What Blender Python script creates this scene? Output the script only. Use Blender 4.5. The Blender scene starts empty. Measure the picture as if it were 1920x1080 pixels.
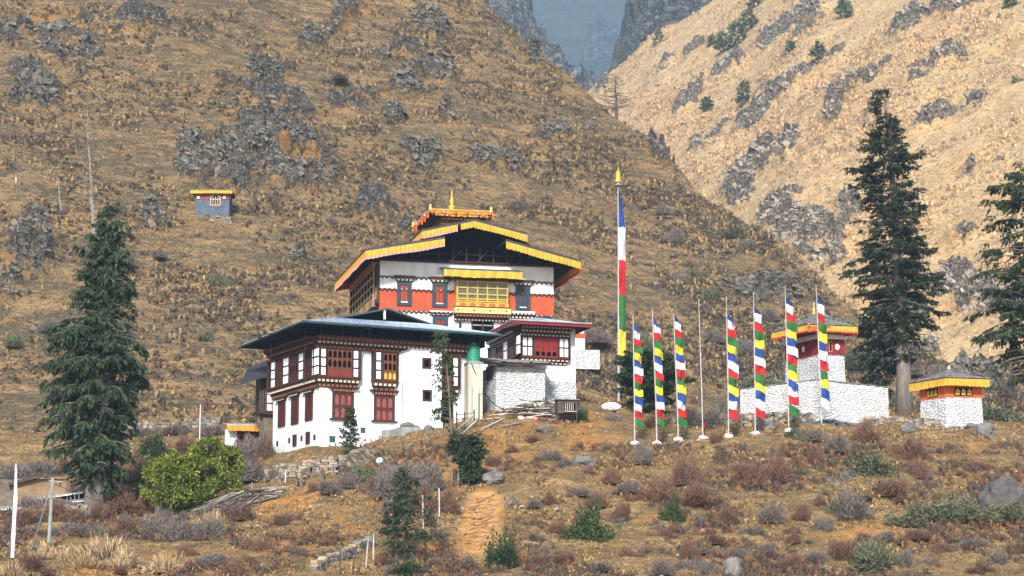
import bpy, bmesh, math, random
import numpy as np
from mathutils import Vector

# ------------------------------------------------------------------ camera
FPX, PITCH = 4600.0, math.atan(790/4600.0)
CP, SP = math.cos(PITCH), math.sin(PITCH)
scene = bpy.context.scene
COL = scene.collection
cam = bpy.data.cameras.new("camera")
cam.sensor_width = 36.0
cam.lens = FPX/1920*36
cam.clip_start = 0.5
cam.clip_end = 9000
camo = bpy.data.objects.new("camera", cam)
COL.objects.link(camo)
camo.location = (0, 0, 0)
camo.rotation_euler = (math.pi/2+PITCH, 0, 0)
scene.camera = camo

# ------------------------------------------------------------------ sky, sun, exposure
SUN_AZ, SUN_EL = math.radians(187), math.radians(29)     # azimuth clockwise from +Y (camera looks along +Y)
world = bpy.data.worlds.new("World")
scene.world = world
world.use_nodes = True
wn = world.node_tree
wn.nodes.clear()
sky = wn.nodes.new("ShaderNodeTexSky")
sky.sky_type = 'NISHITA'
sky.sun_disc = False
sky.sun_elevation = SUN_EL
sky.sun_rotation = SUN_AZ
sky.dust_density = 3.0
sky.altitude = 2000
bg = wn.nodes.new("ShaderNodeBackground")
bg.inputs[1].default_value = 0.15
wo = wn.nodes.new("ShaderNodeOutputWorld")
wn.links.new(sky.outputs[0], bg.inputs[0])
wn.links.new(bg.outputs[0], wo.inputs[0])
sun = bpy.data.lights.new("sun", 'SUN')
sun.energy = 4.6
sun.angle = math.radians(8)
sun.color = (1.0, 0.95, 0.87)
suno = bpy.data.objects.new("sun", sun)
COL.objects.link(suno)
sd = Vector((math.sin(SUN_AZ)*math.cos(SUN_EL), math.cos(SUN_AZ)*math.cos(SUN_EL), math.sin(SUN_EL)))
suno.rotation_euler = (-sd).to_track_quat('-Z', 'Y').to_euler()
scene.view_settings.view_transform = 'Standard'
scene.view_settings.look = 'None'
scene.view_settings.gamma = 1
scene.view_settings.use_curve_mapping = False
scene.view_settings.exposure = 0.70
scene.cycles.volume_bounces = 0
scene.cycles.max_bounces = 6
scene.cycles.transparent_max_bounces = 8

# ------------------------------------------------------------------ camera maths: a pixel of the photograph plus a depth gives a real place
def ray(px, py):
    u = (px-960)/FPX
    v = (540-py)/FPX
    return (u, CP-v*SP, SP+v*CP)
def P(px, py, Y):
    a, b, c = ray(px, py)
    k = Y/b
    return Vector((a*k, Y, c*k))
def project(x, y, z):
    dep = y*CP+z*SP
    v = (-y*SP+z*CP)/dep
    return 960+FPX*x/dep, 540-FPX*v

# ------------------------------------------------------------------ numpy noise
def _h(ix, iy, iz, seed=0):
    n = (ix.astype(np.int64)*374761393+iy.astype(np.int64)*668265263+iz.astype(np.int64)*2147483647//7*3+seed*1274126177) & 0xFFFFFFFF
    n = ((n ^ (n >> 13))*1274126177) & 0xFFFFFFFF
    n = ((n ^ (n >> 16))*2246822519) & 0xFFFFFFFF
    return ((n ^ (n >> 15)) & 0xFFFFFF)/float(0xFFFFFF)
def vnoise(p, seed=0):
    f = np.floor(p); t = p-f; t = t*t*(3-2*t); i = f.astype(np.int64)
    r = 0
    for a in (0, 1):
        wa = t[:, 0] if a else 1-t[:, 0]
        for b in (0, 1):
            wb = t[:, 1] if b else 1-t[:, 1]
            for c in (0, 1):
                wc = t[:, 2] if c else 1-t[:, 2]
                r = r+wa*wb*wc*_h(i[:, 0]+a, i[:, 1]+b, i[:, 2]+c, seed)
    return r*2-1
def fbm(p, octv=4, seed=0, gain=0.5):
    a, s, r = 1.0, 1.0, 0
    for o in range(octv):
        r = r+a*vnoise(p*s+o*17.3, seed+o)
        a *= gain; s *= 2.03
    return r
def ridged(p, octv=4, seed=0):
    a, s, r = 1.0, 1.0, 0
    for o in range(octv):
        r = r+a*(1-np.abs(vnoise(p*s+o*9.1, seed+o))*2)
        a *= 0.5; s *= 2.1
    return r
def worley(p, seed=0):
    f = np.floor(p).astype(np.int64)
    d1 = np.full(len(p), 9.0); d2 = np.full(len(p), 9.0); cid = np.zeros(len(p))
    for a in (-1, 0, 1):
        for b in (-1, 0, 1):
            for c in (-1, 0, 1):
                i, j, k = f[:, 0]+a, f[:, 1]+b, f[:, 2]+c
                q = np.stack([i+_h(i, j, k, seed+1), j+_h(i, j, k, seed+2), k+_h(i, j, k, seed+3)], 1)
                d = np.linalg.norm(p-q, axis=1)
                near = d < d1
                d2 = np.where(near, d1, np.minimum(d2, d))
                cid = np.where(near, _h(i, j, k, seed+4), cid)
                d1 = np.where(near, d, d1)
    return d1, d2, cid

# ------------------------------------------------------------------ materials
def newmat(name):
    m = bpy.data.materials.new(name)
    m.use_nodes = True
    nt = m.node_tree
    nt.nodes.clear()
    out = nt.nodes.new("ShaderNodeOutputMaterial")
    b = nt.nodes.new("ShaderNodeBsdfPrincipled")
    nt.links.new(b.outputs[0], out.inputs[0])
    return m, nt, b
class NT:
    def __init__(s, nt):
        s.nt = nt
        s.pos = nt.nodes.new("ShaderNodeNewGeometry").outputs['Position']
    def scaled(s, v, sc, rot=None):
        n = s.nt.nodes.new("ShaderNodeMapping")
        n.inputs['Scale'].default_value = sc
        if rot: n.inputs['Rotation'].default_value = rot
        s.nt.links.new(v, n.inputs[0])
        return n.outputs[0]
    def noise(s, scale, detail=4, rough=0.6, vec=None, dist=0.0):
        n = s.nt.nodes.new("ShaderNodeTexNoise")
        n.inputs['Scale'].default_value = scale
        n.inputs['Detail'].default_value = detail
        n.inputs['Roughness'].default_value = rough
        n.inputs['Distortion'].default_value = dist
        s.nt.links.new(vec or s.pos, n.inputs['Vector'])
        return n.outputs['Fac']
    def voro(s, scale, vec=None, feature='F1', out='Distance'):
        n = s.nt.nodes.new("ShaderNodeTexVoronoi")
        n.feature = feature
        n.inputs['Scale'].default_value = scale
        s.nt.links.new(vec or s.pos, n.inputs['Vector'])
        return n.outputs[out]
    def ramp(s, v, lo, hi, a=0.0, b=1.0):
        n = s.nt.nodes.new("ShaderNodeMapRange")
        n.inputs[1].default_value = lo; n.inputs[2].default_value = hi
        n.inputs[3].default_value = a; n.inputs[4].default_value = b
        s.nt.links.new(v, n.inputs[0])
        return n.outputs[0]
    def mix(s, f, a, b):
        n = s.nt.nodes.new("ShaderNodeMix")
        n.data_type = 'RGBA'
        for v, k in ((f, 0), (a, 6), (b, 7)):
            if isinstance(v, (int, float)): n.inputs[k].default_value = v
            elif isinstance(v, tuple): n.inputs[k].default_value = (*v, 1)
            else: s.nt.links.new(v, n.inputs[k])
        return n.outputs[2]
    def math(s, op, a, b=0.0):
        n = s.nt.nodes.new("ShaderNodeMath")
        n.operation = op
        for v, k in ((a, 0), (b, 1)):
            if isinstance(v, (int, float)): n.inputs[k].default_value = v
            else: s.nt.links.new(v, n.inputs[k])
        return n.outputs[0]
    def attr(s, name):
        n = s.nt.nodes.new("ShaderNodeAttribute")
        n.attribute_name = name
        return n.outputs['Fac']
    def bump(s, h, dist, strength=1.0):
        n = s.nt.nodes.new("ShaderNodeBump")
        n.inputs['Distance'].default_value = dist
        n.inputs['Strength'].default_value = strength
        s.nt.links.new(h, n.inputs['Height'])
        return n.outputs[0]
def pm(name, c1, c2=None, scale=2.0, rough=0.85, bump=0.0, bscale=None, detail=4, lo=0.35, hi=0.65, stretch=None, metal=0.0, spec=0.3, trans=0.0):
    m, nt, b = newmat(name)
    g = NT(nt)
    b.inputs['Roughness'].default_value = rough
    b.inputs['Metallic'].default_value = metal
    b.inputs['Specular IOR Level'].default_value = spec
    if c2 is None: c2 = tuple(x*0.75 for x in c1)
    vec = g.scaled(g.pos, stretch) if stretch else None
    f = g.noise(scale, detail, 0.65, vec)
    nt.links.new(g.mix(g.ramp(f, lo, hi), c1, c2), b.inputs['Base Color'])
    if bump:
        nt.links.new(g.bump(g.noise(bscale or scale*3, 4, 0.7, vec), bump), b.inputs['Normal'])
    if trans:
        tr = nt.nodes.new("ShaderNodeBsdfTranslucent")
        nt.links.new(g.mix(g.ramp(f, lo, hi), c1, c2), tr.inputs[0])
        mx = nt.nodes.new("ShaderNodeMixShader")
        mx.inputs[0].default_value = trans
        out = [n for n in nt.nodes if n.type == 'OUTPUT_MATERIAL'][0]
        nt.links.new(b.outputs[0], mx.inputs[1]); nt.links.new(tr.outputs[0], mx.inputs[2])
        nt.links.new(mx.outputs[0], out.inputs[0])
    return m
# ------------------------------------------------------------------ terrain materials
def terrain_mat(name, grass_a, grass_b, grass_c, scrub, rock_a, rock_b, k=1.0, soil=(0.50, 0.27, 0.10), scrub_amt=0.5, bumpd=0.25, olive=(0.19, 0.16, 0.105), olive_amt=0.85):
    DIAG = 0.6
    m, nt, b = newmat(name)
    g = NT(nt)
    b.inputs['Roughness'].default_value = 0.95
    b.inputs['Specular IOR Level'].default_value = 0.1
    big = g.noise(0.07*k, 5, 0.6, None, 0.6)
    med = g.noise(0.55*k, 5, 0.7, None, 0.4)
    fine = g.noise(3.6*k, 4, 0.75)
    sun_st = g.scaled(g.pos, (1.0, 1.0, 2.2))
    fin2 = g.noise(1.7*k, 5, 0.8, sun_st)
    base = g.mix(g.ramp(med, 0.38, 0.62), grass_a, grass_b)
    base = g.mix(g.ramp(big, 0.42, 0.66), base, grass_c)
    base = g.mix(g.ramp(g.noise(0.21*k, 3, 0.5), 0.48, 0.75), base, tuple(x*0.8 for x in grass_b))
    # low woody scrub and tufts: small dark marks everywhere, denser in patches
    dens = g.ramp(g.noise(0.11*k, 4, 0.6), 0.35, 0.7, -0.07, 0.06)
    sc = g.math('ADD', fin2, dens)
    base = g.mix(g.math('MULTIPLY', g.ramp(sc, 0.50, 0.60), scrub_amt), base, scrub)
    base = g.mix(g.ramp(fine, 0.5, 0.72, 0.0, 0.5), base, tuple(min(1, x*1.55) for x in grass_a))
    base = g.mix(g.ramp(g.noise(2.4*k, 3, 0.6), 0.54, 0.64, 0.0, 0.75), base, tuple(x*0.32 for x in scrub))
    dg = g.scaled(g.pos, (0.45, 0.8, 1.5), (0, DIAG, 0))
    p1 = g.noise(0.33*k, 7, 0.78, dg, 0.5)
    p2 = g.noise(1.25*k, 5, 0.75, dg, 0.3)
    ol = g.math('ADD', g.math('MULTIPLY', p1, 0.6), g.math('MULTIPLY', p2, 0.4))
    base = g.mix(g.ramp(ol, 0.46, 0.545, 0, olive_amt), base, g.mix(g.ramp(g.noise(2.9*k, 3, 0.7), 0.4, 0.6), olive, tuple(x*0.6 for x in olive)))
    base = g.mix(g.ramp(g.noise(4.6*k, 2, 0.6), 0.60, 0.70, 0.0, 0.7), base, tuple(min(1, x*1.6) for x in grass_a))
    # bare soil
    so = g.attr('soil')
    soc = g.mix(g.ramp(g.noise(1.3*k, 4, 0.7), 0.35, 0.65), soil, tuple(x*0.55 for x in soil))
    base = g.mix(so, base, soc)
    pt = g.attr('path')
    base = g.mix(pt, base, g.mix(g.ramp(g.noise(2.0*k, 4, 0.7), 0.35, 0.65), (0.72, 0.42, 0.17), (0.55, 0.30, 0.11)))
    # rock
    rv = g.scaled(g.pos, (1.0, 1.0, 2.6), (0.5, 0.35, 0.2))
    r1 = g.noise(0.8*k, 6, 0.75, rv, 0.7)
    rk = g.mix(g.ramp(r1, 0.36, 0.66), rock_a, rock_b)
    wv = g.noise(1.5*k, 4, 0.7)
    rv2 = nt.nodes.new("ShaderNodeVectorMath"); rv2.operation = 'ADD'
    sc3 = nt.nodes.new("ShaderNodeVectorMath"); sc3.operation = 'SCALE'; sc3.inputs[3].default_value = 1.4/k
    cmb = nt.nodes.new("ShaderNodeCombineXYZ")
    for q in (0, 1, 2): nt.links.new(wv, cmb.inputs[q])
    nt.links.new(cmb.outputs[0], sc3.inputs[0]); nt.links.new(rv, rv2.inputs[0]); nt.links.new(sc3.outputs[0], rv2.inputs[1])
    cr = g.voro(0.75*k, rv2.outputs[0], 'DISTANCE_TO_EDGE')
    rk = g.mix(g.ramp(cr, 0.0, 0.13, 0.9, 0.0), rk, tuple(x*0.22 for x in rock_a))  # dark crevice soil, with crack shadow put into its colour too
    cr2 = g.noise(1.1*k, 5, 0.75, rv, 1.2)
    rk = g.mix(g.ramp(cr2, 0.36, 0.44, 0.85, 0.0), rk, tuple(x*0.25 for x in rock_a))  # broader crevice shade painted into the rock colour
    rk = g.mix(g.ramp(g.noise(0.4*k, 3, 0.6), 0.60, 0.72), rk, (0.42, 0.25, 0.12))
    rk = g.mix(g.ramp(g.noise(1.9*k, 3, 0.6), 0.56, 0.64, 0, 0.7), rk, tuple(min(1, x*1.5) for x in rock_b))  # bright highlights painted into the rock colour
    rf = g.math('ADD', g.attr('rock'), g.ramp(g.noise(0.45*k, 5, 0.75), 0.3, 0.7, -0.5, 0.42))
    rf = g.ramp(rf, 0.42, 0.58)
    base = g.mix(rf, base, rk)
    nt.links.new(base, b.inputs['Base Color'])
    hh = g.math('ADD', g.math('MULTIPLY', fin2, 1.2), g.math('MULTIPLY', fine, 0.5))
    hh = g.math('ADD', hh, g.math('MULTIPLY', g.math('MULTIPLY', r1, rf), 3.0))
    nt.links.new(g.bump(hh, bumpd/k), b.inputs['Normal'])
    return m

def grid_object(name, X, Y, Z, attrs, mat, kind='structure'):
    R, C = X.shape
    co = np.stack([X, Y, Z], -1).reshape(-1, 3).astype(np.float32)
    me = bpy.data.meshes.new(name)
    idx = np.arange(R*C).reshape(R, C)
    q = np.stack([idx[:-1, :-1], idx[:-1, 1:], idx[1:, 1:], idx[1:, :-1]], -1).reshape(-1, 4)
    me.vertices.add(R*C); me.vertices.foreach_set('co', co.ravel())
    me.loops.add(q.size); me.loops.foreach_set('vertex_index', q.ravel().astype(np.int32))
    me.polygons.add(len(q)); me.polygons.foreach_set('loop_start', np.arange(0, q.size, 4, dtype=np.int32))
    me.polygons.foreach_set('use_smooth', np.ones(len(q), dtype=bool))
    me.update(calc_edges=True)
    for k, v in attrs.items():
        a = me.attributes.new(k, 'FLOAT', 'POINT')
        a.data.foreach_set('value', v.ravel().astype(np.float32))
    me.materials.append(mat)
    o = bpy.data.objects.new(name, me)
    COL.objects.link(o)
    o['kind'] = kind
    return o

def npP(px, py, Y):
    u = (px-960)/FPX; v = (540-py)/FPX
    k = Y/(CP-v*SP)
    return u*k, Y+0*k, (SP+v*CP)*k
def nproject(x, y, z):
    dep = np.maximum(y*CP+z*SP, 1.0)
    return 960+FPX*x/dep, 540-FPX*(-y*SP+z*CP)/dep

# ------------------------------------------------------------------ near ground: thin-plate height field through surveyed points
GC = [ # px, py, depth
 (0,1080,126),(0,1045,131),(0,1010,140),(0,960,150),(0,905,163),(0,860,176),(0,815,200),
 (170,1080,128),(170,1010,141),(172,958,150),(170,905,163),(150,870,176),(200,812,200),
 (360,1080,128),(360,1020,139),(360,972,147),(360,920,158),(400,845,174),(400,812,200),
 (480,1080,128),(480,1000,140),(470,945,149),(470,885,160),(455,838,174),
 (560,1080,128),(560,1000,138),(560,930,147),(530,892,154.5),(530,862,158.5),(512,853,166),(480,800,200),
 (600,1080,127),(600,1000,137),(620,930,145),(620,893,151),(630,852,156),(598,839,160),(560,835,172),
 (700,1080,127),(700,1000,137),(700,940,144),(690,880,152),(735,828,159.5),(700,810,176),
 (800,1080,127),(800,1020,134),(800,960,141),(780,890,150),(760,818,159),(820,800,161),
 (900,1080,127),(900,1020,134),(895,940,144),(900,880,151),(890,840,156),(880,795,162),(930,768,166),
 (1000,1080,127),(1000,1000,136),(1000,930,144),(1000,860,153),(1000,800,161),(1000,762,169),(1070,752,174),(1080,746,180),
 (1150,1080,127),(1150,1000,136),(1130,920,145),(1130,850,154),(1130,800,163),(1150,762,176),(1150,756,186),
 (1190,834,158),(1272,826,159),(1366,820,160),(1416,815,160.5),(1479,809,161),(1541,801,162),
 (1300,1080,127),(1300,1000,136),(1300,930,144),(1300,870,152),(1300,795,171),(1300,778,182),
 (1500,1080,127),(1500,1000,136),(1500,930,144),(1500,860,153),(1560,797,166),(1500,790,172),(1420,790,170),(1500,770,185),
 (1700,1080,127),(1700,1000,136),(1700,930,144),(1700,860,153),(1700,812,162),(1720,799,168),(1760,795,174),(1640,775,186),(1697,775,186),
 (1920,1080,127),(1920,1000,136),(1920,930,144),(1920,870,152),(1920,820,161),(1920,801,170),(1850,799,170),(1900,798,178),
]
gx, gy, gz = [], [], []
for px_, py_, Y_ in GC:
    p = P(px_, py_, Y_)
    gx.append(p.x); gy.append(p.y); gz.append(p.z)
for x_, y_, z_ in [(-110,0,-4),(-60,0,-2.5),(0,-40,-4),(-20,0,-1.7),(0,0,-1.7),(20,0,-1.7),(60,0,-1),(110,0,0),
                   (-60,50,-1),(0,50,0.2),(60,50,0.5),(-40,90,1.5),(0,90,2.4),(40,90,2.4),(-110,128,3),(-110,165,14),(-110,200,22),(110,128,8),(110,165,19),
                   (-90,215,23),(-50,215,22.5),(-15,215,19),(10,215,17),(35,210,15),(60,205,15),(110,205,12),
                   (-90,240,18),(-30,240,16),(20,240,12),(60,240,10),(100,240,10)]:
    gx.append(x_); gy.append(y_); gz.append(z_)
gp = np.stack([gx, gy], 1)/50.0
gz = np.array(gz)
def _tps(d2):
    return 0.5*d2*np.log(d2+1e-12)
_n = len(gp)
_A = np.zeros((_n+3, _n+3))
_A[:_n, :_n] = _tps(((gp[:, None]-gp[None])**2).sum(-1))+np.eye(_n)*2e-4
_A[:_n, _n] = 1; _A[:_n, _n+1:] = gp
_A[_n, :_n] = 1; _A[_n+1:, :_n] = gp.T
_w = np.linalg.solve(_A, np.concatenate([gz, [0, 0, 0]]))
def gheight(x, y):
    q = np.stack([np.ravel(x), np.ravel(y)], 1)/50.0
    out = np.zeros(len(q))
    for a in range(0, len(q), 40000):
        qq = q[a:a+40000]
        out[a:a+40000] = _tps(((qq[:, None]-gp[None])**2).sum(-1))@_w[:_n]+_w[_n]+qq@_w[_n+1:]
    return out.reshape(np.shape(x))
def gz1(x, y):
    return float(gheight(np.array([x]), np.array([y]))[0])
def ground_at(px, Y):
    """a point on the near ground in the column px at depth Y"""
    z = 15.0
    for _ in range(6):
        x = (px-960)/FPX*(Y*CP+z*SP)
        z = gz1(x, Y)
    return Vector((x, Y, z))
def ground_hit(px, py, ya=118.0, yb=200.0):
    """where the line of sight through (px, py) first meets the near ground"""
    Ys = np.linspace(ya, yb, 330)
    X, Yv, Z = npP(np.full(330, float(px)), np.full(330, float(py)), Ys)
    H = gheight(X, Ys)
    w = np.nonzero(H >= Z)[0]
    k = w[0] if len(w) else 200
    return Vector((X[k], Ys[k], H[k]))

xs = np.concatenate([np.linspace(-200, -48, 60)[:-1], np.linspace(-48, 48, 560), np.linspace(48, 200, 60)[1:]])
ys = np.concatenate([np.linspace(-60, 116, 60)[:-1], np.linspace(116, 192, 430), np.linspace(192, 240, 50)[1:]])
XX, YY = np.meshgrid(xs, ys)
ZZ = gheight(np.clip(XX, -110, 110), YY)
_p = np.stack([XX.ravel(), YY.ravel(), np.zeros(XX.size)], 1)
PX, PY = nproject(XX, YY, ZZ)
def ell(PX, PY, cx, cy, rx, ry, ang=0, soft=0.35):
    a = math.radians(ang)
    dx, dy = PX-cx, PY-cy
    u = (dx*math.cos(a)+dy*math.sin(a))/rx
    v = (-dx*math.sin(a)+dy*math.cos(a))/ry
    return np.clip((1-np.sqrt(u*u+v*v))/soft+0.5, 0, 1)
soil = np.zeros_like(ZZ)
for e in [(905,975,38,62,8),(940,850,210,45,-8),(1030,800,120,26,-5),(620,985,120,30,-28),(520,1020,150,22,-20),(870,1045,110,26,10),
          (560,930,90,18,-25),(1240,970,60,16,-10),(1210,880,60,14,-10),(300,1060,170,20,-5),(100,915,70,24,-5),(1620,1000,120,14,-5),(1830,845,90,8,-4),(760,870,150,14,-10)]:
    soil = np.maximum(soil, ell(PX, PY, *e))
steps_mask = ell(PX, PY, 903, 982, 42, 58, 8)
soil = np.clip(soil*(0.62+0.8*fbm(_p*0.45, 4, 5, 0.7).reshape(ZZ.shape)), 0, 1)
pathm = np.clip(np.maximum(ell(PX, PY, 906, 950, 36, 28, -25, .7), ell(PX, PY, 898, 992, 36, 46, 10, .7))*(0.95+0.9*fbm(_p*0.9, 4, 6).reshape(ZZ.shape)), 0, 1)
rockn = np.zeros_like(ZZ)
for e in [(1840,930,45,28,0),(1590,893,40,7,-8),(1060,775,40,12,-8)]:
    rockn = np.maximum(rockn, ell(PX, PY, *e))
inf = np.clip((YY-100)/25, 0, 1)
ZZ = ZZ+inf*(0.26*fbm(_p*0.30, 3, 3)+0.11*fbm(_p*1.3, 4, 8, 0.6)).reshape(ZZ.shape)*(1-0.7*steps_mask)
# low terraces worn into the grass by cattle
ter = np.sin(ZZ*4.2+2.5*vnoise(_p*0.12, 31).reshape(ZZ.shape))
ZZ = ZZ+inf*0.13*ter*np.clip(0.6+vnoise(_p*0.2, 33).reshape(ZZ.shape), 0, 1)
# worn steps of the footpath
stp = (ZZ*2.6) % 1.0
ZZ = ZZ-steps_mask*(0.22+0.34*(stp**2.5-0.4))
MG = terrain_mat("dry_grass_ground", (0.47, 0.31, 0.14), (0.27, 0.16, 0.065), (0.30, 0.20, 0.09), (0.10, 0.07, 0.045), (0.15, 0.15, 0.15), (0.33, 0.32, 0.3),
                 k=1.6, soil=(0.56, 0.28, 0.09), scrub_amt=0.6, bumpd=0.35, olive=(0.17, 0.125, 0.065), olive_amt=0.7)
grid_object("ground", XX, YY, ZZ, {'soil': soil, 'rock': rockn, 'path': pathm}, MG)

# ------------------------------------------------------------------ hills
def interp(tab, x):
    t = np.array(tab, float)
    return np.interp(x, t[:, 0], t[:, 1])
def smooth_interp(tab, x, w):
    return sum(interp(tab, x+d) for d in (-w, -w/2, 0, w/2, w))/5.0
class Hill:
    """a spur: for each bearing a foot, a crest and a slope between, then the far side falling away"""
    def __init__(s, ridge, ridgeY, base, baseY, bow=1.0, w=25, fall=0.6):
        s.t = (ridge, ridgeY, base, baseY); s.bow = bow; s.w = w; s.fall = fall
    def col(s, px):
        r, rY, b, bY = s.t
        pr, pY = smooth_interp(r, px, s.w), smooth_interp(rY, px, s.w)
        br, bYv = smooth_interp(b, px, s.w), smooth_interp(bY, px, s.w)
        zr = npP(px, pr, pY)[2]; zb = npP(px, br, bYv)[2]
        return pY, zr, bYv, zb
    def at(s, px, t):
        Yr, zr, Yb, zb = s.col(px)
        tt = np.minimum(t, 1.0)
        Y = Yb+(Yr-Yb)*tt
        Z = zb+(zr-zb)*tt**s.bow
        ex = np.maximum(t-1.0, 0)
        Y = Y+(Yr-Yb)*ex
        Z = Z-(Yr-Yb)*ex*s.fall
        dep = Y*CP+Z*SP
        return (px-960)/FPX*dep, Y, Z
    def hit(s, px, py):
        t = np.linspace(0, 1, 500)
        x, y, z = s.at(np.full(500, float(px)), t)
        _, yy = nproject(x, y, z)
        k = int(np.argmin(np.abs(yy-py)))
        return Vector((x[k], y[k], z[k]))
H1 = Hill(ridge=[(-1500,-900),(0,-560),(400,-380),(700,-180),(830,-75),(905,-5),(960,45),(1010,85),(1060,128),(1110,175),(1150,222),(1200,262),(1260,305),(1310,352),(1350,385),(1420,430),(1500,492),(1560,545),(1620,600),(1700,655),(1780,690),(1850,690),(1920,668),(2200,600),(3000,500)],
          ridgeY=[(-1500,470),(0,430),(600,385),(900,345),(1110,322),(1400,285),(1600,262),(1780,250),(1920,258),(2200,280),(3000,320)],
          base=[(-1500,830),(0,818),(600,815),(1000,815),(1300,850),(1600,880),(1920,880),(3000,880)],
          baseY=[(-1500,190),(0,196),(600,200),(1000,208),(1300,212),(1600,214),(1920,214),(3000,214)], bow=1.12, w=14)
ROCKS1 = [(470,250,115,75,35),(570,300,65,60,20),(400,330,75,45,20),(540,210,60,35,10),(360,280,30,60,0),(60,170,60,80,-10),(130,100,70,40,20),(20,60,50,40,0),(240,50,90,22,0),
 (610,40,80,14,-30),(660,190,60,25,-20),(800,150,70,40,-15),(850,205,35,30,0),(810,40,50,22,10),(700,395,45,38,10),(860,120,40,16,0),(750,85,60,16,-20),
 (1075,250,42,40,20),(1100,265,20,34,10),(1020,255,30,16,0),(1000,100,35,18,30),(1040,140,22,22,40),(1235,295,30,12,40),(1265,325,12,12,0),(930,300,60,25,0),(780,290,60,20,10),
 (60,470,60,70,0),(20,540,30,40,0),(150,480,50,16,20),(1400,560,60,14,0),(1230,230,24,12,30),(1130,520,30,12,0),(500,150,40,24,-10),(610,330,30,26,0),(740,220,30,14,0),
 (1450,545,70,16,10),(1650,690,60,30,0),(1830,720,60,30,0),(290,430,30,16,0),(1560,640,40,20,0),(960,395,40,12,0),(560,500,18,8,0),(1180,395,30,12,20),(760,440,18,8,0)]
def build_hill(name, H, pxs, ts, rocks, mat, amp, k, seed, rockamp, diag=0.0, rock_bias=-9, rusts=()):
    PXg, Tg = np.meshgrid(pxs, ts)
    X, Y, Z = H.at(PXg.ravel(), Tg.ravel())
    sx, sy = nproject(X, Y, Z)
    rock = np.zeros_like(X)
    for e in rocks:
        rock = np.maximum(rock, ell(sx, sy, *e, soft=0.6))
    p = np.stack([X, Y, Z], 1)
    if rock_bias > -5:
        st = np.stack([X*0.5+Z*diag, Y*0.35, Z*0.9-X*diag], 1)
        rock = np.maximum(rock, np.clip((fbm(st*k*0.05, 5, seed+40, 0.6)+rock_bias)*2.2, 0, 1))
    rock = rock*np.clip(0.62+0.95*fbm(np.stack([p[:, 0]+p[:, 2]*0.6, p[:, 1], p[:, 2]*1.4-p[:, 0]*0.5], 1)*k*0.13, 4, seed+9, 0.65), 0, 1)
    rock = np.clip(rock*1.25, 0, 1)
    d = amp*(fbm(p*k*0.035, 4, seed)*1.6+fbm(p*k*0.3, 4, seed+5)*0.28+vnoise(p*k*1.3, seed+7)*0.10)
    gl = np.stack([(X*0.75-Z*0.65)*0.045*k, Y*0.03*k, (X*0.65+Z*0.75)*0.014*k], 1)
    d = d+amp*1.5*(ridged(gl+seed, 4, seed+20)*0.5-0.4)
    jag = np.zeros_like(X)
    w = rock > 0.05
    if w.any():
        q = p[w]*k*0.62
        q = np.stack([q[:, 0]*0.8+q[:, 2]*0.4, q[:, 1]*0.7, q[:, 2]*1.7-q[:, 0]*0.5], 1)
        q = q+0.35*np.stack([vnoise(q*1.4, 1), vnoise(q*1.4, 2), vnoise(q*1.4, 3)], 1)
        d1, d2, cid = worley(q, seed)
        e1, e2, cid2 = worley(q*2.7+5, seed+3)
        jag[w] = rock[w]*(cid*1.0+cid2*0.45+0.6*np.minimum((d2-d1)*2.0, 0.6)+0.25*fbm(q*0.4, 2, 11)-0.35)
    d = d+rockamp*jag
    # push outwards along the mean slope normal (towards the camera and up)
    nx, ny, nz = 0.0, -0.6, 0.8
    edge = np.clip((Tg.ravel()-0.0)/0.06, 0, 1)
    X = X+nx*d*edge; Y = Y+ny*d*edge; Z = Z+nz*d*edge
    sh = PXg.shape
    rust = np.zeros_like(X)
    for e in rusts: rust = np.maximum(rust, ell(sx, sy, *e, soft=0.5))
    rust = np.clip(rust*(0.55+1.1*fbm(p*0.5, 3, 91)), 0, 1); rock = rock*(1-rust)
    grid_object(name, X.reshape(sh), Y.reshape(sh), Z.reshape(sh), {'rock': rock.reshape(sh), 'soil': rust.reshape(sh)}, mat)
    return X, Y, Z, rock, sx, sy
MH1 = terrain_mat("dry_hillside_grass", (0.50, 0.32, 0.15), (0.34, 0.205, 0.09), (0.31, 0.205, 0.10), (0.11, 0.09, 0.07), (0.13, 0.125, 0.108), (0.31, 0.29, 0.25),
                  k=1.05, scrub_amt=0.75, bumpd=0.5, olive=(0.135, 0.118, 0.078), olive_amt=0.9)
pxs = np.concatenate([np.linspace(-1300, -40, 90)[:-1], np.linspace(-40, 1960, 860), np.linspace(1960, 2900, 70)[1:]])
ts = np.concatenate([np.linspace(0, 1.02, 560)[:-1], np.linspace(1.02, 1.8, 40)])
HG1 = build_hill("hillside", H1, pxs, ts, [(a, b, c*(.95 if c > 60 else .8), d*(.9 if c > 60 else .72), e) for a, b, c, d, e in ROCKS1], MH1, 0.75, 1.0, 3, 2.2, rusts=[(560, 292, 34, 16, 10), (575, 318, 28, 20, 0), (40, 492, 34, 26, -20), (85, 28, 70, 16, -8), (530, 205, 10, 12, 0), (670, 22, 40, 14, -30)])

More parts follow.
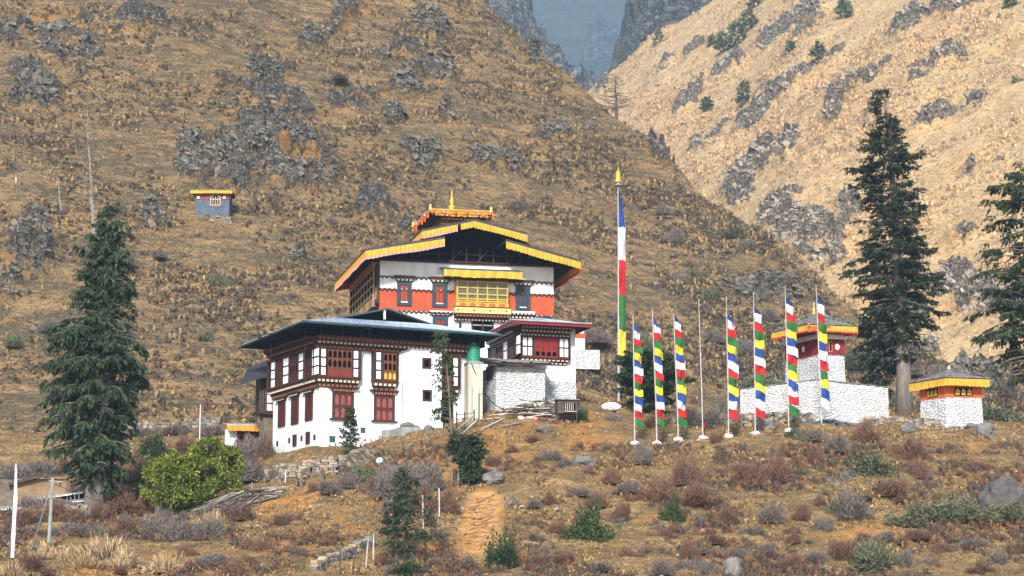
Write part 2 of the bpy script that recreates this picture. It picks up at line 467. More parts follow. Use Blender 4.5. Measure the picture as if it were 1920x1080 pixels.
H2 = Hill(ridge=[(600,900),(950,290),(1050,210),(1115,160),(1160,128),(1230,75),(1300,38),(1375,-5),(1500,-90),(1700,-190),(1920,-260),(3000,-420)],
          ridgeY=[(600,880),(1110,840),(1400,800),(1920,680),(3000,560)],
          base=[(600,1000),(1100,700),(1500,700),(1920,800),(3000,900)],
          baseY=[(600,520),(1100,480),(1500,390),(1920,345),(3000,320)], bow=1.0, w=16)
ROCKS2 = [(1480,60,70,26,-35),(1700,50,45,26,-35),(1790,20,60,20,-20),(1360,140,40,14,-35),(1620,250,30,14,-30),(1460,170,70,16,-35),(1560,240,16,36,10),(1330,270,50,16,-35),
 (1640,255,34,22,0),(1750,170,60,16,-25),(1440,330,60,30,-30),(1380,380,30,40,10),(1480,440,60,40,-20),(1540,480,60,40,-30),(1800,560,60,60,0),(1840,460,60,30,0),(1590,420,26,30,0),(1130,175,16,10,0),(1240,130,30,8,-35),(1300,95,24,8,-35),
 (1720,640,60,60,0),(1860,600,80,60,0),(1290,200,40,10,-38),(1400,230,60,8,-38),(1550,120,60,8,-35),(1620,180,60,8,-38),(1760,250,60,10,-30),(1850,330,50,14,-20)]
MH2 = terrain_mat("painted_sun_hillside_grass", (0.93, 0.62, 0.31), (0.84, 0.49, 0.22), (0.86, 0.58, 0.30), (0.36, 0.24, 0.17), (0.26, 0.225, 0.18), (0.50, 0.42, 0.33),
                  k=0.48, scrub_amt=0.38, bumpd=0.5, olive=(0.50, 0.38, 0.24), olive_amt=0.45)  # sunshine on this hill is put into the pale grass colours
pxs = np.concatenate([np.linspace(850, 1090, 30)[:-1], np.linspace(1090, 1950, 520), np.linspace(1950, 2900, 50)[1:]])
ts = np.concatenate([np.linspace(0, 1.02, 560)[:-1], np.linspace(1.02, 1.6, 20)])
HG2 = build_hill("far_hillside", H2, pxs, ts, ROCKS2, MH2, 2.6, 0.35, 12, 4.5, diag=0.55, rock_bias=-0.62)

H3 = Hill(ridge=[(1050,420),(1110,215),(1150,130),(1163,105),(1172,60),(1186,35),(1192,5),(1205,-30),(1300,-120),(1600,-160)],
          ridgeY=[(1050,1150),(1600,1150)], base=[(1050,600),(1600,400)], baseY=[(1050,980),(1600,960)], bow=0.8, w=3)
MH3 = terrain_mat("grey_cliff_rock", (0.30, 0.24, 0.16), (0.22, 0.19, 0.13), (0.16, 0.17, 0.12), (0.07, 0.08, 0.06), (0.12, 0.12, 0.115), (0.40, 0.37, 0.32), k=0.16, scrub_amt=0.8, bumpd=0.6)
build_hill("cliff_hill", H3, np.linspace(1050, 1500, 240), np.linspace(0, 1.3, 260), [(1280,20,180,160,0)], MH3, 7, 0.12, 21, 22)
H5 = Hill(ridge=[(300,-160),(900,-110),(985,-20),(1008,40),(1030,85),(1060,118),(1090,150),(1130,215),(1200,330)],
          ridgeY=[(300,1400),(900,1350),(1200,1250)], base=[(300,500),(1200,420)], baseY=[(300,1150),(1200,1050)], bow=0.9, w=8)
MH5 = terrain_mat("pale_cliff_slope", (0.30, 0.28, 0.20), (0.20, 0.22, 0.14), (0.16, 0.20, 0.12), (0.08, 0.10, 0.07), (0.22, 0.22, 0.2), (0.5, 0.47, 0.42), k=0.12, scrub_amt=0.8, bumpd=0.6)
build_hill("pale_hill", H5, np.linspace(500, 1200, 300), np.linspace(0, 1.3, 260), [(930,40,60,120,30)], MH5, 9, 0.1, 27, 22, diag=0.4, rock_bias=-0.2)
H4 = Hill(ridge=[(-3000,-200),(400,-180),(950,-90),(1250,-110),(2000,-200),(4500,-250)],
          ridgeY=[(-3000,3300),(4500,3300)], base=[(-3000,520),(4500,520)], baseY=[(-3000,2300),(4500,2300)], bow=1.2, w=60)
MH4 = terrain_mat("forested_mountain", (0.10, 0.13, 0.08), (0.07, 0.10, 0.065), (0.15, 0.15, 0.10), (0.05, 0.07, 0.05), (0.15, 0.15, 0.14), (0.25, 0.24, 0.22), k=0.07, scrub_amt=0.8, bumpd=1.0)
build_hill("mountain", H4, np.linspace(-2600, 4300, 420), np.linspace(0, 1.3, 200), [(1130,60,40,20,-30),(1010,110,30,16,-40)], MH4, 40, 0.025, 33, 60)

# ------------------------------------------------------------------ haze in the valley air
def haze_box():
    m = bpy.data.materials.new("valley_haze")
    m.use_nodes = True
    nt = m.node_tree; nt.nodes.clear()
    out = nt.nodes.new("ShaderNodeOutputMaterial")
    v = nt.nodes.new("ShaderNodeVolumePrincipled")
    v.inputs['Color'].default_value = (0.50, 0.74, 1.0, 1)
    v.inputs['Density'].default_value = HAZE
    v.inputs['Anisotropy'].default_value = 0.0
    nt.links.new(v.outputs[0], out.inputs['Volume'])
    bm = bmesh.new()
    bmesh.ops.create_cube(bm, size=1)
    me = bpy.data.meshes.new("haze"); bm.to_mesh(me); bm.free()
    me.materials.append(m)
    o = bpy.data.objects.new("haze", me); COL.objects.link(o)
    o.scale = (9000, 5000, 1250); o.location = (0, 2300, 525)
    o['kind'] = 'stuff'
HAZE = 0.00019
haze_box()

# ------------------------------------------------------------------ woody scrub dotted over the slopes: nobody could count it
rng = np.random.default_rng(7)
def scatter_tufts(name, pts, sizes, mats, midx, height=0.9, kind='stuff', blades=15, thin=1.0):
    """bunches of twigs fanning out of the ground, all in one mesh; pts (N,3)"""
    N = len(pts)
    az = rng.uniform(0, 2*np.pi, (N, blades)); el = rng.uniform(0.15, 1.45, (N, blades))
    L = rng.uniform(0.7, 1.15, (N, blades))
    tip = np.stack([np.cos(az)*np.cos(el)*L, np.sin(az)*np.cos(el)*L, np.sin(el)*L*height*1.3], -1)
    base = tip*0.12; base[..., 2] = -0.15
    w = rng.uniform(0.05, 0.12, (N, blades))*thin
    side = np.stack([-np.sin(az), np.cos(az), 0*az], -1)*w[..., None]
    mid = tip*0.62; mid[..., 2] += 0.12
    V = np.stack([base, mid-side*1.6, mid+side*1.6+[0, 0, 0.06], tip], 2)      # N, blades, 4, 3
    V = V*sizes[:, None, None, None]+pts[:, None, None, :]
    f = np.array([[0, 1, 2], [1, 3, 2]])
    F = (f[None]+(np.arange(N*blades)*4)[:, None, None]).reshape(-1, 3)
    return tri_object(name, V.reshape(-1, 3), F, mats, np.repeat(midx, blades*2), kind)
def tri_object(name, V, F, mats, mi=None, kind=None, parent=None):
    me = bpy.data.meshes.new(name)
    me.vertices.add(len(V)); me.vertices.foreach_set('co', np.asarray(V, np.float32).ravel())
    me.loops.add(F.size); me.loops.foreach_set('vertex_index', F.ravel().astype(np.int32))
    me.polygons.add(len(F)); me.polygons.foreach_set('loop_start', np.arange(0, F.size, F.shape[1], dtype=np.int32))
    me.polygons.foreach_set('use_smooth', np.zeros(len(F), dtype=bool))
    for m in mats: me.materials.append(m)
    if mi is not None: me.polygons.foreach_set('material_index', np.asarray(mi, np.int32))
    me.update(calc_edges=True)
    o = bpy.data.objects.new(name, me)
    COL.objects.link(o)
    if kind: o['kind'] = kind
    if parent: o.parent = parent
    return o
M_SC1 = pm("scrub_grey_brown", (0.19, 0.155, 0.115), (0.11, 0.09, 0.07), 3, bump=0.2)
M_SC2 = pm("scrub_purple_brown", (0.20, 0.135, 0.11), (0.12, 0.085, 0.075), 3, bump=0.2)
M_SC3 = pm("scrub_olive", (0.19, 0.17, 0.10), (0.12, 0.11, 0.07), 3, bump=0.2)
M_TU = pm("straw_tuft", (0.58, 0.42, 0.22), (0.40, 0.27, 0.12), 3, bump=0.2)
def slope_scatter(name, HG, n, smin, smax, seedk, mats, probs, hgt=0.75, pxr=(-60, 1980), pyr=(-40, 900)):
    X, Y, Z, rock, sx, sy = HG
    p = np.stack([X, Y, Z], 1)
    dens = np.clip(0.35+0.9*fbm(p*0.10*seedk, 4, 77, 0.7), 0.03, 1)*(rock < 0.3)*(sx > pxr[0])*(sx < pxr[1])*(sy > pyr[0])*(sy < pyr[1])
    idx = rng.choice(len(X), n, p=dens/dens.sum())
    j = p[idx]+rng.normal(0, 0.12, (n, 3))/seedk*[1, 1, 0]
    sz = smin+(smax-smin)*rng.random(n)**3
    return scatter_tufts(name, j, sz, mats, rng.choice(len(mats), n, p=probs), hgt)
slope_scatter("hillside_scrub", HG1, 52000, 0.14, 0.66, 1.0, [M_SC1, M_SC2, M_SC3, M_TU], [0.30, 0.20, 0.20, 0.30])
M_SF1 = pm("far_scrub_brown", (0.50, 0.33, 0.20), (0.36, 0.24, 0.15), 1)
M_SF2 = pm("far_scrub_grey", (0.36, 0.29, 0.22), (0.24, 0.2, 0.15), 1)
M_SF3 = pm("far_straw_tuft", (0.90, 0.64, 0.38), (0.78, 0.50, 0.27), 1)  # far scrub and straw lightened to carry the hill's painted sunshine
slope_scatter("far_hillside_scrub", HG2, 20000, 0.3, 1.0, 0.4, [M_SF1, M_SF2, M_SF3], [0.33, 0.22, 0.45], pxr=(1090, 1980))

# broken ledges standing out of the crags
def crag_blocks(name, HG, n, smin, smax, mats, dip, thr=0.5, pxr=(-60, 1980), seed=5, push=0.2):
    X, Y, Z, rock, sx, sy = HG
    w = (rock > thr)*(sx > pxr[0])*(sx < pxr[1])*(sy > -60)*(sy < 860)*1.0
    p = np.stack([X, Y, Z], 1)
    w = w*np.clip(0.4+fbm(p*0.25, 2, seed), 0.05, 1)+0.005*(sx > pxr[0])*(sx < pxr[1])*(sy > -60)*(sy < 860)
    idx = rng.choice(len(X), n, p=w/w.sum()); c = p[idx]
    sz = smin+(smax-smin)*rng.random(n)**4
    base = np.array([[-1, -1, -1], [1, -1, -1], [1, 1, -1], [-1, 1, -1], [-1, -1, 1], [1, -1, 1], [1, 1, 1], [-1, 1, 1]], float)
    V = base[None]*np.stack([rng.uniform(.6, 1.5, n), rng.uniform(.5, 1, n), rng.uniform(.28, .85, n)], 1)[:, None]*rng.uniform(.38, 1.2, (n, 8, 3))
    a = dip+rng.normal(0, .3, n); b = rng.normal(-.3, .35, n)
    x, y, z = V[..., 0], V[..., 1], V[..., 2]
    ca, sa = np.cos(a)[:, None], np.sin(a)[:, None]; x, z = x*ca-z*sa, x*sa+z*ca
    cb, sb = np.cos(b)[:, None], np.sin(b)[:, None]; y, z = y*cb-z*sb, y*sb+z*cb
    V = np.stack([x, y, z], -1)*sz[:, None, None]+c[:, None]+np.array([0, .6, -.3])*sz[:, None, None]
    f = np.array([[0, 3, 2, 1], [4, 5, 6, 7], [0, 1, 5, 4], [1, 2, 6, 5], [2, 3, 7, 6], [3, 0, 4, 7]])
    F = (f[None]+(np.arange(n)*8)[:, None, None]).reshape(-1, 4)
    return tri_object(name, V.reshape(-1, 3), F, mats, np.repeat(rng.choice(len(mats), n), 6), 'stuff')
RB = [pm("crag_grey", (0.145, 0.138, 0.12), (0.075, 0.072, 0.062), 1.5, bump=0.2), pm("crag_olive_grey", (0.21, 0.195, 0.16), (0.11, 0.10, 0.082), 1.5, bump=0.2), pm("crag_pale_lichen", (0.33, 0.325, 0.305), (0.17, 0.165, 0.155), 1.5, bump=0.2), pm("crag_rust", (0.27, 0.18, 0.11), (0.17, 0.125, 0.085), 1.5, bump=0.2)]
crag_blocks("crag_ledges", HG1, 13000, 0.12, 0.55, [RB[0], RB[0], RB[1], RB[1], RB[1], RB[3]], -0.5)
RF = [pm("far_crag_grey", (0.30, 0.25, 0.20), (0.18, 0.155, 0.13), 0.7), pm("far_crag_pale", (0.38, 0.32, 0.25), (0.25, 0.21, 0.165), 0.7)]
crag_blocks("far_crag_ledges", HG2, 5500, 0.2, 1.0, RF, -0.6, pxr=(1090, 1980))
# dry tufts and pebbles over the near slope
def near_scatter(name, n, smin, smax, mats, probs, yr=(118, 190), blades=11, h=0.7, seedk=3, avoid=True):
    Y = rng.uniform(yr[0], yr[1], n); px = rng.uniform(-60, 1980, n)
    x = (px-960)/FPX*Y*1.02
    z = gheight(x, Y)
    d = fbm(np.stack([x, Y, 0*x], 1)*0.22, 3, seedk)
    sx, sy = nproject(x, Y, z)
    keep = (d > -0.25+0.5*rng.random(n)-0.25)&(ell(sx, sy, 903, 982, 42, 58, 8) < 0.2)
    x, Y, z = x[keep], Y[keep], z[keep]; n = len(x)
    return scatter_tufts(name, np.stack([x, Y, z], 1), smin+(smax-smin)*rng.random(n)**2.5, mats, rng.choice(len(mats), n, p=probs), h, blades=blades)
M_ST1 = pm("dry_straw", (0.50, 0.34, 0.15), (0.36, 0.22, 0.09), 2)
M_ST2 = pm("brown_straw", (0.34, 0.20, 0.09), (0.22, 0.12, 0.055), 2)
M_ST3 = pm("grey_herb", (0.20, 0.165, 0.11), (0.12, 0.10, 0.07), 2)
near_scatter("dry_grass", 60000, 0.06, 0.27, [M_ST1, M_ST2, M_ST3], [0.38, 0.34, 0.28])
def undergrowth(name, n, mats, probs):
    Y = rng.uniform(118, 176, n); px = rng.uniform(-60, 1980, n); x = (px-960)/FPX*Y*1.02; z = gheight(x, Y)
    d = fbm(np.stack([x, Y*.7, 0*x], 1)*0.16, 4, 55, 0.65); sx, sy = nproject(x, Y, z)
    keep = (d > 0.22)&(ell(sx, sy, 903, 982, 60, 75, 8) < 0.1)&(sy > 835)
    x, Y, z = x[keep], Y[keep], z[keep]; n = len(x)
    return scatter_tufts(name, np.stack([x, Y, z], 1), 0.14+0.36*rng.random(n)**2, mats, rng.choice(len(mats), n, p=probs), 0.75, blades=34, thin=0.35)
undergrowth("undergrowth", 26000, [M_SC1, M_SC2, M_ST2, pm("red_brown_stems", (0.20, 0.095, 0.06), (0.12, 0.06, 0.04), 3)], [0.35, 0.25, 0.15, 0.25])
def pebbles(name, n, mats, box=None):
    px = rng.uniform(-40, 1960, n); Y = rng.uniform(120, 188, n)
    x = (px-960)/FPX*Y*1.02; z = gheight(x, Y)
    d = fbm(np.stack([x, Y, 0*x], 1)*0.15, 3, 21)
    keep = d > 0.0; x, Y, z = x[keep], Y[keep], z[keep]; n = len(x)
    base = np.array([[1, 0, 0], [0, 1, 0], [-1, 0, 0], [0, -1, 0], [0.3, 0.2, 0.8]])
    V = base[None]*rng.uniform(0.6, 1.2, (n, 5, 3))*(0.05+0.13*rng.random(n)**3)[:, None, None]+np.stack([x, Y, z-0.01], 1)[:, None]
    f = np.array([[0, 1, 4], [1, 2, 4], [2, 3, 4], [3, 0, 4]])
    F = (f[None]+(np.arange(n)*5)[:, None, None]).reshape(-1, 3)
    return tri_object(name, V.reshape(-1, 3), F, mats, np.repeat(rng.choice(len(mats), n), 4), 'stuff')
pebbles("loose_stones", 5000, [pm("pale_pebble", (0.55, 0.47, 0.38), (0.40, 0.34, 0.27), 3), pm("grey_pebble", (0.28, 0.25, 0.22), (0.17, 0.15, 0.13), 3)])
# ------------------------------------------------------------------ mesh builder
def V3(a): return Vector(a)
class MB:
    def __init__(s):
        s.v = []; s.f = []; s.m = []; s.mats = []
    def mi(s, mat):
        if mat not in s.mats: s.mats.append(mat)
        return s.mats.index(mat)
    def hexa(s, c, mat):
        """8 corners: 0-3 bottom ring, 4-7 top ring"""
        k = len(s.v); s.v += [tuple(x) for x in c]; i = s.mi(mat)
        for q in ((0, 3, 2, 1), (4, 5, 6, 7), (0, 1, 5, 4), (1, 2, 6, 5), (2, 3, 7, 6), (3, 0, 4, 7)):
            s.f.append([k+a for a in q]); s.m.append(i)
    def poly(s, pts, mat):
        k = len(s.v); s.v += [tuple(x) for x in pts]
        s.f.append(list(range(k, k+len(pts)))); s.m.append(s.mi(mat))
    def prism(s, pts, vec, mat):
        """a polygon pushed along vec into a solid"""
        n = len(pts); k = len(s.v); vec = V3(vec)
        s.v += [tuple(p) for p in pts]+[tuple(V3(p)+vec) for p in pts]; i = s.mi(mat)
        s.f.append([k+a for a in range(n)][::-1]); s.m.append(i)
        s.f.append([k+n+a for a in range(n)]); s.m.append(i)
        for a in range(n):
            b = (a+1) % n
            s.f.append([k+a, k+b, k+n+b, k+n+a]); s.m.append(i)
    def tube(s, pts, rad, mat, seg=6, cap=True):
        pts = [V3(p) for p in pts]
        if not hasattr(rad, '__len__'): rad = [rad]*len(pts)
        k = len(s.v); i = s.mi(mat)
        for j, p in enumerate(pts):
            t = (pts[min(j+1, len(pts)-1)]-pts[max(j-1, 0)])
            if t.length < 1e-9: t = Vector((0, 0, 1))
            t.normalize()
            a = t.cross(Vector((0, 0, 1)) if abs(t.z) < 0.9 else Vector((1, 0, 0))).normalized()
            b = t.cross(a)
            for q in range(seg):
                an = 2*math.pi*q/seg
                s.v.append(tuple(p+(a*math.cos(an)+b*math.sin(an))*rad[j]))
        for j in range(len(pts)-1):
            for q in range(seg):
                r = (q+1) % seg
                s.f.append([k+j*seg+q, k+j*seg+r, k+(j+1)*seg+r, k+(j+1)*seg+q]); s.m.append(i)
        if cap:
            s.f.append([k+q for q in range(seg)][::-1]); s.m.append(i)
            s.f.append([k+(len(pts)-1)*seg+q for q in range(seg)]); s.m.append(i)
    def lathe(s, c, prof, mat, seg=12):
        k = len(s.v); i = s.mi(mat); c = V3(c)
        for r, z in prof:
            for q in range(seg):
                an = 2*math.pi*q/seg
                s.v.append((c.x+r*math.cos(an), c.y+r*math.sin(an), c.z+z))
        for j in range(len(prof)-1):
            for q in range(seg):
                r = (q+1) % seg
                s.f.append([k+j*seg+q, k+j*seg+r, k+(j+1)*seg+r, k+(j+1)*seg+q]); s.m.append(i)
        s.f.append([k+q for q in range(seg)][::-1]); s.m.append(i)
        s.f.append([k+(len(prof)-1)*seg+q for q in range(seg)]); s.m.append(i)
    def build(s, name, parent=None, label=None, smooth=False, stuff=False):
        if not s.v: return None
        off = WPOS.get(parent.name, Vector((0, 0, 0))) if parent else Vector((0, 0, 0))
        me = bpy.data.meshes.new(name)
        me.from_pydata([(x-off.x, y-off.y, z-off.z) for x, y, z in s.v], [], s.f)
        for m in s.mats: me.materials.append(m)
        me.polygons.foreach_set('material_index', s.m)
        if smooth: me.polygons.foreach_set('use_smooth', [True]*len(s.f))
        bm = bmesh.new(); bm.from_mesh(me)
        bmesh.ops.recalc_face_normals(bm, faces=bm.faces)
        bm.to_mesh(me); bm.free(); me.update()
        o = bpy.data.objects.new(name, me); COL.objects.link(o)
        if parent:
            o.parent = parent
            WPOS[o.name] = off.copy()
        if label: o['label'] = label
        if stuff: o['kind'] = 'stuff'
        return o
WPOS = {}
def thing(name, label, cat, loc, group=None):
    o = bpy.data.objects.new(name, None); COL.objects.link(o)
    o.empty_display_size = 0.3
    o.location = loc; o['label'] = label; o['category'] = cat
    if group: o['group'] = group
    WPOS[o.name] = V3(loc)
    return o
def tag(o, label, cat, group=None):
    o['label'] = label; o['category'] = cat
    if group: o['group'] = group
    return o

class Fr:
    """a vertical wall plane: O a point on it, d its run, n outwards to the viewer"""
    def __init__(s, O, d, off=0.0):
        s.d = V3((d[0], d[1], 0)).normalized()
        n = Vector((s.d.y, -s.d.x, 0))
        if n.dot(V3(O)) > 0: n = -n
        s.n = n; s.O = V3((O[0], O[1], 0))+n*off
    def uv(s, px, py, off=0.0):
        r = V3(ray(px, py))
        t = (s.O+s.n*off).dot(s.n)/r.dot(s.n)
        p = r*t
        return (p-s.O).dot(s.d), p.z
    def pt(s, u, z, off=0.0):
        p = s.O+s.d*u+s.n*off
        return Vector((p.x, p.y, z))
    def rect(s, x0, y0, x1, y1, off=0.0):
        ym, xm = (y0+y1)/2, (x0+x1)/2
        a = s.uv(x0, ym, off)[0]; b = s.uv(x1, ym, off)[0]
        z0 = s.uv(xm, y1, off)[1]; z1 = s.uv(xm, y0, off)[1]
        return min(a, b), max(a, b), z0, z1
    def box(s, mb, u0, u1, z0, z1, o0, o1, mat, taper=0.0):
        """taper pulls the bottom edge of the outer face inwards"""
        mb.hexa([s.pt(u0+taper*0.5, z0, o0), s.pt(u1-taper*0.5, z0, o0), s.pt(u1-taper*0.5, z0, o1-taper), s.pt(u0+taper*0.5, z0, o1-taper),
                 s.pt(u0, z1, o0), s.pt(u1, z1, o0), s.pt(u1, z1, o1), s.pt(u0, z1, o1)], mat)

# ------------------------------------------------------------------ building materials
M_WHITE = None
def plaster(name, base, dirt, stone=False, scale=1.0, warm=0.0):
    m, nt, b = newmat(name)
    g = NT(nt)
    b.inputs['Roughness'].default_value = 0.9
    b.inputs['Specular IOR Level'].default_value = 0.15
    st = g.scaled(g.pos, (2.2, 2.2, 0.35))
    f = g.noise(1.2*scale, 5, 0.7, st, 0.5)
    f2 = g.noise(0.5, 4, 0.6)
    c = g.mix(g.ramp(f, 0.50, 0.74, 0, 0.6), base, dirt)
    c = g.mix(g.ramp(g.noise(5.0, 4, 0.7, g.scaled(g.pos, (2, 2, 0.12))), 0.58, 0.72, 0, 0.4), c, tuple(x*0.7 for x in dirt))
    c = g.mix(g.ramp(f2, 0.58, 0.75, 0, 0.35), c, tuple(x*0.8 for x in dirt))
    if warm: c = g.mix(g.ramp(g.noise(0.9, 4, 0.7), 0.6, 0.72, 0, warm), c, (0.72, 0.55, 0.25))
    if stone:
        sv = g.scaled(g.pos, (1, 1, 2.3))
        e = g.voro(3.0, sv, 'DISTANCE_TO_EDGE')
        fl = g.noise(7, 4, 0.7, sv)
        c = g.mix(g.ramp(e, 0.0, 0.10, 0.30, 0.0), c, dirt)
        c = g.mix(g.ramp(fl, 0.56, 0.68, 0, 0.35), c, tuple(x*0.6 for x in dirt))
        nt.links.new(g.bump(g.math('ADD', g.ramp(e, 0, 0.2), fl), 0.10), b.inputs['Normal'])
    else:
        nt.links.new(g.bump(g.noise(3, 5, 0.7), 0.03), b.inputs['Normal'])
    nt.links.new(c, b.inputs['Base Color'])
    return m
M_WHITE = plaster("whitewash", (0.72, 0.745, 0.79), (0.40, 0.39, 0.38), warm=0.12)
M_WSTONE = plaster("whitewashed_stone", (0.74, 0.755, 0.78), (0.42, 0.41, 0.39), True)
M_WSTONE2 = plaster("thin_whitewash_on_stone", (0.62, 0.64, 0.68), (0.34, 0.33, 0.31), True)
M_WSTAIN = plaster("stained_whitewashed_stone", (0.74, 0.75, 0.77), (0.45, 0.44, 0.41), True, warm=0.8)
M_WSTAINP = plaster("stained_plaster_base", (0.84, 0.84, 0.84), (0.5, 0.48, 0.42), warm=0.7)
M_CONC = pm("weathered_concrete", (0.48, 0.45, 0.36), (0.34, 0.32, 0.27), 0.8, bump=0.02, stretch=(2, 2, 0.4))
M_GCONC = pm("grey_concrete", (0.30, 0.30, 0.29), (0.2, 0.2, 0.2), 1.5, bump=0.03)
M_OCHRE = pm("ochre_red_band", (0.41, 0.078, 0.032), (0.33, 0.058, 0.025), 1.2, bump=0.01)
M_MAROON = pm("maroon_band", (0.22, 0.018, 0.022), (0.15, 0.012, 0.015), 1.5)
M_ORANGE = pm("orange_band", (0.55, 0.115, 0.03), (0.45, 0.085, 0.022), 1.5)
M_DTIM = pm("dark_timber", (0.055, 0.022, 0.014), (0.03, 0.012, 0.009), 4, rough=0.6)
M_RTIM = pm("red_brown_timber", (0.075, 0.022, 0.013), (0.042, 0.013, 0.009), 4, rough=0.6)
M_OTIM = pm("carved_orange_timber", (0.155, 0.052, 0.02), (0.085, 0.028, 0.012), 8, rough=0.6)
M_RED = pm("red_painted_wood", (0.24, 0.022, 0.012), (0.15, 0.014, 0.009), 5, rough=0.55)
M_PINK = pm("faded_red_panel", (0.25, 0.075, 0.065), (0.16, 0.045, 0.04), 6)
M_BLK = pm("black_opening", (0.003, 0.003, 0.003), (0.006, 0.005, 0.005), 2, rough=1.0, spec=0.0)
M_DRED = pm('dark_red_shutter', (0.10, 0.014, 0.010), (0.06, 0.009, 0.007), 3)
M_TIP = pm("white_beam_end", (0.62, 0.55, 0.46), (0.45, 0.38, 0.31), 6)
M_TAN = pm("tan_beam_end", (0.30, 0.125, 0.05), (0.20, 0.08, 0.03), 6)
M_YEL = pm("yellow_paint", (0.52, 0.36, 0.05), (0.40, 0.26, 0.035), 3)
M_CREAM = pm("cream_beam", (0.80, 0.58, 0.22), (0.66, 0.40, 0.12), 5)
M_NAVY = pm("dark_blue_frame", (0.012, 0.030, 0.045), (0.02, 0.04, 0.06), 3, rough=0.5)
M_CURT = pm("orange_shutter", (0.34, 0.05, 0.015), (0.26, 0.04, 0.012), 3, stretch=(6, 6, 0.4))
M_PANE = pm("curtained_glass", (0.12, 0.11, 0.075), (0.035, 0.033, 0.025), 4, rough=0.25, stretch=(9, 9, 0.6), spec=0.6)
M_VIOL = pm("violet_pane", (0.22, 0.18, 0.26), (0.12, 0.09, 0.16), 3, rough=0.3)
M_PANEL = pm("white_plaster_panel", (0.74, 0.76, 0.8), (0.62, 0.64, 0.68), 2)
M_BROOF = pm("blue_roof_sheet", (0.36, 0.44, 0.50), (0.22, 0.28, 0.33), 1.2, rough=0.45, stretch=(3, 0.5, 1), spec=0.5)
M_FASC = pm("blue_fascia", (0.04, 0.075, 0.095), (0.025, 0.05, 0.065), 2, rough=0.5)
M_GROOF = pm("grey_roof_sheet", (0.30, 0.32, 0.34), (0.2, 0.22, 0.24), 1.5, rough=0.5)
M_DROOF = pm("dark_roof_sheet", (0.045, 0.042, 0.05), (0.028, 0.026, 0.032), 2, rough=0.6)
M_MFASC = pm("red_fascia", (0.22, 0.018, 0.025), (0.15, 0.012, 0.018), 2)
M_SOFF = pm("soffit_boards", (0.016, 0.012, 0.011), (0.009, 0.007, 0.006), 3, stretch=(6, 1, 1))
M_VYEL = pm("yellow_valance_cloth", (0.78, 0.50, 0.07), (0.52, 0.27, 0.03), 1.6, stretch=(7, 7, 0.5), trans=0.25)
M_VORG = pm("ochre_valance_cloth", (0.62, 0.30, 0.03), (0.46, 0.19, 0.02), 1.6, stretch=(7, 7, 0.5))
M_VPNK = pm("pink_valance_hem", (0.78, 0.42, 0.45), (0.6, 0.22, 0.26), 3, stretch=(6, 6, 1), trans=0.2)
M_VRED = pm("red_valance_hem", (0.62, 0.03, 0.03), (0.45, 0.02, 0.02), 3, trans=0.2)
M_OCLO = pm("orange_cloth_swag", (0.66, 0.22, 0.05), (0.5, 0.09, 0.025), 3, trans=0.25)
M_GOLD = pm("gold", (0.85, 0.52, 0.10), (0.72, 0.40, 0.06), 3, rough=0.35, metal=0.55)
M_GPNT = pm("gold_paint", (0.62, 0.34, 0.07), (0.42, 0.2, 0.04), 5, rough=0.5)
M_SLATE = pm("slate_roof_stone", (0.21, 0.21, 0.205), (0.10, 0.10, 0.10), 3, bump=0.05)
M_STONE = pm("field_stone", (0.38, 0.30, 0.21), (0.20, 0.165, 0.12), 2, bump=0.06)
M_GREY = pm("grey_boulder", (0.20, 0.19, 0.175), (0.10, 0.098, 0.092), 2, bump=0.08)
M_WOOD = pm("weathered_wood", (0.27, 0.235, 0.20), (0.14, 0.12, 0.10), 3, stretch=(1, 1, 4))
M_WOODD = pm("dark_weathered_wood", (0.10, 0.075, 0.055), (0.05, 0.04, 0.03), 3)
M_WOODP = pm("pale_weathered_wood", (0.50, 0.46, 0.42), (0.34, 0.31, 0.28), 4)
M_METAL = pm("galvanised_metal", (0.50, 0.53, 0.55), (0.38, 0.41, 0.43), 2, rough=0.4, metal=0.4)
M_GREEN = pm("green_plastic", (0.015, 0.22, 0.14), (0.012, 0.17, 0.11), 1.5, rough=0.4, spec=0.5)
M_GRNP = pm("green_hatch", (0.03, 0.08, 0.06), (0.02, 0.06, 0.045), 3)
M_BLUES = pm("blue_grey_wash", (0.10, 0.13, 0.165), (0.06, 0.08, 0.105), 3, bump=0.05)
M_CHIM = pm("bare_stone_wall", (0.20, 0.16, 0.12), (0.10, 0.08, 0.06), 3, bump=0.08)
rnd = random.Random(5)

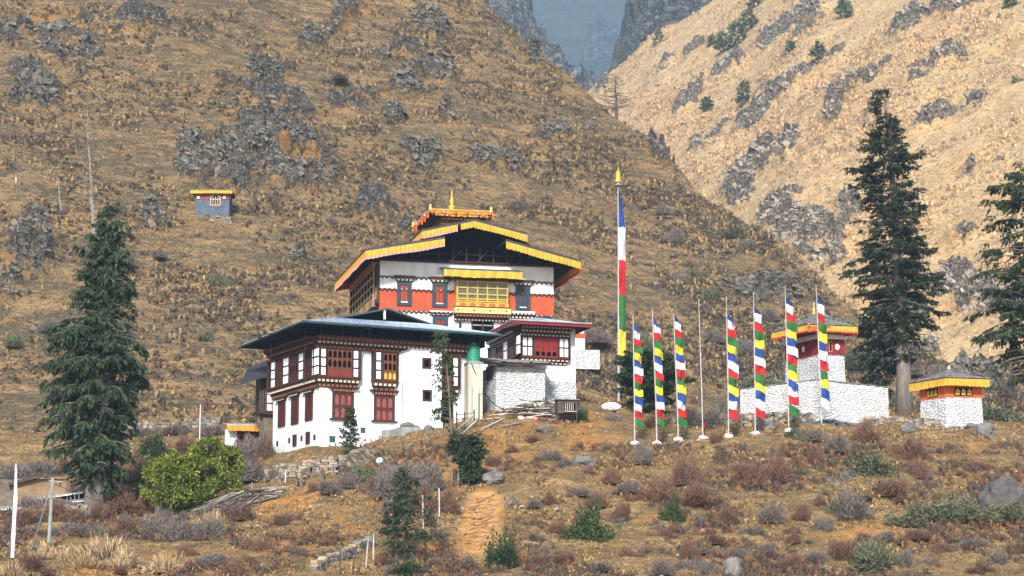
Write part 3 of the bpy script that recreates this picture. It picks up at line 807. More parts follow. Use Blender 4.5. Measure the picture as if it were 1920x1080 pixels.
# ------------------------------------------------------------------ building kit
def arch_poly(f, u0, u1, z0, z1, off, style=0):
    """pointed trefoil outline"""
    w = u1-u0; h = z1-z0; um = (u0+u1)/2
    pts = [(u0, z0), (u1, z0), (u1, z0+h*0.62), (u1-w*0.10, z0+h*0.78), (um+w*0.18, z0+h*0.86), (um, z1), (um-w*0.18, z0+h*0.86), (u0+w*0.10, z0+h*0.78), (u0, z0+h*0.62)]
    return [f.pt(a, b, off) for a, b in pts]
def cornice(f, u0, u1, z0, z1, o0, o1, rows, pitch, beam, tips, parent, name="cornice", mb=None):
    """carved timber courses stepping out upwards, each with a row of beam ends"""
    own = mb is None
    mb = mb or MB()
    h = (z1-z0)/rows
    for r in range(rows):
        oa = o0+(o1-o0)*(r+1)/rows
        za = z0+r*h
        f.box(mb, u0, u1, za, za+h*0.52, o0-0.12, oa-0.10*pitch/0.3, M_DTIM)
        f.box(mb, u0-0.002, u1+0.002, za+h*0.52, za+h, o0-0.12, oa, beam[r % len(beam)])
        n = max(1, int((u1-u0)/pitch))
        p = (u1-u0)/n
        for i in range(n):
            a = u0+(i+(0.28 if r % 2 else 0.05))*p
            f.box(mb, a, min(a+p*0.50, u1), za+h*0.08, za+h*0.50, oa-0.16*pitch/0.3, oa+0.012, tips[r % len(tips)])
    return mb.build(name, parent) if own else mb
def stacked_panels(f, u0, u1, z0, z1, off, n, cols, parent, bay, fr=M_DTIM):
    """white infill panels between dark posts and rails"""
    mb = MB(); g = 0.055
    ew = (u1-u0)/cols; eh = (z1-z0)/n
    for c in range(cols):
        for r in range(n):
            f.box(mb, u0+c*ew+g, u0+(c+1)*ew-g, z0+r*eh+g, z0+(r+1)*eh-g, off-0.06, off+0.03, M_PANEL)
    p = mb.build("white_panel", bay)
    return p
def lights(f, u0, u1, z0, z1, off, cols, rows, row_mats, frame, parent, name="window", thick=0.05, rowh=None):
    """a window band: carved frame with pointed lights, each row its own backing"""
    mb = MB(); pn = MB()
    rowh = rowh or [1]*rows
    tot = sum(rowh); z = z1
    f.box(mb, u0, u1, z0, z1, off-0.10, off-0.004, M_DTIM)
    w = (u1-u0)/cols
    for r in range(rows):
        h = (z1-z0)*rowh[r]/tot; zb = z-h
        f.box(mb, u0, u1, zb-0.03, zb+0.05, off-0.02, off+thick+0.012, frame)
        for c in range(cols):
            a = u0+c*w
            # jambs with shoulders shaping the pointed head
            pts = arch_poly(f, a+w*0.16, a+w*0.84, zb+0.07, z-0.07, off+0.010)
            pn.prism(pts, f.n*0.012, row_mats[r % len(row_mats)])
            for sgn in (0, 1):
                e0, e1 = (a, a+w*0.14) if sgn == 0 else (a+w*0.86, a+w)
                f.box(mb, e0+0.001, e1-0.001, zb+0.051, z-0.031, off-0.02, off+thick, frame)
            zt = z-0.031; um = a+w/2
            for sgn in (-1, 1):
                x0 = um+sgn*w*0.36; 
                mb.prism([f.pt(x0, zt, off), f.pt(x0, zb+(z-zb)*0.62, off), f.pt(um+sgn*w*0.26, zb+(z-zb)*0.76, off), f.pt(um+sgn*0.004, z-0.09, off), f.pt(um+sgn*0.004, zt, off)], f.n*(thick*0.9), frame)
        z = zb
    o = mb.build(name, parent)
    pn.build("pane", o)
    return o
def shutter_window(f, r, off, parent, fr, pane, head=True, split=2, name="window", sill=True, hw=0.18, panem=None):
    u0, u1, z0, z1 = r
    mb = MB()
    t = (u1-u0)*0.26 if fr is M_NAVY else min(0.16, (u1-u0)*0.20)
    f.box(mb, u0, u0+t, z0+t*0.8, z1-t, off-0.2, off+0.07, fr)
    f.box(mb, u1-t, u1, z0+t*0.8, z1-t, off-0.2, off+0.07, fr)
    f.box(mb, u0, u1, z1-t, z1, off-0.2, off+0.075, fr)
    f.box(mb, u0, u1, z0, z0+t*0.8, off-0.2, off+0.075, fr)
    o = mb.build(name, parent)
    pb = MB()
    iw = (u1-u0-2*t)/split
    for k in range(split):
        f.box(pb, u0+t+k*iw+0.015, u0+t+(k+1)*iw-0.015, z0+t*0.8+0.004, z1-t-0.004, off-0.15, off+0.02, pane)
    f.box(pb, u0+t+0.003, u1-t-0.003, z0+t*0.8+0.003, z1-t-0.003, off-0.18, off+0.004, M_BLK)
    pb.build("shutter", o)
    if head:
        hb = MB()
        hh = (z1-z0)*0.10
        f.box(hb, u0-hw, u1+hw, z1+hh, z1+hh*1.5, off-0.05, off+0.30, M_DTIM)
        f.box(hb, u0-hw*0.5, u1+hw*0.5, z1+0.003, z1+hh, off-0.05, off+0.14, M_RTIM)
        n = max(3, int((u1-u0)/0.26))
        for i in range(n):
            a = u0-hw*0.4+(u1-u0+hw*0.8)*(i+0.2)/n
            f.box(hb, a, a+(u1-u0)/n*0.55, z1+hh*0.25, z1+hh*0.9, off, off+0.22, M_TIP)
        hb.build("lintel", o)
    if sill:
        sb = MB()
        f.box(sb, u0-hw*0.5, u1+hw*0.5, z0-0.10, z0-0.003, off-0.05, off+0.14, M_DTIM)
        sb.build("sill", o)
    return o
def valance(pts, drop, parent, mats, n_dir, name="valance", pleat=0.28, seed=1, sag=0.0, amp=0.045):
    """a pleated cloth hanging below a run of eave points (world Vectors)"""
    mb = MB(); r = random.Random(seed)
    nd = V3(n_dir)
    L = [0]
    for a, b in zip(pts, pts[1:]): L.append(L[-1]+(b-a).length)
    n = max(4, int(L[-1]/pleat)*4)
    def at(t):
        for k in range(len(L)-1):
            if t <= L[k+1]+1e-9:
                return pts[k].lerp(pts[k+1], (t-L[k])/(L[k+1]-L[k]))
        return pts[-1]
    fr = mats[1] if len(mats) > 1 else mats[0]
    prev = None
    for i in range(n+1):
        t = L[-1]*i/n
        p = at(t)
        wv = math.sin(i*math.pi/2+0.4*r.random())*amp
        dd = drop*(1+0.05*math.sin(t*1.7+seed)+0.06*(r.random()-0.5))
        top = p+nd*0.02; mid = p+nd*(0.02+wv)+Vector((0, 0, -dd*0.76)); bot = p+nd*(0.02+wv*1.5)+Vector((0, 0, -dd))
        if prev:
            mb.poly([prev[0], top, mid, prev[1]], mats[0])
            mb.poly([prev[1], mid, bot, prev[2]], fr)
        prev = (top, mid, bot)
    # cloth has a back layer so that it is a solid hem from any side
    return mb.build(name, parent)
def roof_slab(corners_eave, corners_in, th, mat, fascia, soffit, parent, name="roof", ribs=0):
    """hip-like ring between an eave rectangle and a higher inner rectangle, with its fascia and soffit"""
    E = [V3(c) for c in corners_eave]; I = [V3(c) for c in corners_in]
    mb = MB()
    d = Vector((0, 0, -th))
    for k in range(4):
        j = (k+1) % 4
        mb.poly([E[k], E[j], I[j], I[k]], mat)
        mb.poly([E[k]+d, I[k]+d, I[j]+d, E[j]+d], soffit)
        mb.poly([E[k], E[k]+d, E[j]+d, E[j]], fascia)
        if ribs:
            n = int((E[j]-E[k]).length/ribs)
            for q in range(1, n):
                a = E[k].lerp(E[j], q/n); b = I[k].lerp(I[j], q/n)
                w = (E[j]-E[k]).normalized()*0.03; up = Vector((0, 0, 0.035))
                mb.poly([a-w, b-w, b+up, a+up], mat); mb.poly([a+w, a+up, b+up, b+w], mat)
    mb.poly(I, mat)
    mb.poly([x+d for x in I][::-1], soffit)
    return mb.build(name, parent)
def finial(c, h, parent, name="finial", mat=None):
    mb = MB()
    prof = [(0.20, 0), (0.21, .06), (0.13, .10), (0.19, .14), (0.22, .19), (0.17, .25), (0.09, .29), (0.10, .33), (0.16, .36), (0.11, .40), (0.13, .50), (0.07, .62), (0.045, .66), (0.11, .68), (0.10, .71), (0.045, .74), (0.05, .84), (0.02, .93), (0.005, 1.0)]
    mb.lathe(c, [(r*h*0.72, z*h) for r, z in prof], mat or M_GOLD, 14)
    return mb.build(name, parent, smooth=True)

def wall_prism(poly, z0, z1, parent, mat, name="wall", bands=None, batter=0.0):
    """closed footprint polygon (xy) from z0 to z1; bands = [(za, zb, mat)] stacked in the same mesh"""
    mb = MB()
    c = sum((V3((p[0], p[1], 0)) for p in poly), Vector())/len(poly)
    segs = bands or [(z0, z1, mat)]
    H = z1-z0
    def ring(z):
        k = batter*(z1-z)
        out = []
        for p in poly:
            v = V3((p[0], p[1], 0)); d = (v-c); d.normalize()
            v = v+d*k
            out.append(Vector((v.x, v.y, z)))
        return out
    for za, zb, m in segs:
        A, B = ring(za), ring(zb); n = len(poly)
        for i in range(n):
            j = (i+1) % n
            mb.poly([A[i], A[j], B[j], B[i]], m)
    mb.poly(ring(z1), segs[-1][2]); mb.poly(ring(z0)[::-1], segs[0][2])
    return mb.build(name, parent)
def dirv(deg, left=False):
    a = math.radians(deg)
    return (-math.cos(a), math.sin(a)) if left else (math.cos(a), math.sin(a))
def xy(v): return (v.x, v.y)
# ================================================================== lower residence building
C0 = P(598, 838, 160)
F = Fr(C0, dirv(25)); G = Fr(C0, dirv(62, True))
base = Vector((C0.x, C0.y, C0.z-0.3))
RES = thing("residence_building", "long white three storey building with brown timber bays under a wide blue grey roof", "building", base)
uE = F.uv(877, 740)[0]; vE = G.uv(512, 780)[0]
zB = F.uv(598, 842)[1]-1.6
zb0 = F.uv(600, 725)[1]; zb1 = F.uv(600, 706)[1]; zb2 = F.uv(600, 653)[1]; zb3 = F.uv(600, 631)[1]
c00, c10 = F.pt(0, 0), F.pt(uE, 0); c01 = G.pt(vE, 0); c11 = c10+(c01-c00)
wall_prism([xy(c00), xy(c10), xy(c11), xy(c01)], zB, zb3+0.1, RES, M_WHITE)
mb = MB()
F.box(mb, -0.12, F.uv(740, 835)[0], zB, F.uv(600, 841)[1], -0.2, 0.09, M_GCONC)
G.box(mb, -0.12, vE, zB, F.uv(600, 841)[1]-0.02, -0.2, 0.09, M_GCONC)
mb.build("plinth", RES)
# attic space between wall top and roof, its darkness put in as a black block
mb = MB()
zs = F.uv(568, 606, 2.2)[1]
mb.prism([F.pt(0.5, zb3+0.1, -0.5), F.pt(uE+1.5, zb3+0.1, -0.5), F.pt(uE+1.5, zb3+0.1, -6.5), F.pt(0.5, zb3+0.1, -6.5)], (0, 0, 0.75), M_BLK)
for i in range(9):
    u = 0.2+i*(uE+1.5)/8.5
    mb.tube([F.pt(u, zb3+0.05, -0.3), F.pt(u, zb3+0.95, -0.3)], 0.07, M_DTIM, 5)
for i in range(12):
    u = -0.3+i*1.05
    mb.tube([F.pt(u, zs+0.05, 2.0), F.pt(u, zs+0.30, -0.5)], 0.06, M_DTIM, 4)
for v in (1.5, 3.5, 5.5):
    mb.tube([G.pt(v, zs+0.05, 2.2), G.pt(v, zs+0.3, -0.5)], 0.06, M_DTIM, 4)
mb.build("attic_frame", RES)
# roof
uA, zA = F.uv(568, 600, 2.2)
A = F.pt(uA, zA, 2.2)
uBr = F.uv(940, 628, 2.2)[0]
B = F.pt(uBr, zA, 2.2)
GA = Fr(A, dirv(65, True))
vD = GA.uv(450, 648)[0]
D = GA.pt(vD, zA)
Cq = B+(D-A)
def inset(A, B, C, D, k, up):
    c = []
    R = [A, B, C, D]
    for i in range(4):
        e1 = (R[(i+1) % 4]-R[i]).normalized(); e2 = (R[(i-1) % 4]-R[i]).normalized()
        q = R[i]+(e1+e2)*k
        c.append(Vector((q.x, q.y, q.z+up)))
    return c
I = inset(A, B, Cq, D, 3.6, 0.92)
roof_slab([A, B, Cq, D], I, 0.17, M_BROOF, M_FASC, M_SOFF, RES, ribs=0.42)
mb = MB()
for p, q in ((A, B), (A, D)):
    e = (q-p).normalized(); o = Vector((e.y, -e.x, 0))
    if o.y > 0 and p is A and q is B: o = -o
    if q is D: o = Vector((-1, 0, 0))
    for k in range(1): mb.tube([p+o*0.06-Vector((0, 0, .12)), q+o*0.06-Vector((0, 0, .12))], 0.07, M_FASC, 6)
mb.build("gutter", RES)
# clerestory gable on top
def gable(f, off, pl, pk, pr, depth, th, roofm, fasc, parent, dback, tym=0.8, name="upper_gable", zbase=None):
    a, b, c = f.uv(*pl, off), f.uv(*pk, off), f.uv(*pr, off)
    L_, K_, R_ = f.pt(*a, off), f.pt(*b, off), f.pt(*c, off)
    dv = V3((dback[0], dback[1], 0))*depth
    mb = MB(); dn = Vector((0, 0, -th))
    for p, q in ((L_, K_), (K_, R_)):
        mb.poly([p, q, q+dv, p+dv], roofm); mb.poly([p+dn, p+dv+dn, q+dv+dn, q+dn], M_SOFF)
        mb.poly([p, p+dn, q+dn, q], fasc)
        mb.poly([p+dv, q+dv, q+dn+dv, p+dn+dv], fasc)
    for p in (L_, R_): mb.poly([p, p+dv, p+dv+dn, p+dn], fasc)
    o = mb.build(name, parent)
    tb = MB(); zb = (zbase if zbase is not None else min(a[1], c[1])-0.3)
    s = V3((dback[0], dback[1], 0))*tym
    l2 = Vector((L_.x, L_.y, zb)); r2 = Vector((R_.x, R_.y, zb))
    tb.prism([L_+s+dn*1.01, K_+s+dn*1.01, R_+s+dn*1.01, r2+s, l2+s], V3((dback[0], dback[1], 0))*(depth-2*tym), M_BLK)
    tb.build("tympanum", o)
    return L_, K_, R_
gl, gk, gr = gable(F, -1.2, (625, 596), (728, 577), (812, 607), 7.5, 0.12, M_BROOF, M_FASC, RES, (-F.n.x, -F.n.y), name="clerestory_roof")
mb = MB(); u_, z_ = F.uv(722, 590, -1.2)
F.box(mb, u_-0.06, u_+0.06, z_-0.3, z_+0.32, -1.35, -1.24, M_PANEL)
mb.build("post", RES)
# cornices
e0 = 0.0
cornice(F, -0.42, uE-0.2, zb2+0.02, zb3, 0.05, 0.85, 3, 0.30, [M_RTIM, M_OTIM, M_RTIM], [M_TAN, M_TIP, M_TAN], RES)
cornice(G, -0.05, vE, zb2+0.02, zb3, 0.05, 0.85, 3, 0.34, [M_RTIM, M_DTIM, M_RTIM], [M_RTIM, M_TAN, M_RTIM], RES)
# corner bay, front side and whole left side
def corbel(f, u0, u1, z0, z1, o, parent, rows=2, pitch=0.3, mats=None, tips=None):
    mb = MB(); mats = mats or [M_RTIM, M_OTIM]; tips = tips or [M_TAN, M_TIP]
    h = (z1-z0)/rows
    for r in range(rows):
        oa = o*(r+1)/rows; sh = (rows-1-r)*0.12
        f.box(mb, u0+sh, u1-sh, z0+r*h, z0+(r+1)*h-0.01, -0.15, oa-0.10, M_DTIM)
        f.box(mb, u0+sh-0.03, u1-sh+0.03, z0+(r+0.62)*h, z0+(r+1)*h, -0.15, oa, mats[r % 2])
        n = max(1, int((u1-u0-2*sh)/pitch)); p = (u1-u0-2*sh)/n
        for i in range(n):
            a = u0+sh+(i+0.2)*p
            f.box(mb, a, a+p*0.55, z0+(r+0.12)*h, z0+(r+0.60)*h, -0.1, oa-0.02, tips[r % 2])
    return mb.build("corbel", parent)
bo = 0.42
def bay(f, u0, u1, z0, z1, zc, items, parent, name="timber_bay", mats=None, tips=None, back=-0.15):
    mb = MB()
    f.box(mb, u0, u1, z0, z1, back, bo-0.06, M_DTIM)
    for u in sorted(set([u0, u1]+[i[1] for i in items]+[i[2] for i in items])):
        uu = min(max(u, u0+0.05), u1-0.05)
        f.box(mb, uu-0.05, uu+0.05, z0, z1, bo-0.2, bo+0.055, M_DTIM)
    f.box(mb, u0-0.02, u1+0.02, z0-0.09, z0+0.02, back, bo+0.09, M_RTIM)
    f.box(mb, u0-0.02, u1+0.02, z1-0.03, z1+0.05, back, bo+0.10, M_RTIM)
    o = mb.build(name, parent)
    for it in items:
        k, a, b = it[:3]
        if k == 'w': stacked_panels(f, a+0.03, b-0.03, z0+0.02, z1-0.04, bo, it[3], it[4], parent, o)
        else: lights(f, a+0.05, b-0.05, z0+0.03, z1-0.05, bo-0.03, it[3], it[4], it[5], it[6], o, rowh=it[7] if len(it) > 7 else None)
    if zc is not None:
        cb = corbel(f, u0+0.05, u1-0.05, zc, z0-0.09, bo, o, mats=mats, tips=tips)
    return o
def U(f, x, y=680, off=0.42): return f.uv(x, y, off)[0]
bay(F, -bo*0.9, U(F, 677), zb1, zb2, zb0, [('w', U(F, 600), U(F, 612.5), 3, 1), ('l', U(F, 613), U(F, 661), 5, 3, [M_BLK, M_BLK, M_RED], M_OTIM, [1, 1, 0.9]), ('w', U(F, 661), U(F, 673.5), 3, 1)], RES)
bay(F, U(F, 700, 700), U(F, 746, 700), zb1-0.05, zb2, zb0-0.1, [('w', U(F, 703.5), U(F, 716), 3, 1), ('l', U(F, 718), U(F, 745), 3, 3, [M_BLK, M_BLK, M_YEL], M_OTIM)], RES)
bay(F, U(F, 826, 700), U(F, 863, 700), zb1-0.2, zb2-0.05, zb0-0.3, [('l', U(F, 828), U(F, 847), 2, 3, [M_BLK, M_BLK, M_RED], M_OTIM), ('w', U(F, 848), U(F, 860), 3, 1)], RES)
def UG(x, y=690): return G.uv(x, y, 0.42)[0]
its = [('w', UG(597), UG(585), 3, 2), ('l', UG(584), UG(571), 2, 3, [M_BLK, M_DTIM, M_DTIM], M_RTIM), ('w', UG(570), UG(560), 3, 2), ('l', UG(559), UG(543.5), 3, 3, [M_DTIM, M_BLK, M_DTIM], M_RTIM),
       ('w', UG(542.5), UG(531), 3, 2), ('l', UG(530), UG(518.5), 3, 3, [M_DTIM, M_DTIM, M_DTIM], M_RTIM), ('w', UG(517.5), UG(508.5), 3, 2)]
bay(G, -0.02, vE+0.15, zb1, zb2, zb0, its, RES)
# lower windows
for r in ((626, 737, 660, 785), (704, 743, 737, 789)):
    u0, u1, z0, z1 = F.rect(*r, 0.08)
    mb = MB()
    F.box(mb, u0-0.10, u0, z0, z1, -0.1, 0.14, M_DTIM); F.box(mb, u1, u1+0.10, z0, z1, -0.1, 0.14, M_DTIM)
    F.box(mb, u0-0.42, u1+0.42, z1+0.30, z1+0.40, -0.1, 0.36, M_DTIM)
    n = 7
    for i in range(n):
        a = u0-0.1+(u1-u0+0.2)*(i+.15)/n
        F.box(mb, a, a+0.13, z1+0.10, z1+0.27, -0.1, 0.24, M_TAN)
    F.box(mb, u0-0.12, u1+0.12, z1, z1+0.30, -0.1, 0.12, M_RTIM)
    F.box(mb, u0-0.28, u1+0.28, z0-0.10, z0, -0.1, 0.22, M_DTIM)
    o = mb.build("window_frame", RES)
    lights(F, u0, u1, z0, z1, 0.06, 3, 2, [M_PINK, M_PINK], M_RTIM, o, name="window")
for r in ((522.5, 753, 535, 800), (547, 744, 560, 795), (573.5, 738, 586.5, 788)):
    q = G.rect(*r, 0.02)
    shutter_window(G, q, 0.02, RES, M_RTIM, M_DRED, split=1, hw=0.28, sill=False)
    mb = MB()
    for k in range(4):
        z = q[2]+(q[3]-q[2])*(0.2+k*0.2)
        G.box(mb, q[0]+0.2, q[1]-0.2, z, z+0.05, 0, 0.06, M_RTIM)
    mb.build("glazing_bar", RES)
for r in ((550, 815, 556, 836), (574.5, 810, 581, 832)):
    shutter_window(G, G.rect(*r, 0.02), 0.02, RES, M_DTIM, M_DRED, split=1, hw=0.1, sill=False, head=False)
for r in ((518, 827, 521.5, 837), (540.5, 821, 544, 831), (563.5, 817, 567, 827), (587.5, 815, 591.5, 825)):
    q = G.rect(*r, 0.01); mb = MB(); G.box(mb, *q, -0.1, 0.015, M_DTIM); mb.build("vent", RES)
for r in ((617.5, 819, 628.5, 829.5), (676, 803, 685, 812)):
    q = F.rect(*r, 0.01); mb = MB(); F.box(mb, *q, -0.1, 0.02, M_GRNP)
    F.box(mb, q[0]-.05, q[1]+.05, q[3], q[3]+.05, -0.1, 0.035, M_GRNP); mb.build("hatch", RES)
# stair tower standing out of the front wall
offT = 2.0
for _ in range(20):
    offT += (F.uv(744, 740, 0)[0]-F.uv(770, 740, offT)[0])*-0.8 if False else 0
t0 = F.uv(744, 740, 0)[0]
lo, hi = 0.1, 6.0
for _ in range(40):
    md = (lo+hi)/2
    if F.uv(770, 740, md)[0] > t0: lo = md
    else: hi = md
offT = min(max(md, 0.8), 3.5)
t1 = F.uv(828, 720, offT)[0]; zT = F.uv(772, 656, offT)[1]
mb = MB()
F.box(mb, t0, t1, zB-0.5, zT, -0.3, offT, M_WHITE)
F.box(mb, t0-0.06, t1+0.06, zT+0.002, zT+0.07, -0.3, offT+0.06, M_GROOF)
F.box(mb, t0-0.10, t1+0.05, zB-0.5, F.uv(772, 788, offT)[1], -0.2, offT+0.07, M_WSTAINP)
o = mb.build("stair_tower", RES)
for r in ((791.5, 671, 808, 691), (792, 731, 809, 752)):
    shutter_window(F, F.rect(*r, offT), offT, o, M_DTIM, M_BLK, split=2, hw=0.05, head=False, sill=False)
mb = MB(); q = F.uv(756, 700, 0)
sideT = Fr(F.pt(t0, 0, 0), (F.n.x, F.n.y))
mb.tube([F.pt(t0-0.06, z, offT*0.45) for z in (F.uv(757, 790, 1)[1], F.uv(757, 715, 1)[1])], 0.035, M_METAL, 6)
mb.build("drain_pipe", RES)
# concrete footings before the wall
mb = MB()
q = F.rect(721, 807, 757, 829, 0.6); F.box(mb, q[0], q[1], q[2]-1.2, q[3], -0.2, 0.7, M_GCONC)
q = F.rect(741, 797, 776, 829, 1.6); F.box(mb, q[0], q[1], q[2]-1.2, q[3]-0.25, -0.2, offT+0.35, M_GCONC)
mb.build("footing", RES)
# dark doorway to the right of the tower
q = F.rect(831, 741, 847, 787, 0.02); mb = MB()
F.box(mb, q[0], q[1], q[2]-0.6, q[3], -0.1, 0.04, M_BLK)
F.box(mb, q[0]-0.08, q[0], q[2]-0.6, q[3]+0.1, -0.1, 0.10, M_DTIM); F.box(mb, q[1], q[1]+0.08, q[2]-0.6, q[3]+0.1, -0.1, 0.10, M_DTIM)
F.box(mb, q[0], q[1], q[3], q[3]+0.1, -0.1, 0.10, M_DTIM)
mb.build("doorway", RES)
# tall thin supports of the eaves
mb = MB()
p = GA.pt(GA.uv(572, 620)[0]+0.05, 0)
for px_, off_, yt, yb, f_ in ((572, 1.0, 600, 728, G), (693, 1.5, 612, 662, F), (508, 1.2, 640, 680, G)):
    u_, zt_ = f_.uv(px_, yt, off_); zl_ = f_.uv(px_, yb, off_)[1]
    mb = MB(); mb.tube([f_.pt(u_, zt_-0.1, off_), f_.pt(u_, zl_, off_)], 0.03, M_DTIM, 5); mb.build("eave_prop", RES)
# rear wing seen past the left end
rO = Fr(G.pt(vE+2.0, 0, 0), dirv(25))
ru0, rz0 = rO.uv(487, 775); ru1 = rO.uv(515, 775)[0]; rz1 = rO.uv(500, 700)[1]
mb = MB()
rO.box(mb, ru0, ru1+3, rz0-0.1, rz1, -0.9, 0.3, M_DTIM)
rO.box(mb, ru0+0.3, ru1+3, zB, rz0-0.1, -0.8, 0.0, M_CHIM)
o = mb.build("rear_bay", RES)
mb = MB()
for r in ((500.5, 727, 511.5, 738), (500.5, 741, 511.5, 755), (500.5, 758, 511.5, 770)):
    q = rO.rect(*r, 0.3); rO.box(mb, *q, 0.1, 0.33, M_PANEL)
mb.build("white_panel", o)
mb = MB()
for px_ in (488.5, 493, 498):
    u_ = rO.uv(px_, 740, 0.3)[0]; rO.box(mb, u_-0.05, u_+0.05, rz0, rz1-0.3, 0.2, 0.36, M_WOODD)
mb.build("post", o)
k0, kz = rO.uv(452, 716, 1.3); k1, kz2 = rO.uv(463, 691, -4.6)
mb = MB()
E = [rO.pt(k0, kz, 1.3), rO.pt(rO.uv(515, 716, 1.3)[0], kz+0.02, 1.3), rO.pt(rO.uv(520, 690, -4.6)[0], kz2+0.9, -4.6), rO.pt(k1, kz2, -4.6)]
T = [E[0], E[1]+Vector((0, 0, 0.75)), E[2]+Vector((0, 0, 0.2)), E[3]]
mb.hexa([x-Vector((0, 0, .16)) for x in T]+T, M_DROOF)
mb.build("rear_roof", RES)

# ================================================================== main temple above
T0 = P(712, 560, 176)
K = Fr(T0, dirv(12.5)); S = Fr(T0, dirv(77, True))
ztop = K.uv(722, 489)[1]; zd1 = K.uv(716, 519)[1]; zd2 = K.uv(712, 542)[1]; zd3 = K.uv(749, 583)[1]
TB = P(712, 700, 176).z-1.0
TEM = thing("main_temple", "tall white temple with an ochre red band, stacked dark roofs and yellow valances", "temple", (T0.x, T0.y, TB))
uT = K.uv(1038, 550)[0]; vT = S.uv(666, 560)[0]
t00, t10, t01 = K.pt(0, 0), K.pt(uT, 0), S.pt(vT, 0)
t11 = t10+(t01-t00)
foot = [xy(t00), xy(t10), xy(t11), xy(t01)]
wall_prism(foot, TB, ztop, TEM, M_WHITE, bands=[(TB, zd3, M_WHITE), (zd3, zd2, M_OCHRE), (zd2, ztop, M_WHITE)])
def dentils(f, u0, u1, z, parent, h=0.22, pitch=0.36, skip=()):
    mb = MB()
    f.box(mb, u0, u1, z, z+h*0.42, -0.05, 0.10, M_DTIM)
    n = int((u1-u0)/pitch)
    for i in range(n):
        a = u0+(u1-u0)*(i+0.25)/n
        f.box(mb, a, a+pitch*0.42, z-h*0.5, z, -0.05, 0.09, M_DTIM)
    for i in range(n):
        a = u0+(u1-u0)*(i+0.30)/n
        f.box(mb, a, a+pitch*0.3, z+h*0.08, z+h*0.34, 0.05, 0.115, M_TIP)
    mb.build("dentil_course", parent)
for f_, ue in ((K, uT), (S, 0.9)):
    for z in (zd1, zd2, zd3-0.06): dentils(f_, 0 if f_ is K else -0.1, ue, z, TEM)
for r, pane, fr in (((744.5, 528, 771.5, 573), M_CURT, M_NAVY), ((810.5, 530, 838.5, 576), M_CURT, M_NAVY), ((967, 536, 994, 583), M_DROOF, M_NAVY)):
    q = K.rect(*r, 0.05)
    o = shutter_window(K, q, 0.05, TEM, fr, pane, split=2, hw=0.16, sill=False)
    mb = MB()
    K.box(mb, q[0]-0.25, q[1]+0.25, q[3]+0.28, q[3]+0.40, -0.05, 0.42, M_DTIM)
    for i in range(5):
        a = q[0]-0.15+(q[1]-q[0]+0.3)*(i+0.2)/5
        K.box(mb, a, a+0.12, q[3]+0.16, q[3]+0.27, 0.0, 0.34, M_TIP)
    K.box(mb, q[0]+0.28, q[1]-0.25, q[2]+0.22, q[2]+0.30, 0.0, 0.10, M_PANEL)
    mb.build("hood", o)
# lower windows and doorway
shutter_window(K, K.rect(811, 592, 840, 620, 0.05), 0.05, TEM, M_NAVY, M_RED, split=2, hw=0.2, sill=False)
for r in ((806, 583, 848, 590), (960, 584, 1003, 597)):
    q = K.rect(*r, 0.3); cornice(K, q[0], q[1], q[2], q[3], 0.02, 0.38, 2, 0.28, [M_DTIM, M_PANEL], [M_TIP, M_TIP], TEM, "hood")
q = K.rect(884, 599, 926, 630, 0.1); mb = MB()
K.box(mb, *q, -0.1, 0.06, M_BLK)
for u in (q[0], q[1]-0.12, (q[0]+q[1])/2-0.05): K.box(mb, u, u+0.11, q[2], q[3], 0, 0.13, M_DTIM)
K.box(mb, q[0], q[1], q[2]+0.75, q[2]+0.83, 0, 0.12, M_GROOF)
mb.build("doorway", TEM)
mb = MB()
for px_ in (863, 945):
    mb = MB(); u = K.uv(px_, 610, 0.3)[0]; K.box(mb, u-0.06, u+0.06, q[2]-1, q[3]+0.1, -0.1, 0.34, M_DTIM); mb.build("post", TEM)
# projecting middle window (rabsel)
bo2 = 0.75
u0, u1, z0, z1 = K.rect(856, 528, 953, 566, bo2)
zl0 = K.uv(905, 588, bo2)[1]; zm = K.uv(905, 576, bo2)[1]
mb = MB()
K.box(mb, u0, u1, zm, z1+0.5, -0.1, bo2-0.10, M_GPNT)
o = mb.build("balcony_window", TEM)
mb = MB()
K.box(mb, u0+0.1, u1-0.1, z0+0.05, z1-0.05, bo2-0.2, bo2-0.06, M_PANE); mb.build("pane", o)
mb = MB()
for i in range(6):
    u = u0+0.06+(u1-u0-0.12)*i/5; K.box(mb, u-0.05, u+0.05, z0, z1, bo2-0.1, bo2+0.02, M_YEL)
for i in range(5):
    z = z0+(z1-z0)*(0.02, 0.13, 0.36, 0.68, 0.98)[i]; K.box(mb, u0, u1, z-0.045, z+0.045, bo2-0.1, bo2+0.035, M_YEL)
mb.build("lattice", o)
mb = MB()
K.box(mb, u0-0.04, u1+0.04, zm, z0-0.06, -0.05, bo2+0.02, M_YEL)
for i in range(5):
    a = u0+0.1+(u1-u0-0.2)*i/5; w = (u1-u0-0.2)/5
    mb.prism([K.pt(a+w*(0.5+0.36*math.cos(t*math.pi/5)), (zm+z0-0.06)/2+0.13*math.sin(t*math.pi/5), bo2+0.02) for t in range(10)], K.n*0.02, M_ORANGE)
K.box(mb, u0-0.10, u1+0.14, zm-0.06, zm+0.03, -0.05, bo2+0.14, M_RTIM)
mb.build("apron", o)
mb = MB()
K.box(mb, u0-0.12, u1+0.18, zl0, zm-0.06, -0.05, bo2+0.12, M_CREAM)
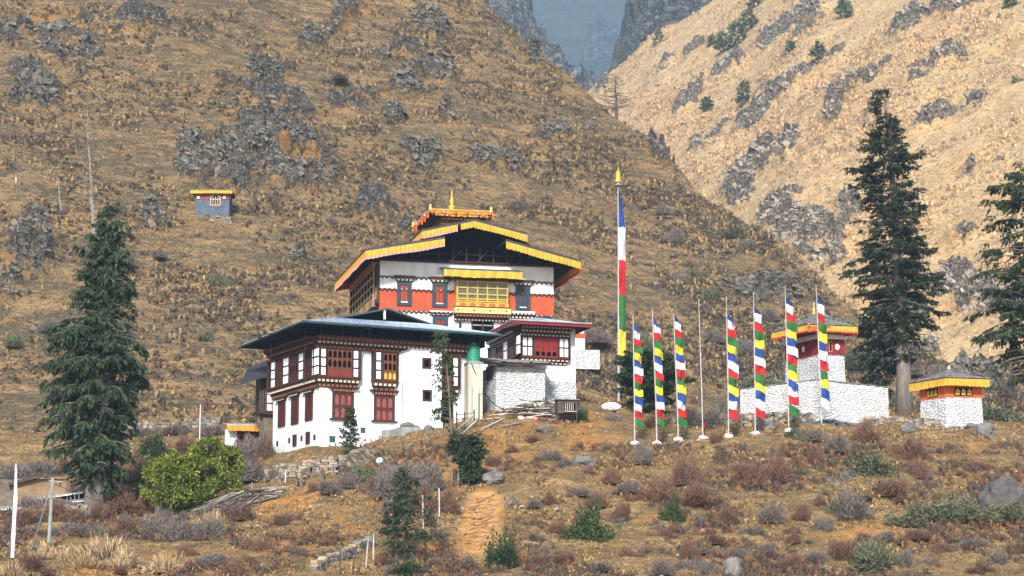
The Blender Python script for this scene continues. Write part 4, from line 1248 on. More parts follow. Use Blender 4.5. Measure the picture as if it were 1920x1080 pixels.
for i in range(13):
    a = u0+(u1-u0)*(i+0.3)/13
    mb.prism([K.pt(a, (zl0+zm)/2-0.03+0.11, bo2+0.12), K.pt(a+0.10, (zl0+zm)/2-0.03, bo2+0.12), K.pt(a, (zl0+zm)/2-0.03-0.11, bo2+0.12), K.pt(a-0.05, (zl0+zm)/2-0.03, bo2+0.12)], K.n*0.015, M_RTIM if i % 4 == 0 else M_GPNT)
mb.build("ledge", o)
cornice(K, u0-0.05, u1+0.1, zl0-0.5, zl0, 0.0, bo2+0.02, 2, 0.25, [M_DTIM, M_RTIM], [M_TIP, M_TAN], o, "corbel")
cornice(K, u0-0.1, u1+0.25, z1+0.02, z1+0.34, 0.4, bo2+0.35, 2, 0.25, [M_RTIM, M_DTIM], [M_TAN, M_TIP], o, "cornice")
aL, za = K.uv(831, 503, 1.7); aR = K.uv(980, 507, 1.7)[0]
mb = MB()
mb.hexa([K.pt(aL, za-0.07, 1.7), K.pt(aR, za-0.07, 1.7), K.pt(aR, za+0.25, 0.05), K.pt(aL, za+0.25, 0.05), K.pt(aL, za, 1.7), K.pt(aR, za, 1.7), K.pt(aR, za+0.32, 0.05), K.pt(aL, za+0.32, 0.05)], M_FASC)
for i in range(34):
    u = aL+0.1+(aR-aL-0.2)*i/33
    mb.tube([K.pt(u, za+0.01, 1.71), K.pt(u, za+0.33, 0.06)], 0.035, M_FASC, 4)
mb.build("awning", o)
valance([K.pt(aL+0.05, za-0.06, 1.68), K.pt(aR-0.03, za-0.06, 1.68)], 0.52, o, [M_VYEL, M_VYEL], K.n, pleat=0.75, seed=4, amp=0.06)
# timber gallery on the left side
su0 = S.uv(702, 540, 0.3)[0]; su1 = vT
sz1 = S.uv(699, 505, 0.3)[1]; sz0 = S.uv(699, 573, 0.3)[1]
mb = MB()
S.box(mb, su0, su1, sz0-0.2, sz1+0.3, -0.2, 0.35, M_DTIM)
S.box(mb, su0-0.05, su1+0.05, sz1+0.05, sz1+0.4, -0.2, 0.5, M_GPNT)
S.box(mb, 0.05, su0-0.1, sz0, sz1+0.2, -0.2, 0.22, M_DTIM)
S.box(mb, 0.2, 0.75, sz0+0.3, sz0+1.25, -0.2, 0.25, M_GPNT)
S.box(mb, 0.2, 0.75, sz0+1.45, sz1-0.2, -0.2, 0.25, M_DTIM)
o = mb.build("side_gallery", TEM)
mb = MB()
S.box(mb, su0+0.1, su1-0.1, sz0+0.7, sz1-0.1, 0.3, 0.37, M_BLK)
n = 8
for i in range(n+1):
    u = su0+(su1-su0)*i/n; S.box(mb, u-0.05, u+0.05, sz0-0.2, sz1, 0.3, 0.43, M_WOOD)
for k in range(4):
    z = sz0+0.72+(sz1-sz0-0.8)*k/3; S.box(mb, su0, su1, z-0.05, z+0.05, 0.3, 0.45, M_GPNT)
S.box(mb, su0, su1, sz0-0.2, sz0+0.6, 0.3, 0.40, M_WOODD)
for i in range(20):
    u = su0+(su1-su0)*(i+0.5)/20; S.box(mb, u-0.04, u+0.04, sz0-0.1, sz0+0.55, 0.35, 0.42, M_GPNT)
mb.build("lattice", o)
mb = MB()
q = S.uv(712.5, 563, 0.02)
mb.lathe((0, 0, 0), [(0.001, 0), (0.001, 0)], M_PANEL, 4)
mb = MB()
cz = (zd2+zd3)/2
mb.prism([S.pt(0.45+0.26*math.cos(t*math.pi/8), cz+0.3*math.sin(t*math.pi/8), 0.01) for t in range(16)], S.n*0.02, M_PANEL)
mb.build("painted_disc", TEM)
# roofs: a low wide tier notched in the middle, a smaller tier above
ro = 2.7
Bd = V3((S.d.x, S.d.y, 0))
A1 = K.pt(*K.uv(685, 466, ro), ro); A2 = K.pt(*K.uv(834, 443, ro), ro)
B1 = K.pt(*K.uv(1089, 487, ro), ro); B2 = K.pt(*K.uv(949, 448, ro), ro)
SL = Fr(A1, dirv(77.5, True)); dl = SL.uv(626, 536)[0]
dl = min(max(dl, 6), 14)
depth = Bd*dl
def roof_plane(p, q, dv, th, mat, fasc, parent, name="lower_roof"):
    mb = MB(); dn = Vector((0, 0, -th))
    mb.poly([p, q, q+dv, p+dv], mat); mb.poly([p+dn, p+dv+dn, q+dv+dn, q+dn], M_SOFF)
    mb.poly([p, p+dn, q+dn, q], fasc); mb.poly([p+dv, q+dv, q+dv+dn, p+dv+dn], fasc)
    mb.poly([p, p+dv, p+dv+dn, p+dn], fasc); mb.poly([q, q+dn, q+dn+dv, q+dv], fasc)
    n = int((q-p).length/0.55)
    for i in range(1, n):
        a = p.lerp(q, i/n)+dn; b = a+dv
        w = (q-p).normalized()*0.05
        mb.prism([a-w, a+w, a+w+Vector((0, 0, -.12)), a-w+Vector((0, 0, -.12))], dv*0.999, M_DTIM)
    return mb.build(name, parent)
roof_plane(A1, A2, depth, 0.22, M_DROOF, M_DROOF, TEM)
roof_plane(B1, B2, depth, 0.22, M_DROOF, M_DROOF, TEM)
ro2 = 2.3
U1 = K.pt(*K.uv(790, 430, ro2), ro2); U2 = K.pt(*K.uv(890, 410, ro2), ro2); U3 = K.pt(*K.uv(989, 436, ro2), ro2)
SU = Fr(U1, dirv(77.5, True)); d2 = Bd*min(max(SU.uv(759, 452)[0], 5), 12)
roof_plane(U1, U2, d2, 0.19, M_DROOF, M_DROOF, TEM, "upper_roof")
roof_plane(U3, U2, d2, 0.19, M_DROOF, M_DROOF, TEM, "upper_roof")
# open attic under the roofs, filled by a black block for its deep shade
mb = MB()
ua = K.uv(735, 480, -0.6)[0]; ub = K.uv(1025, 480, -0.6)[0]
za_ = K.uv(735, 462, -0.6)[1]; zb_ = K.uv(1025, 478, -0.6)[1]
um1 = K.uv(800, 440, -0.6)[0]; um2 = K.uv(985, 440, -0.6)[0]; zk = K.uv(890, 424, -0.6)[1]; zs1 = K.uv(800, 443, -0.6)[1]; zs2 = K.uv(985, 447, -0.6)[1]
uk = K.uv(890, 424, -0.6)[0]
mb.prism([K.pt(0.1, ztop+0.002, -0.6), K.pt(uT-0.1, ztop+0.002, -0.6), K.pt(uT-0.1, zb_-0.3, -0.6), K.pt(um2, zs2-0.25, -0.6), K.pt(uk, zk-0.25, -0.6), K.pt(um1, zs1-0.25, -0.6), K.pt(0.1, za_-0.3, -0.6)], V3((K.n.x, K.n.y, 0))*-(dl-4.5), M_BLK)
for i in range(13):
    u = 0.4+(uT-0.8)*i/12; mb.tube([K.pt(u, ztop, -0.35), K.pt(u, ztop+1.3, -0.35)], 0.06, M_DTIM, 5)
mb.tube([K.pt(-0.5, ztop+0.06, 0.15), K.pt(uT+0.5, ztop+0.06, 0.15)], 0.10, M_DTIM, 5)
mb.tube([K.pt(3.0, ztop+0.75, -0.3), K.pt(uT-3.0, ztop+0.75, -0.3)], 0.05, M_DTIM, 5)
for u in (2.5, 5.2, 7.2, 9.5):
    mb.tube([K.pt(u, ztop+0.1, -0.2), K.pt(u+0.9, ztop+1.1, -0.2)], 0.03, M_WOODD, 4)
mb.build("attic_frame", TEM)
dz = Vector((0, 0, -0.19))
valance([A1+dz, A2+dz], 0.60, TEM, [M_VYEL, M_VPNK], K.n, pleat=0.30, seed=1)
valance([A1+dz, A1+depth+dz], 0.62, TEM, [M_VORG, M_VPNK], S.n, pleat=0.30, seed=2)
valance([B2+dz, B1+dz], 0.52, TEM, [M_VYEL, M_VYEL], K.n, pleat=0.30, seed=3)
valance([B1+dz, B1+depth+dz], 0.70, TEM, [M_VORG, M_VRED], (1, 0, 0), pleat=0.30, seed=5)
valance([A1+depth+dz, A1+depth+(A2-A1)*0.4+dz], 0.6, TEM, [M_VRED, M_VRED], (0, 1, 0), pleat=0.3, seed=9)
q1 = U1.lerp(U2, 0.90); q2 = U1.lerp(U2, 0.985)
valance([U1+dz, U1.lerp(U2, 0.68)+dz], 0.52, TEM, [M_VYEL, M_VPNK], K.n, pleat=0.26, seed=6)
valance([U1.lerp(U2, 0.74)+dz, U2+dz], 0.42, TEM, [M_VYEL, M_VYEL], K.n, pleat=0.26, seed=7)
valance([U2+dz, U3+dz], 0.48, TEM, [M_VYEL, M_VYEL], K.n, pleat=0.26, seed=8)
valance([U1+dz, U1+d2+dz], 0.5, TEM, [M_VORG, M_VORG], S.n, pleat=0.3, seed=12)
# golden roof lantern (sertog)
gy0 = -4.6
gA = K.pt(*K.uv(807, 394, gy0), gy0); gB = K.pt(K.uv(921, 394, gy0)[0], gA.z, gy0)
SG = Fr(gA, dirv(77.5, True)); gd = min(max(SG.uv(776, 420)[0], 3), 8)
gD = gA+Bd*gd; gC = gB+Bd*gd
ztl = gA.z
mb = MB()
ins = 0.95
bl = [gA, gB, gC, gD]; inn = inset(gA, gB, gC, gD, ins, 0)
zlow = K.uv(850, 440, gy0)[1]-0.5
mb.prism([Vector((p.x, p.y, zlow)) for p in inn], (0, 0, ztl-0.15-zlow), M_GPNT)
o = mb.build("roof_lantern", TEM)
kb = Fr(inn[0], K.d); L_ = (inn[1]-inn[0]).length; ks = Fr(inn[0], S.d); L2_ = (inn[3]-inn[0]).length
cornice(kb, 0, L_, ztl-0.75, ztl-0.10, 0.02, 0.5, 3, 0.20, [M_RTIM, M_DTIM, M_RTIM], [M_TAN, M_CREAM, M_TAN], o)
cornice(ks, 0, L2_, ztl-0.75, ztl-0.10, 0.02, 0.5, 3, 0.24, [M_RTIM, M_DTIM, M_RTIM], [M_TAN, M_RTIM, M_TAN], o)
mb = MB()
for i in range(5):
    u = 0.05+L_*i/4*0.98; kb.box(mb, u, u+0.07, zlow, ztl-0.8, 0.0, 0.06, M_RTIM)
kb.box(mb, 0, L_, ztl-0.95, ztl-0.85, 0, 0.08, M_DTIM)
mb.build("carved_panel", o)
gi = inset(gA, gB, gC, gD, 1.6, 0.42)
roof_slab([gA, gB, gC, gD], gi, 0.13, M_GOLD, M_GOLD, M_RTIM, o, "golden_roof")
mb = MB()
for p, q in ((gA, gB), (gA, gD), (gB, gC)):
    mb.tube([p+Vector((0, 0, .05)), q+Vector((0, 0, .05))], 0.10, M_GOLD, 6)
for p in (gA, gB, gD, gC):
    mb.lathe(p+Vector((0, 0, 0.0)), [(0.10, 0), (0.13, 0.12), (0.07, 0.24), (0.12, 0.32), (0.03, 0.46), (0.004, 0.5)], M_CREAM, 8)
mb.build("roof_ornament", o)
def swags(p, q, n, parent, nd, drop=0.42, seed=3):
    mb = MB(); r = random.Random(seed); nd = V3(nd)
    for i in range(n):
        a = p.lerp(q, i/n)+nd*0.1; b = p.lerp(q, (i+1)/n)+nd*0.1
        dd = drop*r.uniform(0.7, 1.25); prev = None
        for k in range(9):
            t = k/8; s_ = math.sin(t*math.pi)
            top = a.lerp(b, t)+nd*0.03*math.sin(k*2.1)-Vector((0, 0, 0.30*s_*dd))
            bot = a.lerp(b, t)+nd*0.06*math.sin(k*1.7+1)-Vector((0, 0, dd*(0.25+0.85*s_)))
            if prev: mb.poly([prev[0], top, bot, prev[1]], M_OCLO)
            prev = (top, bot)
        c = a-Vector((0, 0, 0.05))
        mb.tube([c+nd*0.05, c+nd*0.07-Vector((0, 0, dd*r.uniform(0.8, 1.3)))], [0.10, 0.045], M_OCLO, 6)
        mb.tube([c+nd*0.03+Vector((0, 0, .08)), c+nd*0.1-Vector((0, 0, .16))], [0.05, 0.13], M_VPNK if i % 3 == 1 else M_OCLO, 6)
    return mb.build("cloth_swag", parent)
swags(gA.lerp(gB, .03)-Vector((0, 0, .06)), gA.lerp(gB, .97)-Vector((0, 0, .06)), 5, o, K.n, .28); swags(gA-Vector((0, 0, .05)), gD-Vector((0, 0, .05)), 6, o, (-1, -0.1, 0), 0.42, 5); swags(gB-Vector((0, 0, .05)), gC-Vector((0, 0, .05)), 5, o, (1, 0, 0), 0.4, 8)
valance([gA.lerp(gB, 0.08)-Vector((0, 0, .1)), gA.lerp(gB, 0.95)-Vector((0, 0, .1))], 0.30, o, [M_VYEL, M_VYEL], K.n, seed=11)
zf = K.uv(847, 357, gy0-1.6); ctr = (gA+gB+gC+gD)/4
fx = K.pt(K.uv(847, 380, gy0-2.0)[0], ztl+0.42, gy0-2.0)
finial(fx, K.uv(847, 356, gy0-2.0)[1]-ztl-0.42, o)
# ================================================================== annex on the right
N0 = P(975, 740, 169)
N = Fr(N0, dirv(18.5)); M = Fr(N0, dirv(73, True))
ANX = thing("annex_building", "white annex with a red carved bay window under a maroon edged roof", "building", (N0.x, N0.y, N0.z-0.5))
nu1 = N.uv(1079, 700)[0]; nv1 = M.uv(926, 680)[0]
nu0 = N.uv(977, 640)[0]
zn0 = N.uv(985, 668, 0.4)[1]; zn1 = N.uv(985, 630, 0.4)[1]; zn2 = N.uv(985, 610, 0.4)[1]; znc = N.uv(985, 680, 0.4)[1]
n00, n10, n01 = N.pt(0.2, 0), N.pt(nu1, 0), M.pt(nv1, 0)
n11 = n10+(n01-n00)
wall_prism([xy(n00), xy(n10), xy(n11), xy(n01)], N0.z-4, zn2, ANX, M_WHITE)
mb = MB()
N.box(mb, nu0, nu1+0.02, N0.z-4, N.uv(1050, 715, 0)[1], -0.2, 0.05, M_WSTONE)
mb.build("stone_base", ANX)
def UN(x, y=650): return N.uv(x, y, 0.42)[0]
rt = [M_RED, M_RED]; rtip = [M_TIP, M_TIP]
ob = bay(N, UN(975.5), UN(1069), zn0, zn1, znc, [('w', UN(978.5), UN(999.5), 2, 2), ('l', UN(1001.5), UN(1046), 4, 2, [M_MAROON, M_BLK], M_RED, [1.9, 1.0]), ('w', UN(1047.5), UN(1067), 2, 2)], ANX, mats=rt, tips=rtip)
mb = MB()
for i in range(4):
    a = UN(1002.5)+(UN(1045)-UN(1002.5))*i/4; w = (UN(1045)-UN(1002.5))/4
    for k in range(3):
        z = zn0+(zn1-zn0)*(0.47+0.13*k); N.box(mb, a+w*0.16, a+w*0.84, z, z+0.035, 0.40, 0.455, M_RED)
mb.build("glazing_bar", ob)
def UM(x, y=650): return M.uv(x, y, 0.42)[0]
bay(M, -0.02, nv1, zn0, zn1, None, [('w', UM(974.5), UM(968), 2, 2), ('l', UM(967), UM(953.5), 3, 2, [M_BLK, M_RTIM], M_RTIM), ('w', UM(952.5), UM(944), 2, 2), ('l', UM(943), UM(930), 3, 2, [M_BLK, M_RTIM], M_RTIM)], ANX)
cornice(N, UN(975.5), UN(1070), zn1+0.05, zn2, 0.1, 0.95, 3, 0.26, [M_RTIM, M_DTIM, M_RTIM], [M_TIP, M_TIP, M_TIP], ANX)
cornice(M, 0, nv1, zn1+0.05, zn2, 0.1, 0.85, 3, 0.34, [M_RTIM, M_DTIM, M_RTIM], [M_RTIM, M_TIP, M_RTIM], ANX)
ua_, za2 = N.uv(959, 600, 1.9); aA = N.pt(ua_, za2, 1.9)
aB = N.pt(N.uv(1109, 608, 1.9)[0], za2, 1.9)
MA = Fr(aA, dirv(73, True)); ad = min(max(MA.uv(911, 626)[0], 5), 12)
aD = aA+V3((M.d.x, M.d.y, 0))*ad; aC = aB+(aD-aA)
roof_slab([aA, aB, aC, aD], inset(aA, aB, aC, aD, 3.0, 0.75), 0.24, M_BROOF, M_MFASC, M_SOFF, ANX, ribs=0.42)
mb = MB()
mb.tube([aA+N.n*0.05+Vector((0, 0, .02)), aB+N.n*0.05+Vector((0, 0, .02))], 0.055, M_METAL, 6)
for i in range(9):
    a = aA.lerp(aD, (i+0.5)/9); b_ = a+V3((N.d.x, N.d.y, 0))*1.6+Vector((0, 0, .3)); mb.tube([a-Vector((0, 0, .26)), b_-Vector((0, 0, .2))], 0.05, M_METAL, 4)
mb.build("gutter", ANX)
gable(N, -0.6, (993, 600), (1024, 592), (1054, 602), 4.0, 0.1, M_DROOF, M_DROOF, ANX, (-N.n.x, -N.n.y), tym=0.4, name="clerestory_roof")

# ------------------------------------------------------------------ whitewashed lean-to store
L0 = P(930, 765, 166.2)
LF = Fr(L0, dirv(12)); LS = Fr(L0, dirv(66, True))
LEAN = thing("stone_lean_to", "low whitewashed brick store with a sagging slate roof before the annex", "store", (L0.x, L0.y, L0.z-0.5))
lu = LF.uv(1022, 720)[0]; lv = min(LS.uv(906, 720)[0], 5)
lz = LF.uv(932, 687)[1]
l00, l10, l01 = LF.pt(0, 0), LF.pt(lu, 0), LS.pt(lv, 0)
l11 = l10+(l01-l00)
wall_prism([xy(l00), xy(l10), xy(l11), xy(l01)], L0.z-3, lz, LEAN, M_WSTONE)
mb = MB()
LS.box(mb, 0.02, lv, L0.z-3, lz-0.05, -0.1, 0.03, M_WSTONE2)
mb.build("side_wall", LEAN)
q = LS.rect(913, 687, 923.5, 712, 0.03)
shutter_window(LS, q, 0.03, LEAN, M_DTIM, M_RTIM, split=1, hw=0.1, head=False, sill=False)
mb = MB()
s0 = LF.pt(-1.0, lz+0.02, 0.75); s1 = LF.pt(lu+0.35, lz+0.05, 0.75); s2 = LF.pt(lu+0.35, lz+0.75, -2.9); s3 = LF.pt(-1.9, lz+0.80, -2.9)
mb.hexa([s0, s1, s2, s3]+[x+Vector((0, 0, .10)) for x in (s0, s1, s2, s3)], M_DTIM)
rs = random.Random(9)
for i in range(90):
    a, b_ = rs.random(), rs.random()**0.8
    p = s0.lerp(s1, a).lerp(s3.lerp(s2, a), b_)+Vector((0, 0, 0.11))
    w, h = rs.uniform(0.25, 0.5), rs.uniform(0.2, 0.35)
    mb.hexa([p+Vector((x, y, z+rs.uniform(-.02, .03))) for z in (0, 0.06) for x, y in ((-w, -h), (w, -h*0.8), (w*0.9, h), (-w*0.85, h))], M_SLATE)
mb.build("roof", LEAN)

# ------------------------------------------------------------------ concrete water tower and its tank
W0 = P(877.5, 792, 163.2)
WF = Fr(W0, dirv(14))
WT = thing("water_tower", "bare stained concrete pier carrying the green tank beside the residence building", "water tower", (W0.x, W0.y, W0.z-0.4))
wu = WF.uv(905, 740)[0]; wz = WF.uv(890, 681)[1]
mb = MB()
WF.box(mb, 0.0, wu, W0.z-2.5, wz, -1.3, 0, M_CONC)
WF.box(mb, -0.05, wu+0.05, wz, wz+0.10, -1.35, 0.05, M_GCONC)
mb.build("pier", WT)
for x0, y0, y1 in ((885, 725, 775), (897.5, 727, 772)):
    mb = MB(); u = WF.uv(x0, 740, .05)[0]; mb.tube([WF.pt(u, WF.uv(x0, y0, .05)[1], .06), WF.pt(u, WF.uv(x0, y1+12, .05)[1], .06)], 0.035, M_METAL, 6); mb.build('pipe', WT)
mb = MB()
u = WF.uv(898, 740, .1)[0]; z = WF.uv(898, 738, .1)[1]
mb.tube([WF.pt(u, z-2, .12), WF.pt(u, z, .12), WF.pt(u+0.5, z+.12, .15)], 0.035, M_FASC, 6)
mb.build("pipe", WT)
mb = MB()
zr = wz+0.12
for a, b_ in (((0.1, 0), (0.75, 0)), ):
    mb.tube([WF.pt(0.1, zr-0.4, 0.08), WF.pt(0.1, zr+0.02, 0.08), WF.pt(0.72, zr+0.02, 0.08), WF.pt(0.72, zr-0.4, 0.08)], 0.022, M_METAL, 5)
mb.build("rail", WT)
TC = WF.pt(wu*0.50, wz+0.102, -0.62)
TANK = thing("water_tank", "round green plastic water tank on the concrete pier", "water tank", TC)
hT = WF.uv(890, 646, -0.6)[1]-TC.z; r_ = wu*0.46
mb = MB(); prof = [(r_*0.97, 0)]
for i in range(6):
    z = hT*0.85*(i+0.2)/6; prof += [(r_, z), (r_, z+hT*0.08), (r_*0.965, z+hT*0.10), (r_*0.965, z+hT*0.12)]
prof += [(r_*0.9, hT*0.90), (r_*0.45, hT*0.985)]
mb.lathe(TC, prof, M_GREEN, 24); mb.build("tank_body", TANK, smooth=False)
mb = MB(); mb.lathe(TC+Vector((0, 0, hT*0.985)), [(r_*0.42, 0), (r_*0.42, 0.1), (r_*0.3, 0.14)], M_GREEN, 14); mb.build("lid", TANK)
# hose sagging from the pier to the ground
mb = MB()
a = WF.pt(0.2, wz-0.05, 0.15); b_ = ground_at(958, 165.2)
mb.tube([a.lerp(b_, t/14)-Vector((0, 0, 1.1*math.sin(math.pi*t/14)*(1-0.3*t/14))) for t in range(15)], 0.028, M_BLK, 5)
o = mb.build("water_hose"); tag(o, "black hose sagging from the concrete pier to the scrap wood", "hose")

# ------------------------------------------------------------------ gatehouse at the left, behind the bare bush
H0 = P(431, 838, 172.5)
HF = Fr(H0, dirv(5))
GH = thing("gatehouse", "small white gatehouse with a flat grey roof and ochre valance left of the big building", "gatehouse", H0)
hu = HF.uv(492, 820)[0]; hz = HF.uv(450, 806)[1]
mb = MB()
HF.box(mb, HF.uv(422, 820)[0], HF.uv(444, 820)[0], H0.z-1.5, hz, -2.4, 0, M_WHITE)
HF.box(mb, HF.uv(486, 820)[0], hu+0.4, H0.z-1.5, hz, -2.4, 0, M_WHITE)
HF.box(mb, HF.uv(444, 820)[0], HF.uv(486, 820)[0], hz-0.5, hz, -2.4, -0.1, M_DTIM)
mb.build("wall", GH)
mb = MB(); HF.box(mb, HF.uv(444, 820)[0], HF.uv(486, 820)[0], H0.z-1.5, hz-0.5, -1.0, -0.4, M_DTIM)
for i in range(5):
    u = HF.uv(446, 820)[0]+i*0.33; HF.box(mb, u, u+0.22, H0.z-1.3, hz-0.6, -0.5, -0.36, M_MAROON)
mb.build("door", GH)
zt = HF.uv(455, 800)[1]; ul, ur = HF.uv(425, 800, .7)[0], HF.uv(491, 800, .7)[0]
mb = MB(); HF.box(mb, ul, ur, zt, zt+0.11, -3, 0.75, M_GROOF); HF.box(mb, ul+0.06, ur-0.06, hz, zt, -2.8, 0.6, M_DTIM)
HF.box(mb, ul+.05, ur-.05, zt+.11, zt+.2, -2.9, .6, M_SLATE)
mb.build("roof", GH)
valance([HF.pt(ul+0.03, zt, 0.72), HF.pt(ur-0.03, zt, 0.72)], 0.40, GH, [M_VORG, M_VORG], HF.n, seed=3, amp=0.03)

# ------------------------------------------------------------------ little shrine in the cliff
p = H1.hit(395, 402); p.y -= 1.6
p = P(366, 401, p.y)
CF = Fr(p, dirv(1))
SH = thing("cliff_shrine", "tiny blue grey shrine with a red band and bright yellow roof edge below the cliff", "shrine", p)
cu = CF.uv(430, 380)[0]; cz0 = CF.uv(400, 404)[1]; cz1 = CF.uv(400, 361)[1]
mb = MB()
CF.box(mb, 0, cu, cz0-0.1, CF.uv(400, 374)[1], -3.0, 0, M_BLUES)
mb.build("wall", SH)
mb = MB(); CF.box(mb, -0.01, cu+0.01, CF.uv(400, 373.5)[1], CF.uv(400, 366)[1], -3.0, 0.015, M_RED)
CF.box(mb, 0, cu, CF.uv(400, 366)[1], cz1, -3, 0, M_BLUES); mb.build("band", SH)
for px_ in (372, 420.5):
    mb = MB(); u, z = CF.uv(px_, 370); mb.prism([CF.pt(u+0.15*math.cos(t*math.pi/6), z+0.15*math.sin(t*math.pi/6), 0.02) for t in range(12)], CF.n*0.03, M_PANEL); mb.build("painted_disc", SH)
u0, u1, z0, z1 = CF.rect(395, 362.5, 413, 385)
mb = MB(); CF.box(mb, u0, u1, z0, z0+(z1-z0)*0.62, 0, 0.03, M_RTIM)
mb.prism([CF.pt(u0, z0+(z1-z0)*0.62, 0), CF.pt(u1, z0+(z1-z0)*0.62, 0), CF.pt(u1-0.15, z0+(z1-z0)*0.8, 0), CF.pt((u0+u1)/2, z1, 0), CF.pt(u0+0.15, z0+(z1-z0)*0.8, 0)], CF.n*0.03, M_BLK)
o = mb.build("window", SH)
mb = MB()
for a, b_ in (((u0, z0), (u0, z0+(z1-z0)*.62)), ((u0, z0+(z1-z0)*.62), (u0+.15, z0+(z1-z0)*.8)), ((u0+.15, z0+(z1-z0)*.8), ((u0+u1)/2, z1)), (((u0+u1)/2, z1), (u1-.15, z0+(z1-z0)*.8)), ((u1-.15, z0+(z1-z0)*.8), (u1, z0+(z1-z0)*.62)), ((u1, z0+(z1-z0)*.62), (u1, z0)), ((u0, z0), (u1, z0)), ((u0, z0+(z1-z0)*.5), (u1, z0+(z1-z0)*.5))):
    mb.tube([CF.pt(*a, .05), CF.pt(*b_, .05)], 0.045, M_TIP, 5)
for k in (1, 2, 3): mb.tube([CF.pt(u0+(u1-u0)*k/4, z0, .05), CF.pt(u0+(u1-u0)*k/4, z1-.25, .05)], 0.025, M_TIP, 4)
mb.build("frame", o)
mb = MB(); rt_ = random.Random(3)
CF.box(mb, -0.3, cu+0.25, cz0-1.6, cz0-0.102, -3.2, 0.25, M_CHIM)
for i in range(26):
    rock_u = -0.5+(cu+1.0)*rt_.random(); w_ = rt_.uniform(.15, .4); z_ = cz0-rt_.uniform(.15, 1.5)
    CF.box(mb, rock_u-w_, rock_u+w_, z_-w_*.5, z_+w_*.4, -.2, 0.25+rt_.uniform(.05, .25), M_STONE if i % 2 else M_GREY)
mb.build("stone_footing", SH)
ul, zt = CF.uv(357, 357, 0.5); ur = CF.uv(436, 357, 0.5)[0]
mb = MB(); CF.box(mb, ul+.1, ur-.1, cz1+0.002, zt+0.02, -3.2, 0.3, M_DTIM); CF.box(mb, ul, ur, zt+.02, zt+.10, -3.2, 0.55, M_SLATE); mb.build("roof", SH)
valance([CF.pt(ul, zt, 0.5), CF.pt(ur, zt, 0.5)], 0.30, SH, [M_VYEL, M_VYEL], CF.n, pleat=0.6, seed=7, amp=0.03)

# ------------------------------------------------------------------ things beyond the annex
p = P(1079, 650, H1.hit(1085, 656).y); f = Fr(p, dirv(14))
o = thing("small_shrine", "small white shrine with a maroon band half hidden behind the annex", "shrine", p)
mb = MB(); q = f.rect(1079, 634, 1096.5, 656); f.box(mb, q[0]-1.5, q[1], q[2]-0.8, q[3], -2, 0, M_WHITE); mb.build("wall", o)
mb = MB(); q = f.rect(1079, 625, 1097, 634.5); f.box(mb, q[0]-1.5, q[1]+.02, q[2], q[3], -2, 0.02, M_OCHRE); q = f.rect(1079, 621, 1095, 625); f.box(mb, q[0]-1.5, q[1], q[2], q[3], -2, 0.05, M_WHITE); mb.build("band", o)
p = P(1070, 680, H1.hit(1100, 680).y-1.5); f = Fr(p, dirv(8))
q = f.rect(1068, 656, 1124.5, 680); mb = MB(); f.box(mb, q[0]-2, q[1], q[2]-0.6, q[3], -0.9, 0, M_WSTONE)
tag(mb.build("whitewashed_wall"), "short whitewashed stone wall behind the annex corner", "wall")

# ================================================================== chortens
def chorten(name, label, base_px, Yc, th, faceL, faceR, edge, levels, roofE, roofTop, loc_label=None): pass
# big chorten on its whitewashed enclosure
E0 = P(1470, 775, 171)
EN = thing("enclosure_wall", "long whitewashed stone enclosure wall stained with ochre under the big chorten", "wall", (E0.x, E0.y, E0.z-0.3))
e1 = Fr(P(1530, 770, 169.5), dirv(9)); e2 = Fr(P(1530, 770, 169.5), dirv(14, True))
ue1 = e1.uv(1666, 760)[0]; ue2 = e2.uv(1388, 760)[0]
zt1 = e1.uv(1532, 713)[1]; zt1b = e1.uv(1664, 727)[1]; zt2 = e2.uv(1390, 731)[1]
c_ = e1.pt(0, 0)
for f, uu, zz in ((e1, ue1, zt1b), (e2, ue2, zt2)):
    mb = MB()
    b0 = E0.z-3
    A_ = [f.pt(0, b0, 0), f.pt(uu, b0, 0), f.pt(uu, b0, -0.9), f.pt(0, b0, -0.9)]
    B_ = [f.pt(0, zt1, 0), f.pt(uu, zz, 0), f.pt(uu, zz, -0.9), f.pt(0, zt1, -0.9)]
    mb.hexa(A_+B_, M_WSTAIN)
    o = mb.build("wall", EN)
    mb = MB(); n = int(uu/0.3)
    for i in range(n):
        a = uu*i/n; w = uu/n*rs.uniform(0.8, 1.3); z = zt1+(zz-zt1)*i/n+0.004
        f.box(mb, a, a+w, z, z+rs.uniform(0.04, 0.09), -0.95+rs.uniform(0, .1), rs.uniform(0.02, 0.09), M_SLATE)
    mb.build("coping", o)
